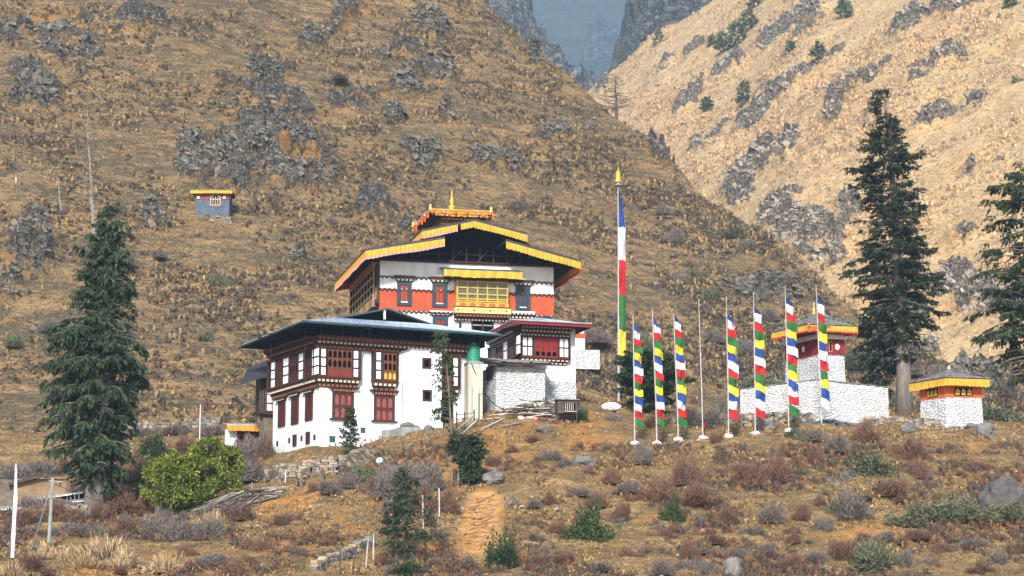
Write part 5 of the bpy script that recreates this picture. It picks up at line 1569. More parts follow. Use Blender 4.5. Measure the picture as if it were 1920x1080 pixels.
def stupa(px_corner, py_base, Yc, thR, thL, pxL, pxR, bandmat, bands, roofpts, label, spire, discs, hd, valm):
    """px_corner: near vertical corner; bands: list of (pyTop, mat) upwards from the base"""
    O_ = P(px_corner, py_base, Yc)
    f = Fr(O_, dirv(thR)); g = Fr(O_, dirv(thL, True))
    root = thing("chorten", label, "chorten", (O_.x, O_.y, O_.z-0.2))
    uR = f.uv(pxR, py_base-40)[0]; uL = g.uv(pxL, py_base-40)[0]
    a, b, d = f.pt(0, 0), f.pt(uR, 0), g.pt(uL, 0); c = b+(d-a)
    z = O_.z-1.5; segs = []
    for py_, m in bands:
        zt = f.uv(px_corner, py_)[1]; segs.append((z, zt, m)); z = zt
    wall_prism([xy(a), xy(b), xy(c), xy(d)], segs[0][0], segs[0][1], root, segs[0][2], "body", batter=0.03)
    # the painted band stands slightly proud
    for k, (s0, s1, m) in enumerate(segs[1:]):
        mb = MB(); pr = 0.05 if m is not M_WHITE else 0.02
        ce = (a+b+c+d)/4
        pts = [Vector((p.x, p.y, 0)) for p in (a, b, c, d)]
        pts = [p+(p-Vector((ce.x, ce.y, 0))).normalized()*pr for p in pts]
        mb.prism([Vector((p.x, p.y, s0+0.001)) for p in pts], (0, 0, s1-s0-0.002), m)
        mb.build("band" if m is not M_WHITE else "upper_wall", root)
    # eaves
    rl, rf, rr, dep = roofpts
    eo = dep
    ue, ze = f.uv(rf[0], rf[1], eo); EA = f.pt(ue, ze, eo)
    EB = f.pt(f.uv(rr[0], rr[1], eo)[0], ze, eo)
    gg = Fr(EA, dirv(thL, True)); ED = gg.pt(gg.uv(rl[0], rl[1])[0], ze); EC = EB+(ED-EA)
    cen = (EA+EB+EC+ED)/4
    mb = MB(); mb.prism([Vector((p.x, p.y, ze-0.10)) for p in (EA, EB, EC, ED)], (0, 0, 0.10), M_DTIM)
    ins = [Vector((p.x, p.y, 0)).lerp(Vector((cen.x, cen.y, 0)), 0.18) for p in (EA, EB, EC, ED)]
    mb.prism([Vector((p.x, p.y, segs[-1][1])) for p in ins], (0, 0, ze-0.1-segs[-1][1]), M_RTIM)
    ro_ = mb.build("eaves", root)
    # overlapping slates on a pyramid
    mb = MB(); top = Vector((cen.x, cen.y, ze+hd))
    cs = [EA, EB, EC, ED]; rr_ = random.Random(int(px_corner))
    mb.poly(cs, M_DTIM)
    for k in range(4):
        p, q = cs[k], cs[(k+1) % 4]
        mb.poly([p, q, top], M_SLATE)
        rows = 9
        for r in range(rows):
            t = (r-0.15)/rows; ins_ = 1-t
            aa, bb = p.lerp(top, max(t, -0.02)), q.lerp(top, max(t, -0.02))
            n = max(2, int((bb-aa).length/0.42))
            up = (top-(p+q)/2).normalized()
            for i in range(n):
                x0 = aa.lerp(bb, (i+rr_.uniform(-.1, .1))/n); x1 = aa.lerp(bb, (i+1+rr_.uniform(-.1, .1))/n)
                h = up*rr_.uniform(0.40, 0.55); lift = Vector((0, 0, rr_.uniform(0.04, 0.10)))
                o_ = -up*0.04+Vector((0, 0, 0.01))
                mb.hexa([x0+o_, x1+o_, x1+h*0.9, x0+h*0.9, x0+o_+lift, x1+o_+lift, x1+h*0.9+Vector((0, 0, .03)), x0+h*0.9+Vector((0, 0, .03))], M_SLATE if rr_.random() < 0.7 else M_GREY)
    mb.build("slate_roof", root)
    for p, q, nd, m in ((EA, EB, f.n, valm), (EA, ED, g.n, valm), (EB, EC, V3((1, 0, 0)), valm)):
        valance([p-Vector((0, 0, .08)), q-Vector((0, 0, .08))], 0.50, root, m, nd, seed=int(px_corner) % 7, amp=0.035)
    return root, f, g, uR, uL, segs, top, (EA, EB, EC, ED)
root, f, g, uR, uL, segs, top, EE = stupa(1535, 715, 172.8, 14, 62, 1473, 1583, M_MAROON,
    [(662.5, M_WSTONE), (636, M_MAROON), (625.5, M_WHITE)], ((1447, 618), (1513, 607), (1608, 610), 1.15), "tall white chorten with a maroon band, slate roof and gold spire", None, None, 0.95, [M_VYEL, M_VRED])
for f_, us in ((f, (uR*0.22, uR*0.73)), (g, (uL*0.42,))):
    for u in us:
        mb = MB(); z = (segs[1][0]+segs[1][1])/2; mb.prism([f_.pt(u+0.17*math.cos(t*math.pi/8), z+0.22*math.sin(t*math.pi/8), 0.055) for t in range(16)], f_.n*0.02, M_PANEL); mb.build("painted_disc", root)
z0, z1 = segs[1][0]+0.15, segs[1][1]-0.12
for f_, u in ((f, uR*0.47), (g, uL*0.75)):
    mb = MB(); f_.box(mb, u-0.12, u+0.12, z0, z1, 0.04, 0.08, M_GPNT); f_.box(mb, u-0.08, u+0.08, z0+.05, z1-.05, 0.05, 0.10, M_BLK); mb.build("niche", root)
mb = MB(); n = 16
for f_, uu in ((f, uR), (g, uL)):
    for z in (segs[1][0]-0.03, segs[1][1]-0.02):
        f_.box(mb, -0.02, uu+0.02, z+0.02, z+0.05, 0.03, 0.085, M_MAROON)
        for i in range(n): f_.box(mb, uu*(i+.25)/n, uu*(i+.7)/n, z-0.07, z+0.05, 0.03, 0.10, M_MAROON)
mb.build("dentil_course", root)
swags(EE[0].lerp(EE[1], .02)-Vector((0, 0, .05)), EE[0].lerp(EE[1], .45)-Vector((0, 0, .05)), 2, root, f.n, 0.34, 2)
tz = P(1526, 562, 175)
finial(Vector((top.x, top.y, top.z-0.1)), 1.15, root, "spire")
root, f, g, uR, uL, segs, top, EE = stupa(1774, 795, 166.5, 12, 58, 1726, 1841, M_ORANGE,
    [(744.5, M_WSTONE), (719.5, M_ORANGE), (713, M_CREAM)], ((1705.5, 717), (1772, 707), (1855, 708), 0.85), "squat white chorten with an orange band and yellow cloth under its slate roof", None, None, 0.68, [M_VYEL, M_VYEL])
for f_, uu, a, b_ in ((f, uR, 0.25, 0.74), (g, uL, 0.28, 0.72)):
    mb = MB(); z0, z1 = segs[1][0]+0.10, segs[1][1]-0.25
    f_.box(mb, uu*a, uu*b_, z0, z1, 0.03, 0.06, M_BLK)
    o = mb.build("window", root)
    mb = MB()
    for i in range(3):
        w = uu*(b_-a)/3; x = uu*a+w*i
        mb.prism(arch_poly(f_, x+w*.14, x+w*.86, z0+.06, z1-.05, 0.062), f_.n*0.02, M_CREAM if False else M_YEL)
    mb.build("pane", o)
mb = MB(); mb.lathe(Vector((top.x, top.y, top.z-0.12)), [(0.16, 0), (0.18, .15), (0.10, .22), (0.12, .36), (0.05, .42), (0.03, .5)], M_TIP, 10); mb.build("spire", root)
# ================================================================== prayer flags
FB = pm("blue_flag_cloth", (0.035, 0.085, 0.36), (0.025, 0.06, 0.27), 1.5, trans=0.3)
FW = pm("white_flag_cloth", (0.80, 0.80, 0.86), (0.66, 0.67, 0.74), 1.5, trans=0.3)
FR_ = pm("red_flag_cloth", (0.58, 0.025, 0.03), (0.44, 0.018, 0.022), 1.5, trans=0.3)
FG = pm("green_flag_cloth", (0.04, 0.19, 0.05), (0.03, 0.13, 0.035), 1.5, trans=0.3)
FY = pm("yellow_flag_cloth", (0.80, 0.66, 0.05), (0.66, 0.52, 0.035), 1.5, trans=0.3)
M_POLE = pm("pale_flag_pole", (0.46, 0.44, 0.41), (0.30, 0.28, 0.26), 3)
FCOL = [(FB, "blue"), (FW, "white"), (FR_, "red"), (FG, "green"), (FY, "yellow")]
def cloth_panel(bot, top, f0, f1, w0, w1, mat, parent, label, seed, nd, droop=0.25, first=False, curl=0.0):
    """one stitched panel of the streamer between fractions f0..f1 down the pole; it sways off the pole"""
    mb = MB(); r = random.Random(seed); ph = seed*0.7
    nx, nz = 6, 6; P0 = []
    for j in range(nz+1):
        t = f0+(f1-f0)*j/nz
        row = []
        c = top.lerp(bot, t)
        w = w0+(w1-w0)*j/nz
        for i in range(nx+1):
            u = i/nx
            if first: w_ = w*(0.15+0.85*j/nz) if u > 0 else w
            else: w_ = w
            y = 0.17*math.sin(u*5.2+t*13+ph)*u+0.07*math.sin(t*37+u*3+ph)
            z = -droop*u*w*(1+.35*math.sin(ph*2.3+t*6))-0.05*math.sin(u*7+ph)*u
            row.append(c+Vector((0.05+u*w_*(1-curl*0.4*u), -y-0.02, z)))
        P0.append(row)
    for j in range(nz):
        for i in range(nx):
            mb.poly([P0[j][i], P0[j][i+1], P0[j+1][i+1], P0[j+1][i]], mat)
    o = mb.build("flag_panel", parent, label=label+" cloth panel", smooth=True)
    return o
BASEST = pm("painted_base_stone", (0.74, 0.74, 0.74), (0.50, 0.49, 0.47), 4, bump=0.04)
def rock_mesh(mb, c, sx, sy, sz, mat, seed, sub=2, rough=0.28):
    bm = bmesh.new(); bmesh.ops.create_icosphere(bm, subdivisions=sub, radius=1)
    V = np.array([v.co[:] for v in bm.verts])
    d = 1+rough*fbm(V*1.3+seed*7.1, 3, seed)+rough*0.5*np.round(vnoise(V*2.1+seed, seed+5)*2)/2
    V = V*d[:, None]
    k = len(mb.v); i = mb.mi(mat)
    for v in V: mb.v.append((c[0]+v[0]*sx, c[1]+v[1]*sy, c[2]+v[2]*sz))
    for f in bm.faces: mb.f.append([k+v.index for v in f.verts]); mb.m.append(i)
    bm.free()
def prayer_flag(label, topx, topy, bx, by, Y, cy0, cy1, n, w, start=0, group="prayer flags on tall poles along the ridge", lastdrop=None, pattern=None, missing_edge=1.0):
    b = P(bx, by, Y); b.z = gz1(b.x, b.y)
    t = P(topx, topy, Y)
    root = thing("prayer_flag", label, "prayer flag", b, group)
    mb = MB(); mb.tube([b+Vector((0, 0, -0.3)), b.lerp(t, 0.33)+Vector((0.02, 0, 0)), b.lerp(t, 0.66), t], [0.048, 0.044, 0.038, 0.022], M_POLE, 7)
    mb.build("pole", root)
    mb = MB(); rock_mesh(mb, b+Vector((0, -0.05, 0.05)), 0.33, 0.32, 0.20, BASEST, int(bx), 2, 0.2); mb.build("base_stone", root)
    if n:
        c0, c1 = P(topx+(bx-topx)*(cy0-topy)/(by-topy), cy0, Y), P(topx+(bx-topx)*(cy1-topy)/(by-topy), cy1, Y)
        c0.y -= 0.05; c1.y -= 0.05
        for i in range(n):
            m, nm = FCOL[(start+i) % 5]
            ws = w*(0.72+0.28*min(1, i/3))*missing_edge*(1+0.12*math.sin(i*1.9+bx))
            cloth_panel(c1, c0, i/n, (i+1)/n, ws, ws, m, root, nm, int(bx)*3+i, None, first=(i == 0), droop=0.46 if i < n-1 else 0.55)
    return root
prayer_flag("leftmost short prayer flag, standing just right of the round topped tree", 1187, 588, 1190, 832, 158, 606, 796, 14, 0.50)
prayer_flag("second short prayer flag from the left, its green tail torn narrow", 1223, 578, 1232, 832, 158, 594, 795, 14, 0.50)
prayer_flag("third short prayer flag from the left, with a tapered green tail", 1263, 588, 1272, 825, 159, 587, 795, 14, 0.53)
r0 = prayer_flag("bare flagpole with only a small bunch of cloth near its foot", 1310, 560, 1318, 820, 159.5, 0, 0, 0, 0.4)
a_, b_ = P(1316.5, 782, 159.5), P(1317.5, 812, 159.5); a_.y -= .05; b_.y -= .05
for i, (m, nm) in enumerate(((FB, "blue"), (FR_, "red"), (FG, "green"))): cloth_panel(b_, a_, i/3, (i+1)/3, 0.22-0.04*i, 0.2-0.04*i, m, r0, nm, 40+i, None, droop=0.5, first=(i == 0))
prayer_flag("prayer flag ending in a red panel just right of the bare flagpole", 1362, 556, 1366, 820, 160, 585, 781, 13, 0.60)
prayer_flag("prayer flag ending in a red panel before the left part of the white enclosure wall", 1413, 548, 1416, 815, 160.5, 571, 779, 13, 0.62)
prayer_flag("tallest short prayer flag, ending in a green panel left of the tall chorten's corner", 1472, 535, 1479, 808, 161, 554, 772, 14, 0.63)
prayer_flag("rightmost prayer flag, in front of the tall chorten, with a frayed narrow tail", 1530, 533, 1541, 800, 162, 551, 762, 12, 0.52)
# the single tall banner
Yt = 184.5
b = P(1160, 756, Yt); b.z = gz1(b.x, b.y)
root = thing("tall_prayer_banner", "very tall thin banner in five long colours with a golden bell shaped top", "prayer banner", b)
t = P(1159, 346, Yt)
mb = MB(); mb.tube([b-Vector((0, 0, .4)), b.lerp(t, .5), t], [0.085, 0.065, 0.04], M_POLE, 7); mb.build("pole", root)
mb = MB(); mb.lathe(t-Vector((0, 0, .1)), [(0.36, 0), (0.37, .05), (0.15, .12), (0.12, .3)], M_GROOF, 12); mb.lathe(t+Vector((0, 0, .18)), [(0.27, 0), (0.22, .12), (0.19, .32), (0.17, .75), (0.10, .9), (0.05, .98), (0.08, 1.05), (0.01, 1.2)], M_GOLD, 12); mb.build("finial", root, smooth=False)
c0, c1 = P(1158.3, 352, Yt), P(1159.5, 686, Yt); c0.y -= .05; c1.y -= .05
fr_ = [0, 0.222, 0.408, 0.605, 0.797, 1.0]
for i in range(5):
    cloth_panel(c1, c0, fr_[i], fr_[i+1], 0.52 if i else 0.42, 0.52, FCOL[i][0], root, FCOL[i][1], 90+i, None, first=(i == 0), droop=0.1 if i < 4 else 0.5)

# ================================================================== stones and stone walls
def stone_wall(name, label, pts, h, cat="dry stone wall", thick=0.5, st=0.28, seed=1, mats=None, sink=0.25, hfun=None, mortar=None):
    """rubble courses following the ground through the given (x, y) points"""
    r = random.Random(seed); mats = mats or [M_STONE, M_STONE, M_CHIM, M_GREY]
    p0 = pts[0]
    z0 = gz1(p0[0], p0[1])
    root = thing(name, label, cat, (p0[0], p0[1], z0))
    mb = MB(); core = MB()
    prev = None
    for (x0, y0), (x1, y1) in zip(pts, pts[1:]):
        L = math.hypot(x1-x0, y1-y0); n = max(1, int(L/st)); dx, dy = (x1-x0)/L, (y1-y0)/L; nx_, ny_ = dy, -dx
        if ny_ > 0: nx_, ny_ = -nx_, -ny_
        for i in range(n):
            cx, cy = x0+dx*st*(i+.5), y0+dy*st*(i+.5)
            zg = gz1(cx, cy)-sink; hh = h*(0.85+0.3*r.random())*(hfun(i/n) if hfun else 1)+sink
            rows = max(2, int(hh/(st*0.6)))
            for k in range(rows):
                zc = zg+hh*(k+.5)/rows; w = st*r.uniform(0.42, 0.68); d_ = thick*0.5*r.uniform(.85, 1.15); e = hh/rows*r.uniform(.42, .56)
                sh = r.uniform(-.08, .08); q = []
                for sz in (-1, 1):
                    for sx, sy in ((-1, -1), (1, -1), (1, 1), (-1, 1)):
                        ju = r.uniform(.78, 1.05)
                        q.append((cx+dx*(sx*w*ju+sh)+nx_*sy*d_*ju, cy+dy*(sx*w*ju+sh)+ny_*sy*d_*ju, zc+sz*e*r.uniform(.8, 1.05)))
                mb.hexa(q, r.choice(mats))
    o = mb.build("stonework", root)
    return root
def gxy(px, Y): 
    v = ground_at(px, Y); return (v.x, v.y)
stone_wall("stone_wall", "low rubble wall running behind the prayer flags below the white enclosure", [gxy(1255, 166), gxy(1350, 166.5), gxy(1450, 165.5), gxy(1530, 166.5)], 0.75, seed=3)
stone_wall("stone_wall", "low rubble wall between the enclosure corner and the orange banded chorten", [gxy(1618, 167.5), gxy(1690, 167), gxy(1765, 165.5)], 0.62, seed=4)
stone_wall("retaining_wall", "rough stone retaining wall on the terrace under the big building", [gxy(500, 154), gxy(560, 152.5), gxy(640, 152), gxy(700, 154)], 0.95, seed=5, hfun=lambda t: 1.0)
stone_wall("stone_wall", "grey tumbledown stone wall at the bottom edge left of the small conifer", [gxy(588, 128.5), gxy(640, 131), (gxy(700, 134))], 0.6, seed=6, mats=[M_GREY, M_STONE, M_GREY])
stone_wall("stone_wall", "stone wall below the big tree on the left", [gxy(95, 150.5), gxy(150, 148.5), gxy(215, 148)], 0.7, seed=7, mats=[M_GREY, M_STONE, M_CHIM])
stone_wall("field_wall", "long low field wall at the foot of the hill beyond the big left tree", [gxy(190, 197), gxy(270, 198), gxy(345, 197), gxy(420, 196)], 0.8, seed=8, st=0.4, mats=[M_GREY, M_CHIM, M_STONE])
def boulder(label, px, py, w, h, mat=M_GREY, Y=None, name="boulder", seed=0, group=None):
    g = ground_hit(px, py) if Y is None else ground_at(px, Y)
    s = g.y/FPX
    mb = MB(); rock_mesh(mb, (g.x, g.y, g.z+h*s*0.30), w*s*0.5, w*s*0.42, h*s*0.62, mat, seed, 3, 0.30)
    o = mb.build(name); tag(o, label, "boulder", group)
    me = o.data
    c = g; o.location = c
    for v in me.vertices: v.co -= c
    return o
boulder("grey boulder on the grass left of the orange banded chorten", 1703, 812, 30, 22, seed=1)
boulder("rounded grey boulder at the right foot of the orange banded chorten", 1849, 819, 32, 26, seed=2)
boulder("flat dark boulder tilted beside the rounded one near the right chorten", 1824, 806, 30, 13, seed=3)
boulder("grey boulder at the foot of the rubble wall behind the flags", 1437, 806, 34, 22, seed=4)
boulder("whitish boulder among grey bushes right of the scrap wood slope", 1094, 876, 44, 22, seed=5)
boulder("grey boulder above the dirt steps beside the thin trees", 925, 905, 48, 24, seed=6)
boulder("dark rust red boulder at the foot of the stair tower", 803, 812, 22, 16, M_CHIM, seed=7)
boulder("round brown boulder on the bare slope below the wooden cabinet", 1020, 812, 26, 20, M_CHIM, seed=8)
boulder("large dark boulder at the right edge of the grassy slope", 1885, 945, 90, 50, pm("dark_boulder", (0.12, 0.105, 0.10), (0.06, 0.055, 0.055), 2, bump=.1), seed=9)
boulder("pointed grey boulder at the bottom edge right of the path", 1372, 1082, 34, 42, seed=10)
boulder("grey slab boulder beside the wooden ladder by the building", 770, 812, 44, 24, seed=12)
boulder("small dark boulder above the dirt steps' right side", 958, 952, 24, 18, M_CHIM, seed=13)
boulder("small grey boulder right of the two wooden posts on the slope", 930, 905, 16, 12, seed=14, Y=150)
mb = MB(); c = ground_at(1146, 173); rock_mesh(mb, c+Vector((0, 0, .15)), 0.7, 0.45, 0.34, BASEST, 5, 3, .12)
o = mb.build("whitewashed_rock"); tag(o, "whitewashed rounded rock left of the round topped tree", "painted rock")
# pile of blue grey slates
r = random.Random(4); mb = MB(); c = ground_at(1560, 164.8)
for i in range(70):
    x, y = r.uniform(-1.9, 1.9), r.uniform(-.4, .4); z = gz1(c.x+x, c.y+y)+0.08+0.30*(1-abs(x)/2)*r.random()
    a = r.uniform(-.4, .4); w, h = r.uniform(.14, .34), r.uniform(.12, .25)
    q = [(c.x+x+sx*w*math.cos(a), c.y+y+sy*h, z+sx*w*math.sin(a)+sy*.06+sz) for sz in (0, .035) for sx, sy in ((-1, -1), (1, -1), (1, 1), (-1, 1))]
    mb.hexa(q, M_BLUES if x < .4 else M_SLATE)
o = mb.build("slate_pile"); tag(o, "heap of broken blue grey slates before the white enclosure wall", "slate pile")

# ================================================================== wooden things
root = thing("wooden_cabinet", "dark wooden hutch on four stilts beside the scrap wood pile", "hutch", ground_at(1064, 163))
c = ground_at(1064, 163); cf = Fr((c.x, c.y, 0), dirv(12))
z1 = cf.uv(1064, 750)[1]; z0 = cf.uv(1064, 775)[1]; uL, uR = cf.uv(1046, 765)[0], cf.uv(1083, 765)[0]
mb = MB(); cf.box(mb, uL, uR, z0, z1, -0.9, 0, M_WOODD); cf.box(mb, uL+.45, uR-.15, z0+.18, z1-.18, 0.001, .02, M_BLK)
for k in range(5): cf.box(mb, uL+.5+k*.13, uL+.54+k*.13, z0+.2, z1-.2, .01, .04, M_WOODP)
mb.build("cabinet_box", root)
mb = MB(); cf.box(mb, uL-.12, uR+.15, z1, z1+.07, -1.05, .15, M_WOOD); mb.build("roof_board", root)
for u, o_ in ((uL+.05, -.05), (uR-.05, -.05), (uL+.05, -.85), (uR-.05, -.85)):
    mb = MB(); a = cf.pt(u, z0, o_); mb.tube([a, Vector((a.x, a.y, gz1(a.x, a.y)-.2))], .04, M_WOODD, 5); mb.build("leg", root)
mb = MB(); cf.box(mb, uL+.4, uR-.1, z0+.10, z0+.15, 0, .16, M_WOODP); mb.build("shelf", root)
# scrap wood
mb = MB(); r = random.Random(11)
for i in range(85):
    px_ = r.gauss(995, 26); g = ground_at(px_, r.uniform(162.5, 165.5)); k = max(0, 1-abs(px_-1000)/55)
    z = g.z+0.06+0.85*k*r.random()
    a = r.uniform(-.5, .35); L = r.uniform(.5, 1.6); t_ = r.uniform(-.12, .25)
    w = r.uniform(.04, .11); d = Vector((math.cos(a), math.sin(a), t_*.6)).normalized()*L
    n_ = Vector((-d.y, d.x, 0)).normalized()*w; p = Vector((g.x, g.y, z))
    mb.prism([p-d/2-n_, p+d/2-n_, p+d/2+n_, p-d/2+n_], (0, 0, .05), r.choice([M_WOODD, M_WOOD, M_WOODD, M_WOODP]))
for i in range(7):
    g = ground_at(1030+r.uniform(-10, 10), 164); mb.tube([g-Vector((0, 0, .1)), g+Vector((r.uniform(-.9, .2), 0, r.uniform(.9, 1.4)))], .03, M_WOODD, 4)
o = mb.build("scrap_wood_pile"); tag(o, "heap of dark scrap planks before the whitewashed lean-to", "wood pile")
for x, y, m, l, nm in ((977, 768, M_PANEL, "white crumpled sack on the scrap wood pile", "sack"), (1001, 772, M_VPNK, "pink crumpled cloth on the scrap wood pile", "cloth")):
    g = ground_at(x, 162.6); mb = MB(); rock_mesh(mb, g+Vector((0, 0, .14)), .26, .2, .15, m, x, 2, .35); tag(mb.build(nm), l, nm)
for i, (x0, Y0, x1, Y1, lb) in enumerate(((905, 160.0, 958, 163.6, "long pale plank lying up the slope toward the lean-to"), (925, 160.2, 985, 161.8, "weathered log lying on the bare slope under the scrap wood"))):
    a, b_ = ground_at(x0, Y0), ground_at(x1, Y1); mb = MB(); mb.tube([a+Vector((0, 0, .08)), b_+Vector((0, 0, .12))], [.07, .05], M_WOODP if i == 0 else M_WOOD, 6)
    tag(mb.build("plank" if i == 0 else "log"), lb, "plank" if i == 0 else "log")
# ladder like gate and rails by the doorway
root = thing("wooden_stile", "rough wooden gate and slanting rails below the concrete pier", "wooden gate", ground_at(870, 159.8))
gts = [(856, 160), (871, 160), (889, 160.8)]
PT = []
for x, Y in gts:
    g = ground_at(x, Y); mb = MB(); mb.tube([g-Vector((0, 0, .2)), g+Vector((0, 0, 1.15))], .055, M_WOODD, 6); mb.build("post", root); PT.append(g)
for k in range(3):
    mb = MB(); z = Vector((0, 0, .35+.3*k)); mb.tube([PT[0]+z, PT[2]+z], .035, M_WOOD, 5); mb.build("rail", root)
for x0, Y0, h0, x1, Y1, h1 in ((852, 158.6, .15, 888, 160.2, .95), (862, 158, .1, 893, 159.4, .75)):
    mb = MB(); mb.tube([ground_at(x0, Y0)+Vector((0, 0, h0)), ground_at(x1, Y1)+Vector((0, 0, h1))], .05, M_WOODP, 6); mb.build("rail", root)
# posts
def post(label, px, pyt, pyb, rad=.05, mat=M_WOODP, name="fence_post", lean=0.0, cat="post", group=None):
    g = ground_hit(px, pyb); h = (pyb-pyt)*g.y/FPX
    mb = MB(); mb.tube([g-Vector((0, 0, .2)), g+Vector((lean*h*.5, 0, h*.5)), g+Vector((lean*h, 0, h))], [rad, rad*.95, rad*.85], mat, 6)
    o = mb.build(name); tag(o, label, cat, group); return o
post("pale wooden post left of the thin grey trunks", 794, 930, 986, lean=-.04); post("taller pale post right beside the thin grey trunks", 824, 917, 968, lean=-.02)
post("dark forked post at the bottom edge, leftmost of the broken fence", 637, 1030, 1082, mat=M_WOODD); post("dark leaning post at the bottom edge beside the tumbledown wall", 660, 1036, 1080, mat=M_WOODD, lean=.12)
post("pale leaning stake above the tumbledown wall", 686, 1012, 1062, rad=.03, lean=.08); post("pale upright stake beside the foreground conifer", 700, 1002, 1053, rad=.045)
post("thin white stake before the stone retaining wall", 535, 882, 910, rad=.035, mat=M_PANEL)
post("tree stump like dark post at the retaining wall's left part", 565, 885, 915, rad=.12, mat=M_CHIM); post("thick brown post against the middle of the retaining wall", 603, 878, 905, rad=.16, mat=M_CHIM)
post("short grey post above the brush pile", 472, 906, 940, rad=.08, mat=M_WOOD); post("thin grey stake leaning above the brush pile", 466, 908, 938, rad=.03, lean=.05)
post("thin white flagless pole standing behind the bamboo clump", 374, 758, 838, rad=.035, mat=M_PANEL, cat="pole", name="pole")
# utility pole with a light bracket, and the white vertical banner at the left edge
g = ground_hit(91, 1026); root = thing("utility_pole", "grey green utility pole with a small crossbar by the left huts", "utility pole", g)
h = (1026-896)*g.y/FPX
mb = MB(); mb.tube([g-Vector((0, 0, .3)), g+Vector((.12, 0, h))], [.12, .085], pm("pole_green_grey", (.20, .24, .22), (.28, .30, .28), 2), 8); mb.build("pole", root)
mb = MB(); mb.tube([g+Vector((-.1, 0, h-.15)), g+Vector((.65, 0, h-.25))], .03, M_METAL, 5); mb.build("crossbar", root)
a_ = g+Vector((.1, 0, h-.3)); b_ = ground_hit(55, 1040)
mb = MB(); mb.tube([a_, b_], .016, M_METAL, 4); mb.build("guy_wire", root)
mb = MB(); e_ = Vector((a_.x+6, a_.y+9, a_.z-.8)); mb.tube([a_.lerp(e_, t/8)-Vector((0, 0, .5*math.sin(math.pi*t/8))) for t in range(9)], .014, M_BLK, 4); mb.build("cable", root)
g = ground_hit(18, 1052); root = thing("white_banner", "narrow white vertical banner on a pole at the left edge", "banner", g)
h = (1052-864)*g.y/FPX
mb = MB(); mb.tube([g-Vector((0, 0, .3)), g+Vector((0.10, 0, h))], [.04, .02], M_WOODD, 6); mb.build("pole", root)
mb = MB(); rows = []
for j in range(31):
    t = j/30; z = h*(.97-.94*t); w = .08+.13*min(1, t*3); row = []
    for i in range(5):
        u = i/4; row.append(g+Vector((.03+.1*(1-t)+u*w, -.04-.05*math.sin(u*4+t*18), z)))
    rows.append(row)
for j in range(30):
    for i in range(4): mb.poly([rows[j][i], rows[j][i+1], rows[j+1][i+1], rows[j+1][i]], pm("white_banner_cloth", (.78, .78, .90), (.62, .63, .80), 2, trans=.3) if (i, j) == (0, 0) else mb.mats[0])
mb.build("cloth", root, smooth=True)
# satellite dish
g = ground_hit(712, 882); root = thing("satellite_dish", "small pale blue satellite dish standing above the thicket", "satellite dish", g)
c = g+Vector((0, 0, .55)); mb = MB(); ax = Vector((-.25, -.85, .45)).normalized(); sx_ = ax.cross(Vector((0, 0, 1))).normalized(); sy_ = sx_.cross(ax)
rings = [(0, 0)]+[(.22*k/5, .08*(k/5)**2) for k in range(1, 6)]
for (r0_, d0), (r1_, d1) in zip(rings, rings[1:]):
    for q in range(16):
        a0, a1 = 2*math.pi*q/16, 2*math.pi*(q+1)/16
        mb.poly([c+(sx_*math.cos(a)+sy_*math.sin(a))*r+ax*d for r, d, a in ((r0_, d0, a0), (r1_, d1, a0), (r1_, d1, a1), (r0_, d0, a1))], pm("dish_paint", (.42, .50, .56)) if not mb.mats else mb.mats[0])
mb.build("dish", root, smooth=True)
mb = MB(); mb.tube([g-Vector((0, 0, .1)), c-ax*.02], .025, M_METAL, 5); mb.build("stand", root)
mb = MB(); mb.tube([c-sy_*.25+ax*.08, c+ax*.38], .01, M_METAL, 4); mb.lathe(c+ax*.38-Vector((0, 0, .03)), [(.03, 0), (.03, .06)], M_GROOF, 6); mb.build("feed_arm", root)

# ================================================================== huts at the left edge
g = ground_at(90, 151.5); root = thing("stone_hut", "low earth and stone hut with sagging grey board roofs at the left edge", "hut", g)
hf = Fr((g.x, g.y, 0), dirv(8))
def hz(py): return hf.uv(90, py)[1]
u0, u1 = hf.uv(-30, 920)[0], hf.uv(165, 920)[0]
mb = MB(); hf.box(mb, u0, u1, g.z-1.6, hz(900), -3.2, 0, M_CHIM); mb.build("wall", root)
M_EARTH = pm("earth_wall", (.27, .175, .10), (.16, .11, .07), 2, bump=.08)
mb = MB(); hf.box(mb, hf.uv(30, 920)[0], hf.uv(125, 920)[0], g.z-1.6, hz(898), -.1, .05, M_EARTH); mb.build("earth_patch", root)
mb = MB()
q = [hf.pt(hf.uv(15, 912)[0], hf.uv(15, 912)[1], .5), hf.pt(hf.uv(75, 896)[0], hf.uv(75, 896)[1], .5), hf.pt(hf.uv(160, 890)[0], hf.uv(160, 890)[1], .5)]
for a, b_ in zip(q, q[1:]):
    mb.hexa([a, b_, b_+Vector((0, 3.2, .5)), a+Vector((0, 3.2, .5))]+[x+Vector((0, 0, .13)) for x in (a, b_, b_+Vector((0, 3.2, .5)), a+Vector((0, 3.2, .5)))], M_WOODD)
for i in range(16):
    a = q[0].lerp(q[1], i/15) if i < 9 else q[1].lerp(q[2], (i-8)/8); mb.tube([a+Vector((0, -.05, .17)), a+Vector((.1, 3.1, .68))], .05, M_SLATE, 5)
mb.build("upper_roof", root)
mb = MB()
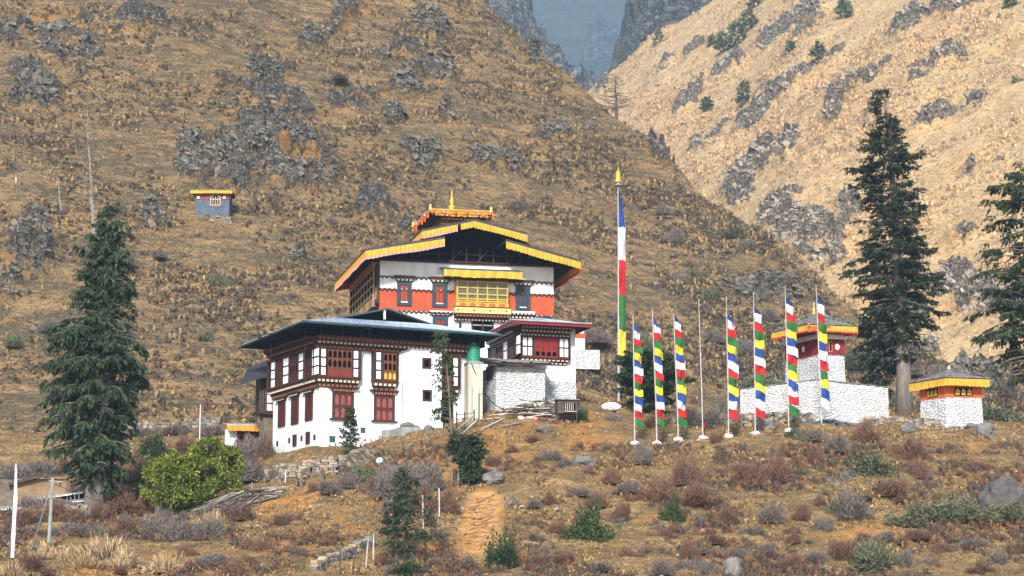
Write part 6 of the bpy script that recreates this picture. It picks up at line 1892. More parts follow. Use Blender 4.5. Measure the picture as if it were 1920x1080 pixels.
for x0, y0, x1, y1, o_, m in ((-40, 962, 160, 940, 1.9, M_METAL), (65, 938, 160, 924, 1.0, M_METAL)):
    a, b_ = hf.pt(*hf.uv(x0, y0, o_), o_), hf.pt(*hf.uv(x1, y1, o_), o_); v = Vector((0, 1.3, .30))
    mb.hexa([a, b_, b_+v, a+v]+[x+Vector((0, 0, .07)) for x in (a, b_, b_+v, a+v)], m)
    mb.hexa([x-Vector((0, 0, .3)) for x in (a, b_, b_+v, a+v)]+[x-Vector((0, 0, .003)) for x in (a, b_, b_+v, a+v)], M_BLK)
mb.build("lower_roof", root)
r = random.Random(2)
for i in range(12):
    x = 60+i*9; a = hf.pt(*hf.uv(x, 946, 1.85), 1.85)
    mb = MB(); zt = hf.uv(x, 928+r.uniform(-3, 4), 1.95)[1]; mb.tube([Vector((a.x, a.y, gz1(a.x, a.y)-.1)), Vector((a.x+r.uniform(-.1, .1), a.y, zt))], .035, M_WOOD, 5); mb.build("stake", root)
# brush pile of cut branches
mb = MB(); r = random.Random(21); c = ground_hit(500, 945)
for i in range(150):
    a = c+Vector((r.gauss(0, .45), r.gauss(0, .5), .35+r.uniform(0, .5)))
    L = r.uniform(2, 4.6); sw = r.uniform(-.12, .22)
    e_ = Vector((a.x-L*math.cos(sw), a.y-r.uniform(-.2, 1.4), 0)); e_.z = gz1(e_.x, e_.y)+r.uniform(.02, .55)*(1 if i % 3 else 1.6)
    m_ = a.lerp(e_, .5)+Vector((0, 0, r.uniform(0, .35))); m2 = a.lerp(e_, .25)+Vector((0, 0, r.uniform(.05, .3)))
    mb.tube([a, m2, m_, e_], [.04, .032, .022, .008], r.choice([M_WOOD, M_WOODP, M_WOOD, M_WOODD]), 4, cap=False)
a = ground_hit(490, 928)+Vector((0, 0, .3)); mb.tube([a, a+Vector((1.6, .2, .15))], [.17, .14], M_WOOD, 7)
o = mb.build("brush_pile"); tag(o, "heap of cut grey branches spread down the slope right of the bamboo clump", "brush pile")

# earth steps of the footpath: dark lips put in for the riser shadows
M_LIP = pm("step_shadow_earth", (0.40, 0.205, 0.085), (0.27, 0.135, 0.06), 4, bump=0.05)
g = ground_hit(900, 1030); root = thing("dirt_steps", "worn orange earth steps climbing the near slope left of centre", "steps", g)
r = random.Random(8)
for i in range(13):
    py_ = 936+i*7.4+r.uniform(-1, 1); t = i/12
    xl = 880-14*math.sin(t*3.0)+r.uniform(-7, 12); xr = 944-24*t+r.uniform(-14, 5)
    pts = []
    for k in range(9):
        u = k/8; q = ground_hit(xl+(xr-xl)*u, py_+2.5*math.sin(u*5+i)-4*u); pts.append(q+Vector((0, -.02, .03+.02*math.sin(u*9+i))))
    mb = MB(); mb.tube(pts, [.01]+[.045+.022*math.sin(i*3+k*1.7) for k in range(7)]+[.01], M_LIP, 5); mb.build("step", root)
# ================================================================== trees
def leaf_mat(name, a, b, trans=0.25, sc=1.2):
    return pm(name, a, b, sc, rough=0.8, trans=trans, detail=3)
LM_BLUE = leaf_mat("cypress_blue_green", (0.075, 0.115, 0.055), (0.026, 0.048, 0.026))
LM_DARK = leaf_mat("fir_dark_green", (0.030, 0.046, 0.026), (0.014, 0.022, 0.014), 0.15)
LM_OLIV = leaf_mat("cypress_olive_green", (0.060, 0.085, 0.028), (0.030, 0.045, 0.018))
LM_MID = leaf_mat("conifer_mid_green", (0.055, 0.10, 0.035), (0.028, 0.055, 0.022))
LM_BAMB = leaf_mat("bamboo_green", (0.27, 0.33, 0.03), (0.06, 0.10, 0.014), 0.35, 0.9)
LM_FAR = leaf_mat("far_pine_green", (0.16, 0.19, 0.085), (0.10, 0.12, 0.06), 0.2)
M_BARK = pm("grey_bark", (0.26, 0.225, 0.19), (0.13, 0.11, 0.095), 2.5, bump=0.10, stretch=(3, 3, 0.5))
M_BARKD = pm("dark_bark", (0.085, 0.07, 0.06), (0.045, 0.036, 0.032), 3)
M_DEAD = pm("bleached_dead_wood", (0.36, 0.33, 0.31), (0.22, 0.20, 0.185), 3)
M_DEADD = pm("dark_dead_wood", (0.10, 0.085, 0.075), (0.06, 0.05, 0.045), 3)
def branch_path(p0, az, el, L, droop, r, n=7, up=0.0):
    pts = [Vector(p0)]; p = Vector(p0); a = az; e = el
    for i in range(n):
        s = L/n
        p = p+Vector((math.cos(a)*math.cos(e), math.sin(a)*math.cos(e), math.sin(e)))*s
        pts.append(p.copy()); a += r.uniform(-.18, .18); e -= droop/n
        if up and i > n*0.55: e += up/n*2
    return pts
def leaf_cloud(name, pts, dirs, parent, mats, llen, lwid, seed, hang=0.6, spread=0.5):
    """two-triangle sprays: one per point, pointing along dirs with a bias to hang"""
    g = np.random.default_rng(seed)
    pts = np.asarray(pts, float); dirs = np.asarray(dirs, float); N = len(pts)
    d = dirs+g.normal(0, spread, (N, 3)); d[:, 2] -= hang
    d /= np.linalg.norm(d, axis=1)[:, None]+1e-9
    s = np.cross(d, g.normal(0, 1, (N, 3))); s /= np.linalg.norm(s, axis=1)[:, None]+1e-9
    L = llen*g.uniform(.6, 1.4, N)[:, None]; W = lwid*g.uniform(.6, 1.4, N)[:, None]
    V = np.stack([pts-s*W*.3, pts+d*L*.45-s*W, pts+d*L, pts+d*L*.5+s*W], 1)
    off = np.array(WPOS.get(parent.name, Vector((0, 0, 0)))) if parent else 0
    V = V-off
    F = (np.array([[0, 1, 2], [0, 2, 3]])[None]+(np.arange(N)*4)[:, None, None]).reshape(-1, 3)
    o = tri_object(name, V.reshape(-1, 3), F, mats, np.repeat(g.choice(len(mats), N), 2))
    if parent: o.parent = parent; WPOS[o.name] = Vector(off)
    return o
def conifer(name, label, base, H, prof, trunk_r, leaf, nbr=120, droop=.5, el0=.25, llen=.34, lwid=.07, dens=1.0, hang=.7, cat="tree", bark=None, seed=1, bare_below=0.1, top_lean=(0, 0), up=0.0, sub=6, bare_frac=0.0, group=None, twig=0.02, clear=None):
    """prof: [(height fraction, reach to the left m, reach to the right m)]"""
    r = random.Random(seed); base = Vector(base)
    root = thing(name, label, cat, base, group)
    bark = bark or M_BARK
    tb = MB()
    tp = []
    for i in range(11):
        t = i/10; tp.append(base+Vector((top_lean[0]*t*t, top_lean[1]*t*t, -0.4 if i == 0 else H*t)))
    tb.tube(tp, [max(trunk_r*(1-t/10*0.93)*(1.25 if t == 0 else 1), 0.02) for t in range(11)], bark, 9)
    hp = np.array([p[0] for p in prof]); lp = np.array([p[1] for p in prof]); rp = np.array([p[2] for p in prof])
    P_, D_ = [], []
    bb = MB()
    for i in range(nbr):
        t = prof[0][0]+(prof[-1][0]-prof[0][0])*((i+r.random())/nbr)
        az = i*2.39996+r.uniform(-.4, .4)
        cx = math.cos(az)
        Rl, Rr = np.interp(t, hp, lp), np.interp(t, hp, rp)
        R = Rl*(1-cx)/2+Rr*(1+cx)/2
        if R < .08: continue
        L = R*r.uniform(.72, 1.08)*(1.15 if i % 7 == 0 else 1)
        p0 = base+Vector((top_lean[0]*t*t, top_lean[1]*t*t, H*t))
        pts = branch_path(p0, az, el0+r.uniform(-.2, .2)+.5*t, L, droop*r.uniform(.6, 1.3), r, up=up)
        rr = max(.018, trunk_r*.16*(1-t)+.015)
        bb.tube(pts, [rr*(1-k/len(pts)*.85) for k in range(len(pts))], bark, 4, cap=False)
        if r.random() < bare_frac: continue
        # side twigs carrying the sprays
        for q in range(int(sub*max(1, L))):
            u = r.uniform(.22, 1.0); k = min(int(u*(len(pts)-1)), len(pts)-2); a = pts[k].lerp(pts[k+1], u*(len(pts)-1)-k)
            dd = (pts[k+1]-pts[k]).normalized(); sd = dd.cross(Vector((0, 0, 1))).normalized()*r.choice((-1, 1))
            tl = r.uniform(.25, .85)*(1.1-u*.5)*min(1.2, .35+L*.3)
            tdir = (dd*.55+sd*r.uniform(.3, 1)+Vector((0, 0, r.uniform(-hang*.6, .15)))).normalized()
            m = max(3, int(tl*13*dens))
            for w in range(m):
                v = (w+r.random())/m
                pp = a+tdir*tl*v+Vector((0, 0, -hang*.35*tl*v*v)); P_.append(pp[:]); D_.append(tdir[:])
    tb.build("trunk", root, smooth=True); bb.build("branches", root)
    # drop sprays that float in gaps cut by a slow noise, so the crown has holes and clumps
    PA = np.array(P_); DA = np.array(D_)
    if clear is not None:
        nz = fbm(PA*clear[0]+seed, 2, seed); keep = nz > clear[1]; PA, DA = PA[keep], DA[keep]
    leaf_cloud("crown", PA, DA, root, leaf if isinstance(leaf, list) else [leaf], llen, lwid, seed, hang)
    return root
def px_prof(base, Y, cx, H, rows):
    m = Y/FPX*1.02; by = project(base.x, base.y, base.z)[1]
    out = []
    for py, xl, xr in rows: out.append(((by-py)*m/H, max(.05, (cx-xl)*m), max(.05, (xr-cx)*m)))
    return sorted(out)
# the big weeping cypress on the left
b = ground_hit(176, 965); Yb = b.y; H = (965-388)*Yb/FPX*1.03
conifer("cypress_tree", "big blue green weeping cypress with a ragged crown at the left", b, H,
  px_prof(b, Yb, 180, H, [(388, 176, 190), (405, 165, 208), (440, 150, 232), (475, 132, 222), (500, 122, 238), (550, 112, 240), (590, 122, 240), (615, 108, 250), (650, 60, 262), (675, 75, 275), (700, 70, 285), (740, 78, 262), (790, 80, 250), (840, 88, 250), (885, 120, 235), (915, 150, 215)]),
  .62, [LM_BLUE, LM_BLUE, LM_DARK, LM_OLIV], nbr=330, droop=.75, el0=.15, llen=.34, lwid=.055, hang=1.15, dens=1.55, seed=3, sub=11, top_lean=(.5, 0), bare_frac=.07, clear=(1.0, -.30))
# the tall fir on the right
b = ground_at(1697, 184); Yb = 184; by = project(*b)[1]; H = (by-150)*Yb/FPX*1.03
conifer("fir_tree", "tall dark fir with a spindly bare top behind the white enclosure", b, H,
  px_prof(b, Yb, 1690, H, [(160, 1668, 1680), (200, 1655, 1695), (245, 1632, 1718), (262, 1640, 1712), (300, 1600, 1742), (335, 1620, 1730), (360, 1602, 1738), (400, 1625, 1748), (430, 1608, 1738), (470, 1585, 1768), (500, 1590, 1752), (530, 1580, 1784), (560, 1606, 1768), (585, 1612, 1752), (605, 1640, 1748), (645, 1655, 1725), (680, 1675, 1705)]),
  .62, [LM_DARK, LM_DARK, LM_DARK, LM_OLIV], nbr=300, droop=.55, el0=-.02, llen=.30, lwid=.055, hang=.6, dens=1.5, seed=8, up=.5, sub=10, top_lean=(-1.0, 0), bare_frac=.08, clear=(1.0, -.34))
b = ground_at(1650, 188); by = project(*b)[1]; H = (by-555)*188/FPX*1.03
conifer("fir_tree", "shorter dark tree tucked behind the left side of the tall fir's trunk", b, H,
  px_prof(b, 188, 1650, H, [(560, 1645, 1655), (590, 1625, 1672), (620, 1606, 1685), (660, 1600, 1690), (700, 1602, 1688), (722, 1620, 1680), (745, 1640, 1660)]),
  .2, [LM_DARK, LM_BLUE, LM_DARK], nbr=90, droop=.6, el0=.1, llen=.32, lwid=.07, hang=.9, seed=9, sub=11)
# the olive tree leaning in from the right edge
b = ground_at(1950, 176); by = project(*b)[1]; H = (by-285)*176/FPX*1.03
conifer("cypress_tree", "olive green tree leaning into the picture at the right edge", b, H,
  px_prof(b, 176, 1950, H, [(290, 1935, 1965), (330, 1895, 2000), (365, 1868, 2010), (400, 1862, 2020), (440, 1845, 2030), (470, 1858, 2040), (510, 1810, 2050), (540, 1822, 2050), (570, 1838, 2060), (610, 1815, 2070), (650, 1845, 2060), (690, 1870, 2050), (715, 1900, 2000)]),
  .5, [LM_OLIV, LM_OLIV, LM_DARK], nbr=190, droop=.7, el0=.05, llen=.34, lwid=.07, hang=.9, dens=1.0, seed=14, sub=9, clear=(.45, -.2))
# round topped tree behind the flags
b = ground_at(1216, 176); by = project(*b)[1]; H = (by-682)*176/FPX*1.03
conifer("bushy_tree", "dark round topped tree behind the three leftmost prayer flags", b, H,
  px_prof(b, 176, 1212, H, [(682, 1175, 1215), (695, 1150, 1262), (715, 1143, 1282), (740, 1150, 1285), (762, 1172, 1262), (775, 1195, 1240)]),
  .14, [LM_MID, LM_DARK, LM_OLIV], nbr=120, droop=.3, el0=.3, llen=.26, lwid=.07, hang=.3, dens=1.3, seed=17, sub=13, bark=M_BARKD)
# slender cypress before the stair tower and its companions
b = ground_at(846, 152); by = project(*b)[1]; H = (by-622)*152/FPX*1.02
conifer("slender_cypress", "slender drooping cypress on a bare pale stem before the stair tower", b, H,
  px_prof(b, 152, 838, H, [(623, 822, 834), (650, 816, 836), (690, 800, 848), (700, 806, 850), (725, 796, 852), (745, 806, 860), (770, 804, 850), (790, 800, 850), (808, 820, 848)]),
  .085, [LM_OLIV, LM_MID], nbr=80, droop=.75, el0=.15, llen=.22, lwid=.05, hang=1.1, dens=1.1, seed=21, sub=10, top_lean=(-.55, 0), clear=(1.3, -.12))
b = ground_at(656, 154.5); by = project(*b)[1]; H = (by-768)*154/FPX*1.02
conifer("young_cypress", "young narrow cypress growing before the window of the big building", b, H,
  px_prof(b, 154, 653, H, [(770, 650, 656), (790, 644, 662), (820, 634, 670), (840, 634, 668), (870, 644, 663), (888, 648, 660)]),
  .05, [LM_MID, LM_OLIV], nbr=60, droop=.4, el0=.5, llen=.2, lwid=.05, hang=.3, seed=22, sub=11)
b = ground_at(878, 147.5); by = project(*b)[1]; H = (by-824)*147/FPX*1.02
conifer("umbrella_tree", "small flat crowned juniper on bare twisted stems above the dirt steps", b, H,
  px_prof(b, 147, 868, H, [(826, 855, 880), (836, 822, 898), (850, 824, 902), (866, 838, 902), (880, 852, 896), (900, 866, 886)]),
  .10, [LM_MID, LM_DARK, LM_OLIV], nbr=80, droop=.4, el0=.25, llen=.24, lwid=.06, hang=.5, seed=23, sub=13, bark=M_BARKD)
for i, (x0, y0, x1, y1) in enumerate(((862, 800, 858, 948), (841, 838, 848, 950), (868, 870, 861, 945), (880, 860, 872, 940))):
    g = ground_at(x1, 147.5+i*.3); t_ = P(x0, y0, g.y)
    mb = MB(); mb.tube([g-Vector((0, 0, .2)), g.lerp(t_, .5)+Vector((.06, 0, 0)), t_], [.07, .055, .03], M_BARK, 6)
    tag(mb.build("bare_stem"), ["thin pale bare stem rising highest beside the flat crowned juniper", "thin pale stem left of the flat crowned juniper", "short leaning stem under the flat crowned juniper", "dark crooked stem close to the juniper's trunk"][i], "tree stem")
b = ground_hit(762, 1052); H = (1052-880)*b.y/FPX*1.02
conifer("small_conifer", "bushy green conifer on the near slope left of the dirt steps", b, H,
  px_prof(b, b.y, 756, H, [(872, 752, 760), (895, 738, 772), (925, 722, 790), (950, 712, 800), (975, 706, 808), (1000, 704, 815), (1020, 716, 812), (1033, 745, 790)]),
  .11, [LM_MID, LM_BLUE, LM_DARK], nbr=120, droop=.5, el0=.2, llen=.2, lwid=.04, hang=.7, dens=1.3, seed=25, sub=10, bark=M_BARKD, clear=(1.0, -.12))
# dead trees
def dead_tree(name, label, base, top, rad, nbr, blen, seed, mat, el=.1, low=.25, taperp=1.0, sub=2):
    r = random.Random(seed); base, top = Vector(base), Vector(top)
    root = thing(name, label, "dead tree", base)
    mb = MB(); n = 8; pts = [base.lerp(top, i/n)+Vector((r.uniform(-.1, .1), 0, 0))*(0 < i < n)*(top-base).length*.06 for i in range(n+1)]
    mb.tube(pts, [rad*(1-i/n*.9) for i in range(n+1)], mat, 6); mb.build("trunk", root)
    bb = MB(); H = (top-base).length
    for i in range(nbr):
        t = low+(1-low)*(i+r.random())/nbr; p = base.lerp(top, t); L = blen*(1-(t-low)/(1-low)*.75)*r.uniform(.4, 1.1)
        q = branch_path(p, r.uniform(0, 6.28), el+r.uniform(-.3, .4), L, r.uniform(-.5, .5), r, 5)
        rr = rad*.28*(1-t*.6); bb.tube(q, [rr*(1-k/6*.85) for k in range(6)], mat, 4, cap=False)
        for s in range(sub):
            k = r.randint(1, 4); bb.tube(branch_path(q[k], r.uniform(0, 6.28), r.uniform(-.3, .6), L*.35, .2, r, 3), [rr*.45, rr*.35, rr*.25, rr*.12], mat, 3, cap=False)
    bb.build("branches", root); return root
g = H1.hit(1156, 216); dead_tree("dead_tree", "bare dark tree standing on the ridge where the two hills meet", g, P(1154, 140, g.y), .30, 40, 3.6, 3, M_DEADD, el=.15, low=.2, sub=4)
g = H1.hit(936, 78); dead_tree("dead_tree", "dark snag on the ridge at the top edge of the picture", g, P(928, -14, g.y), .20, 24, 1.9, 5, M_DEADD, low=.15)
g = H1.hit(178, 470); dead_tree("dead_tree", "tall bleached dead tree rising behind the big left cypress", g, P(163, 195, g.y), .24, 34, 2.6, 7, M_WOOD, low=.35)
g = H1.hit(117, 421); dead_tree("dead_tree", "thin bleached snag left of the tall dead tree", g, P(107, 325, g.y), .10, 12, 1.2, 9, M_DEAD, low=.3)
g = H1.hit(30, 366); mb = MB(); mb.tube([g, P(30, 332, g.y)], .05, M_PANEL, 5); tag(mb.build("pole"), "tiny white pole on the hillside near the left edge", "pole")
g = H1.hit(1196, 250); 
# ------------------------------------------------------------------ pines scattered on the far hillside
fr = random.Random(31)
FT = [(1355, 100, 40, 34, "leftmost pine of the green clump near the far ridge"), (1382, 84, 46, 40, "middle pine of the green clump near the far ridge"), (1405, 58, 44, 34, "right pine of the green clump near the far ridge"), (1418, 22, 40, 30, "pine at the top edge above the green clump"),
      (1336, 92, 24, 18, "small pine left below the green clump"), (1235, 96, 40, 16, "slim pine on the far ridge line"), (1537, 124, 46, 26, "lone green pine in the middle of the far hillside"), (1582, 34, 34, 26, "pine near the top edge right of the middle"),
      (1395, 202, 50, 26, "faint pine on the far slope below the clump"), (1895, 22, 30, 22, "small pine in the top right corner"), (1912, 188, 40, 26, "pine cut by the right edge of the far slope"), (1485, 108, 30, 16, "slim pine left of the lone green pine"),
      (1760, 215, 22, 20, "small yellow green bush tree right of the fir's tip"), (1592, 190, 26, 16, "small pine left of the fir's tip"), (1325, 210, 26, 16, "small pine low on the far slope near the gully"), (1730, 312, 30, 26, "yellow green small tree just right of the fir's crown"),
      (1120, 150, 34, 24, "pine in the gap between the two ridges"), (1210, 60, 26, 12, "slim pine before the grey cliff")]
for i, (x, y, h, w, lb) in enumerate(FT):
    g = H2.hit(x, y) if x > 1130 else H3.hit(x, y)
    m = g.y/FPX
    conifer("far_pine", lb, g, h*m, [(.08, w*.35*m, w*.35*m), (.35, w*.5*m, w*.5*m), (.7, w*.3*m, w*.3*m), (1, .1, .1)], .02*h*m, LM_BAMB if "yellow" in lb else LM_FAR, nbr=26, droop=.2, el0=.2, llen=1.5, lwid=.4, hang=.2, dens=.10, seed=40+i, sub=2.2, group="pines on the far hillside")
# ================================================================== bamboo clump
r = random.Random(6); c = ground_hit(365, 966); c = ground_at(365, c.y+1.0)
root = thing("bamboo_clump", "bright green rounded bamboo clump left of the bare bush", "bamboo", c)
PA, DA, hb = [], [], MB()
m = c.y/FPX
lobes = [(-58, 70, 30, 34, 32), (-66, 40, 40, 30, 34), (-30, 78, 36, 26, 36), (28, 96, 36, 46, 38), (58, 84, 26, 30, 40), (0, 50, 46, 40, 44), (-40, 24, 34, 32, 24), (62, 50, 34, 26, 34), (30, 116, 24, 28, 20), (-72, 78, 18, 18, 16), (40, 30, 28, 36, 30), (8, 76, 30, 30, 34), (66, 104, 20, 16, 16), (-20, 100, 20, 16, 12)]
for k in range(240):
    lx, lz, ly, rx, rz = r.choice(lobes); a = r.uniform(-1, 1); h = lz+rz*r.uniform(.3, 1); x = lx+rx*a*.9
    p1 = c+Vector((x*m, r.uniform(-1.4, 1.4)*.8, max(h, 10)*m*(1-.25*a*a))); p0 = c+Vector((x*m*.35, r.uniform(-.6, .6), -.1))
    hb.tube([p0, p0.lerp(p1, .5)+Vector((0, 0, .35)), p1, p1+Vector((a*.35, r.uniform(-.3, .1), -.25))], [.03, .024, .014, .006], M_BAMB_CULM if 'M_BAMB_CULM' in globals() else LM_OLIV, 4, cap=False)
for k in range(30000):
    lx, lz, ly, rx, rz = lobes[k % len(lobes)]
    th, ph = r.uniform(0, 6.283), math.acos(r.uniform(-.6, 1)); q = r.uniform(.72, 1.04)
    d = Vector((math.sin(ph)*math.cos(th), math.sin(ph)*math.sin(th), math.cos(ph)))
    p = c+Vector(((lx+rx*d.x*q)*m, (ly*d.y*q*1.4-20)*m, max(.1, (lz+rz*d.z*q)*m)))
    PA.append(p[:]); DA.append((d.x, d.y, d.z*.3))
PA = np.array(PA); DA = np.array(DA)
nz = fbm(PA*1.5, 2, 3); k_ = nz+.35*vnoise(PA*3.1, 8) > -.12; 
hb.build("stems", root); leaf_cloud("foliage", PA[k_], DA[k_], root, [LM_BAMB, LM_BAMB, leaf_mat('bamboo_yellow_tips', (.42, .42, .07), (.22, .25, .035), .3), LM_MID], .26, .038, 6, hang=.35, spread=.6)

# ================================================================== shrubs
def bush_proto(kind, seed):
    """mesh of one shrub, about 1 m across and 0.8 high, origin at its foot"""
    g = np.random.default_rng(seed)
    spec = {'r': (3600, .26, .0060, [SM_RED, SM_RED2]), 'g': (3600, .24, .0065, [SM_GREY, SM_GREY2]), 'e': (2600, .10, .022, [LM_OLIV, LM_MID]), 'o': (3600, .16, .011, [SM_OLI, SM_OLI2]), 's': (1500, .50, .007, [SM_STRAW, SM_RED2]), 'v': (1500, .12, .018, [LM_OLIV, SM_OLI2])}[kind]
    n, L, w, mats = spec
    th = g.uniform(0, 2*np.pi, n); ph = np.arccos(g.uniform(-0.05, 1, n)); q = g.uniform(.1, 1, n)**.40
    d = np.stack([np.sin(ph)*np.cos(th), np.sin(ph)*np.sin(th), np.cos(ph)], 1)
    lob = 1+.62*vnoise(d*1.9+seed*3.3, seed)+.34*vnoise(d*4.5+seed, seed+1)
    tip = d*np.array([.58, .52, .74])*(q*lob)[:, None]
    if kind == 'v':
        kk = vnoise(tip*5+seed, seed) > -.1; tip = np.where(kk[:, None], tip, tip*.8)
    dr = tip*.9+g.normal(0, .26 if kind != 's' else .12, (n, 3)); dr[:, 2] += {'s': .7, 'r': .25, 'g': .2}.get(kind, .1)
    dr /= np.linalg.norm(dr, axis=1)[:, None]
    base = tip-dr*L*g.uniform(.5, 1.1, n)[:, None]; base[:, 2] = np.maximum(base[:, 2], -.05)
    s = np.cross(dr, g.normal(0, 1, (n, 3))); s /= np.linalg.norm(s, axis=1)[:, None]
    W = w*g.uniform(.6, 1.5, n)[:, None]
    if kind in 'ev': V = np.stack([base, (base+tip)/2-s*W, tip, (base+tip)/2+s*W], 1)
    else: V = np.stack([base-s*W, base+s*W, tip+s*W*.5, tip-s*W*.5], 1)
    V[..., 2] = np.maximum(V[..., 2], -.08)
    F = (np.array([[0, 1, 2], [0, 2, 3]])[None]+(np.arange(n)*4)[:, None, None]).reshape(-1, 3)
    o = tri_object("tmp", V.reshape(-1, 3), F, mats, np.repeat(g.choice(2, n), 2))
    me = o.data; bpy.data.objects.remove(o); return me
SM_RED = pm("red_brown_twigs", (.19, .085, .055), (.11, .05, .038), 3); SM_RED2 = pm("brown_twigs", (.20, .13, .085), (.12, .08, .055), 3)
SM_GREY = pm("grey_purple_twigs", (.15, .12, .11), (.09, .072, .07), 3); SM_GREY2 = pm("grey_twigs", (.25, .215, .18), (.15, .13, .11), 3)
SM_OLI = pm("grey_olive_leaves", (.17, .175, .105), (.10, .11, .065), 3); SM_OLI2 = pm("olive_leaves", (.12, .13, .07), (.075, .085, .05), 3)
SM_STRAW = pm("tall_straw", (.62, .46, .26), (.46, .32, .16), 3)
PROTO = {k: [bush_proto(k, 3+i*7+ord(k)) for i in range(4)] for k in 'rgeosv'}
SHRUBS = [(1342,834,36,30,'r'),(1202,868,34,44,'g'),(1290,907,66,62,'r'),(1400,912,80,58,'r'),(1455,900,60,50,'r'),(1570,846,54,36,'g'),(1523,826,54,36,'g'),(1492,820,30,26,'e'),(1625,826,48,44,'r'),(1640,893,78,88,'v'),
 (1705,862,74,46,'r'),(1468,857,32,28,'r'),(1527,872,44,34,'r'),(1718,895,46,38,'r'),(1262,979,34,56,'e'),(1238,940,66,46,'r'),(1310,946,84,46,'r'),(1595,972,84,60,'g'),(1570,968,50,46,'o'),(1672,930,74,42,'r'),(1445,980,54,42,'g'),
 (1360,980,44,32,'r'),(1545,996,38,36,'g'),(1505,975,38,34,'r'),(1750,978,90,62,'o'),(1820,975,90,66,'o'),(1700,985,60,44,'o'),(1905,978,70,60,'o'),(1640,1072,96,76,'o'),(1690,1066,60,44,'g'),(1104,1018,64,84,'e'),(1165,976,44,42,'r'),
 (1290,1052,44,46,'r'),(1310,1074,54,42,'g'),(1580,1050,74,50,'r'),(1870,1064,48,40,'g'),(1745,1062,34,26,'g'),(1250,1012,34,26,'r'),(1410,1008,64,28,'g'),(1490,1018,34,26,'r'),(1145,905,36,30,'r'),(1060,880,44,26,'g'),(1036,868,56,30,'g'),(1118,950,40,30,'r'),
 (943,1066,72,76,'e'),(1002,950,30,20,'g'),(1030,945,36,26,'r'),(1180,1050,46,28,'r'),(1215,1040,30,24,'g'),(1090,790,34,30,'e'),(1150,797,36,24,'g'),(1500,830,26,22,'o'),(1760,850,30,16,'g'),(1835,880,34,20,'r'),
 (730,930,60,64,'g'),(775,925,66,70,'g'),(810,915,54,60,'g'),(700,925,44,40,'r'),(760,890,60,40,'g'),(690,905,60,50,'o'),(655,915,44,36,'g'),(620,925,50,40,'g'),(790,960,70,60,'r'),(835,960,50,50,'r'),(745,960,60,44,'g'),(590,925,30,26,'r'),
 (230,962,76,46,'r'),(190,975,50,40,'r'),(265,965,44,46,'r'),(150,1002,60,40,'g'),(240,1000,60,34,'r'),(300,1000,64,50,'g'),(330,1015,60,50,'g'),(390,1010,60,50,'g'),(280,940,50,40,'r'),(60,960,60,40,'g'),(110,975,70,46,'r'),(40,985,50,40,'r'),
 (480,866,70,66,'g'),(445,880,60,60,'g'),(470,900,60,50,'g'),(500,862,50,50,'r'),(520,900,50,40,'g'),(420,960,70,44,'r'),(455,975,60,36,'r'),(395,985,54,36,'s'),(200,1046,80,50,'s'),(165,1066,70,44,'s'),(130,1056,60,40,'s'),(235,1062,60,40,'s'),(90,1046,60,36,'s'),
 (310,1070,60,44,'s'),(60,1072,70,40,'r'),(20,1080,60,40,'s'),(345,1052,50,34,'r'),(400,1062,60,30,'g'),(440,1078,50,34,'r'),(490,1040,50,30,'r'),(560,1040,40,20,'g'),(530,985,50,24,'r'),(30,905,70,46,'g'),(75,890,60,36,'g'),(120,885,50,30,'r'),(260,905,70,40,'r'),(300,880,56,50,'e'),
 (285,850,50,46,'e'),(240,870,50,34,'r'),(345,850,60,36,'r'),(395,820,60,30,'g'),(330,815,60,28,'g'),(270,815,50,24,'g'),(210,840,50,28,'r'),(1230,800,50,30,'r'),(1330,800,60,46,'g'),(1300,800,60,60,'g'),(1260,798,40,40,'g'),(1355,795,40,60,'g'),(880,1062,30,22,'g'),(1000,1010,34,20,'g'),(1010,1060,40,26,'r'),
 (1060,1055,40,24,'r'),(1130,1072,60,30,'g'),(1240,1078,50,34,'g'),(1480,1070,60,36,'r'),(1440,1040,40,24,'g'),(1530,1055,46,28,'g'),(1770,1040,50,24,'r'),(1820,1030,60,26,'g'),(1900,1040,50,30,'r'),(1720,1010,50,24,'r'),(1660,1012,40,22,'g'),(1840,1078,60,30,'r'),(1340,1020,40,22,'r'),(1385,1045,40,22,'g'),
 (765,1080,60,34,'e'),(735,1078,40,24,'g'),(925,872,34,20,'r'),(960,850,30,18,'r'),(1000,830,34,18,'r'),(1180,925,50,24,'g'),(1090,930,44,26,'g'),(1045,1000,40,26,'r')]
KN = {'r': ("red brown twiggy bush", "twiggy bush"), 'g': ("grey leafless bush", "leafless bush"), 'e': ("dark green shrub", "green shrub"), 'o': ("grey green bush", "grey green bush"), 'v': ("open dark olive shrub", "olive shrub"), 's': ("clump of tall pale straw", "straw clump")}
LAND = [(1190,832,"the leftmost short prayer flag"),(1318,820,"the bare flagpole"),(1416,815,"the fifth prayer flag's foot"),(1541,800,"the rightmost prayer flag"),(1784,795,"the orange banded chorten"),(1885,930,"the large dark boulder"),(903,985,"the dirt steps"),
 (756,960,"the bushy green conifer"),(712,870,"the satellite dish"),(360,950,"the bamboo clump"),(176,960,"the big left cypress"),(91,1020,"the utility pole"),(560,880,"the stone retaining wall"),(1064,790,"the stilted wooden hutch"),(500,945,"the brush pile"),
 (640,1045,"the tumbledown wall"),(1262,960,"the lone dense green shrub"),(1094,866,"the whitish boulder"),(1703,805,"the boulder on the grass"),(1372,1060,"the pointed boulder"),(1640,870,"the open dark green shrub"),(457,820,"the gatehouse"),(300,805,"the field wall"),(1655,1060,"the lower right grey green bush")]
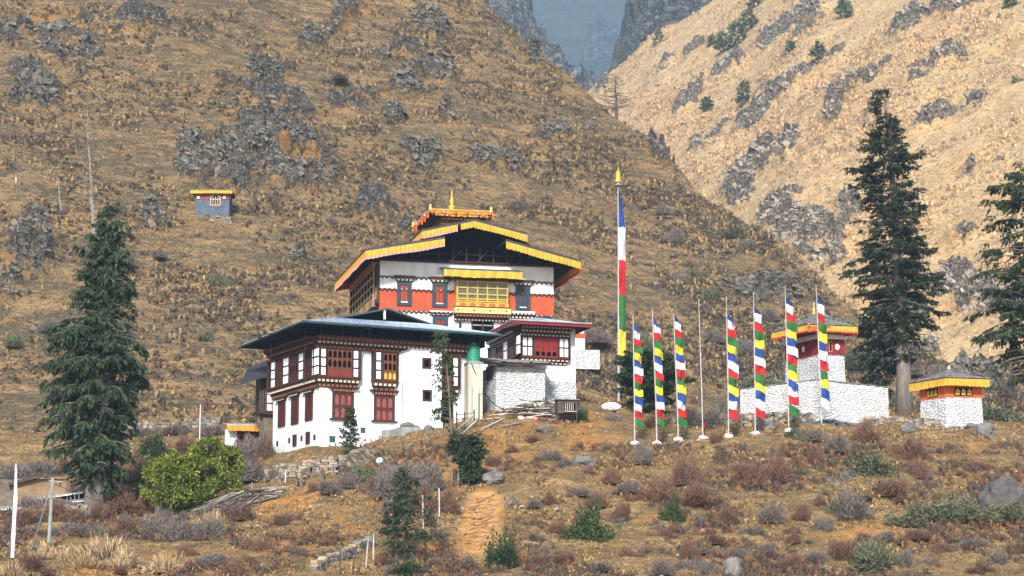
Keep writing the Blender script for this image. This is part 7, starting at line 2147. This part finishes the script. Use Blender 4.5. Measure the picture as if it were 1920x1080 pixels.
def where(px, py, skip=None):
    lx, ly, nm = min(LAND, key=lambda L: math.hypot((L[0]-px), (L[1]-py)*1.3))
    dx, dy = px-lx, py-ly
    if math.hypot(dx, dy) < 16: return "at "+nm
    h = "right" if dx > 0 else "left"; v = "below" if dy > 0 else "above"
    if abs(dx) > 2.2*abs(dy): return f"{h} of {nm}"
    if abs(dy) > 2.2*abs(dx): return f"{v} {nm}"
    return f"{v} and {h} of {nm}"
recs = []
sr = random.Random(77)
rawn = []
for k in range(110):
    px_, py_ = sr.uniform(0, 1920), sr.uniform(880, 1078)
    if ell(px_, py_, 903, 982, 60, 80, 8) > 0 or (px_ < 620 and py_ < 960) or (500 < px_ < 720 and py_ > 960 and sr.random() < .6): continue
    rawn.append((px_, py_, sr.uniform(14, 34), sr.uniform(10, 22), sr.choice('rrggo')))
for (px_, py_, w, h, k) in SHRUBS+rawn:
    g = ground_hit(px_, py_); s = g.y/FPX
    o = bpy.data.objects.new("shrub", sr.choice(PROTO[k])); COL.objects.link(o)
    o.location = (g.x, g.y, g.z-.03); o.rotation_euler = (0, 0, sr.uniform(0, 6.28)); q = sr.uniform(.85, 1.1)
    o.scale = (w*s*1.12, w*s*.9, h*s*1.02)
    o['category'] = KN[k][1]; o['group'] = "shrubs on the near slope"
    size = "tiny " if w < 24 else "small " if w < 40 else "" if w < 62 else "large "
    recs.append([size+KN[k][0]+" "+where(px_, py_), px_, o])
# bigger bushes one can pick out on the hillside
HB = [(1262,452,34,34),(1372,446,50,26),(1240,400,30,18),(1300,520,34,22),(1272,532,30,22),(1400,470,40,24),(1330,560,36,26),(1425,560,30,20),(1205,660,50,40),(1340,640,40,30),(410,536,36,28),(705,352,26,20),(215,545,40,26),(560,470,24,16),(245,495,30,20),(1440,600,40,24),(1400,660,44,34),(1490,650,40,26),(1160,600,40,24),
      (1120,640,50,34),(1180,700,60,40),(300,480,30,18),(620,420,26,16),(90,620,40,26),(340,600,34,20),(390,640,36,22),(270,700,34,20),(640,150,40,20),(820,130,30,22),(1000,70,26,14),(1195,240,22,14),(540,560,30,18),(480,600,30,16),(30,650,40,24),(1590,690,60,34),(1500,720,60,40),(1420,730,70,40),(1870,790,80,40),(1800,770,60,40),(1880,740,60,40),(1700,700,50,34),(1760,720,50,40)]
LAND2 = [(395,380,"the cliff shrine"),(1160,420,"the tall banner's gold top"),(850,380,"the golden roof lantern"),(176,400,"the big left cypress's tip"),(1155,215,"the bare ridge tree"),(936,78,"the top snag"),(1300,640,"the short prayer flags"),(1527,580,"the tall chorten"),(1690,600,"the tall fir"),(1780,700,"the orange banded chorten"),(560,620,"the big building's roof"),(480,260,"the big grey crag"),(60,470,"the left crag")]
LAND_keep = LAND; LAND = LAND2
for (px_, py_, w, h) in HB:
    g = H1.hit(px_, py_); s = g.y/FPX; k = sr.choice('ggo')
    o = bpy.data.objects.new("hillside_bush", sr.choice(PROTO[k])); COL.objects.link(o)
    o.location = (g.x, g.y-.6, g.z-.2); o.rotation_euler = (0, 0, sr.uniform(0, 6.28)); o.scale = (w*s, w*s, h*s*1.3)
    o['category'] = "hillside bush"; o['group'] = "dark bushes on the hillside"
    recs.append([("small " if w < 32 else "dark " if w < 45 else "large ")+("grey bush" if k == 'g' else "olive bush")+" on the hillside "+where(px_, py_), px_, o])
ORD = ["leftmost", "second from left", "third from left", "fourth from left", "fifth from left", "sixth from left", "seventh from left", "eighth from left", "ninth from left", "tenth from left"]
by = {}
for rcd in recs: by.setdefault(rcd[0], []).append(rcd)
for lb, L in by.items():
    L.sort(key=lambda q: q[1])
    for i, q in enumerate(L):
        q[2]['label'] = (lb if len(L) == 1 else (lb+", "+("rightmost" if i == len(L)-1 else ORD[min(i, 9)])))
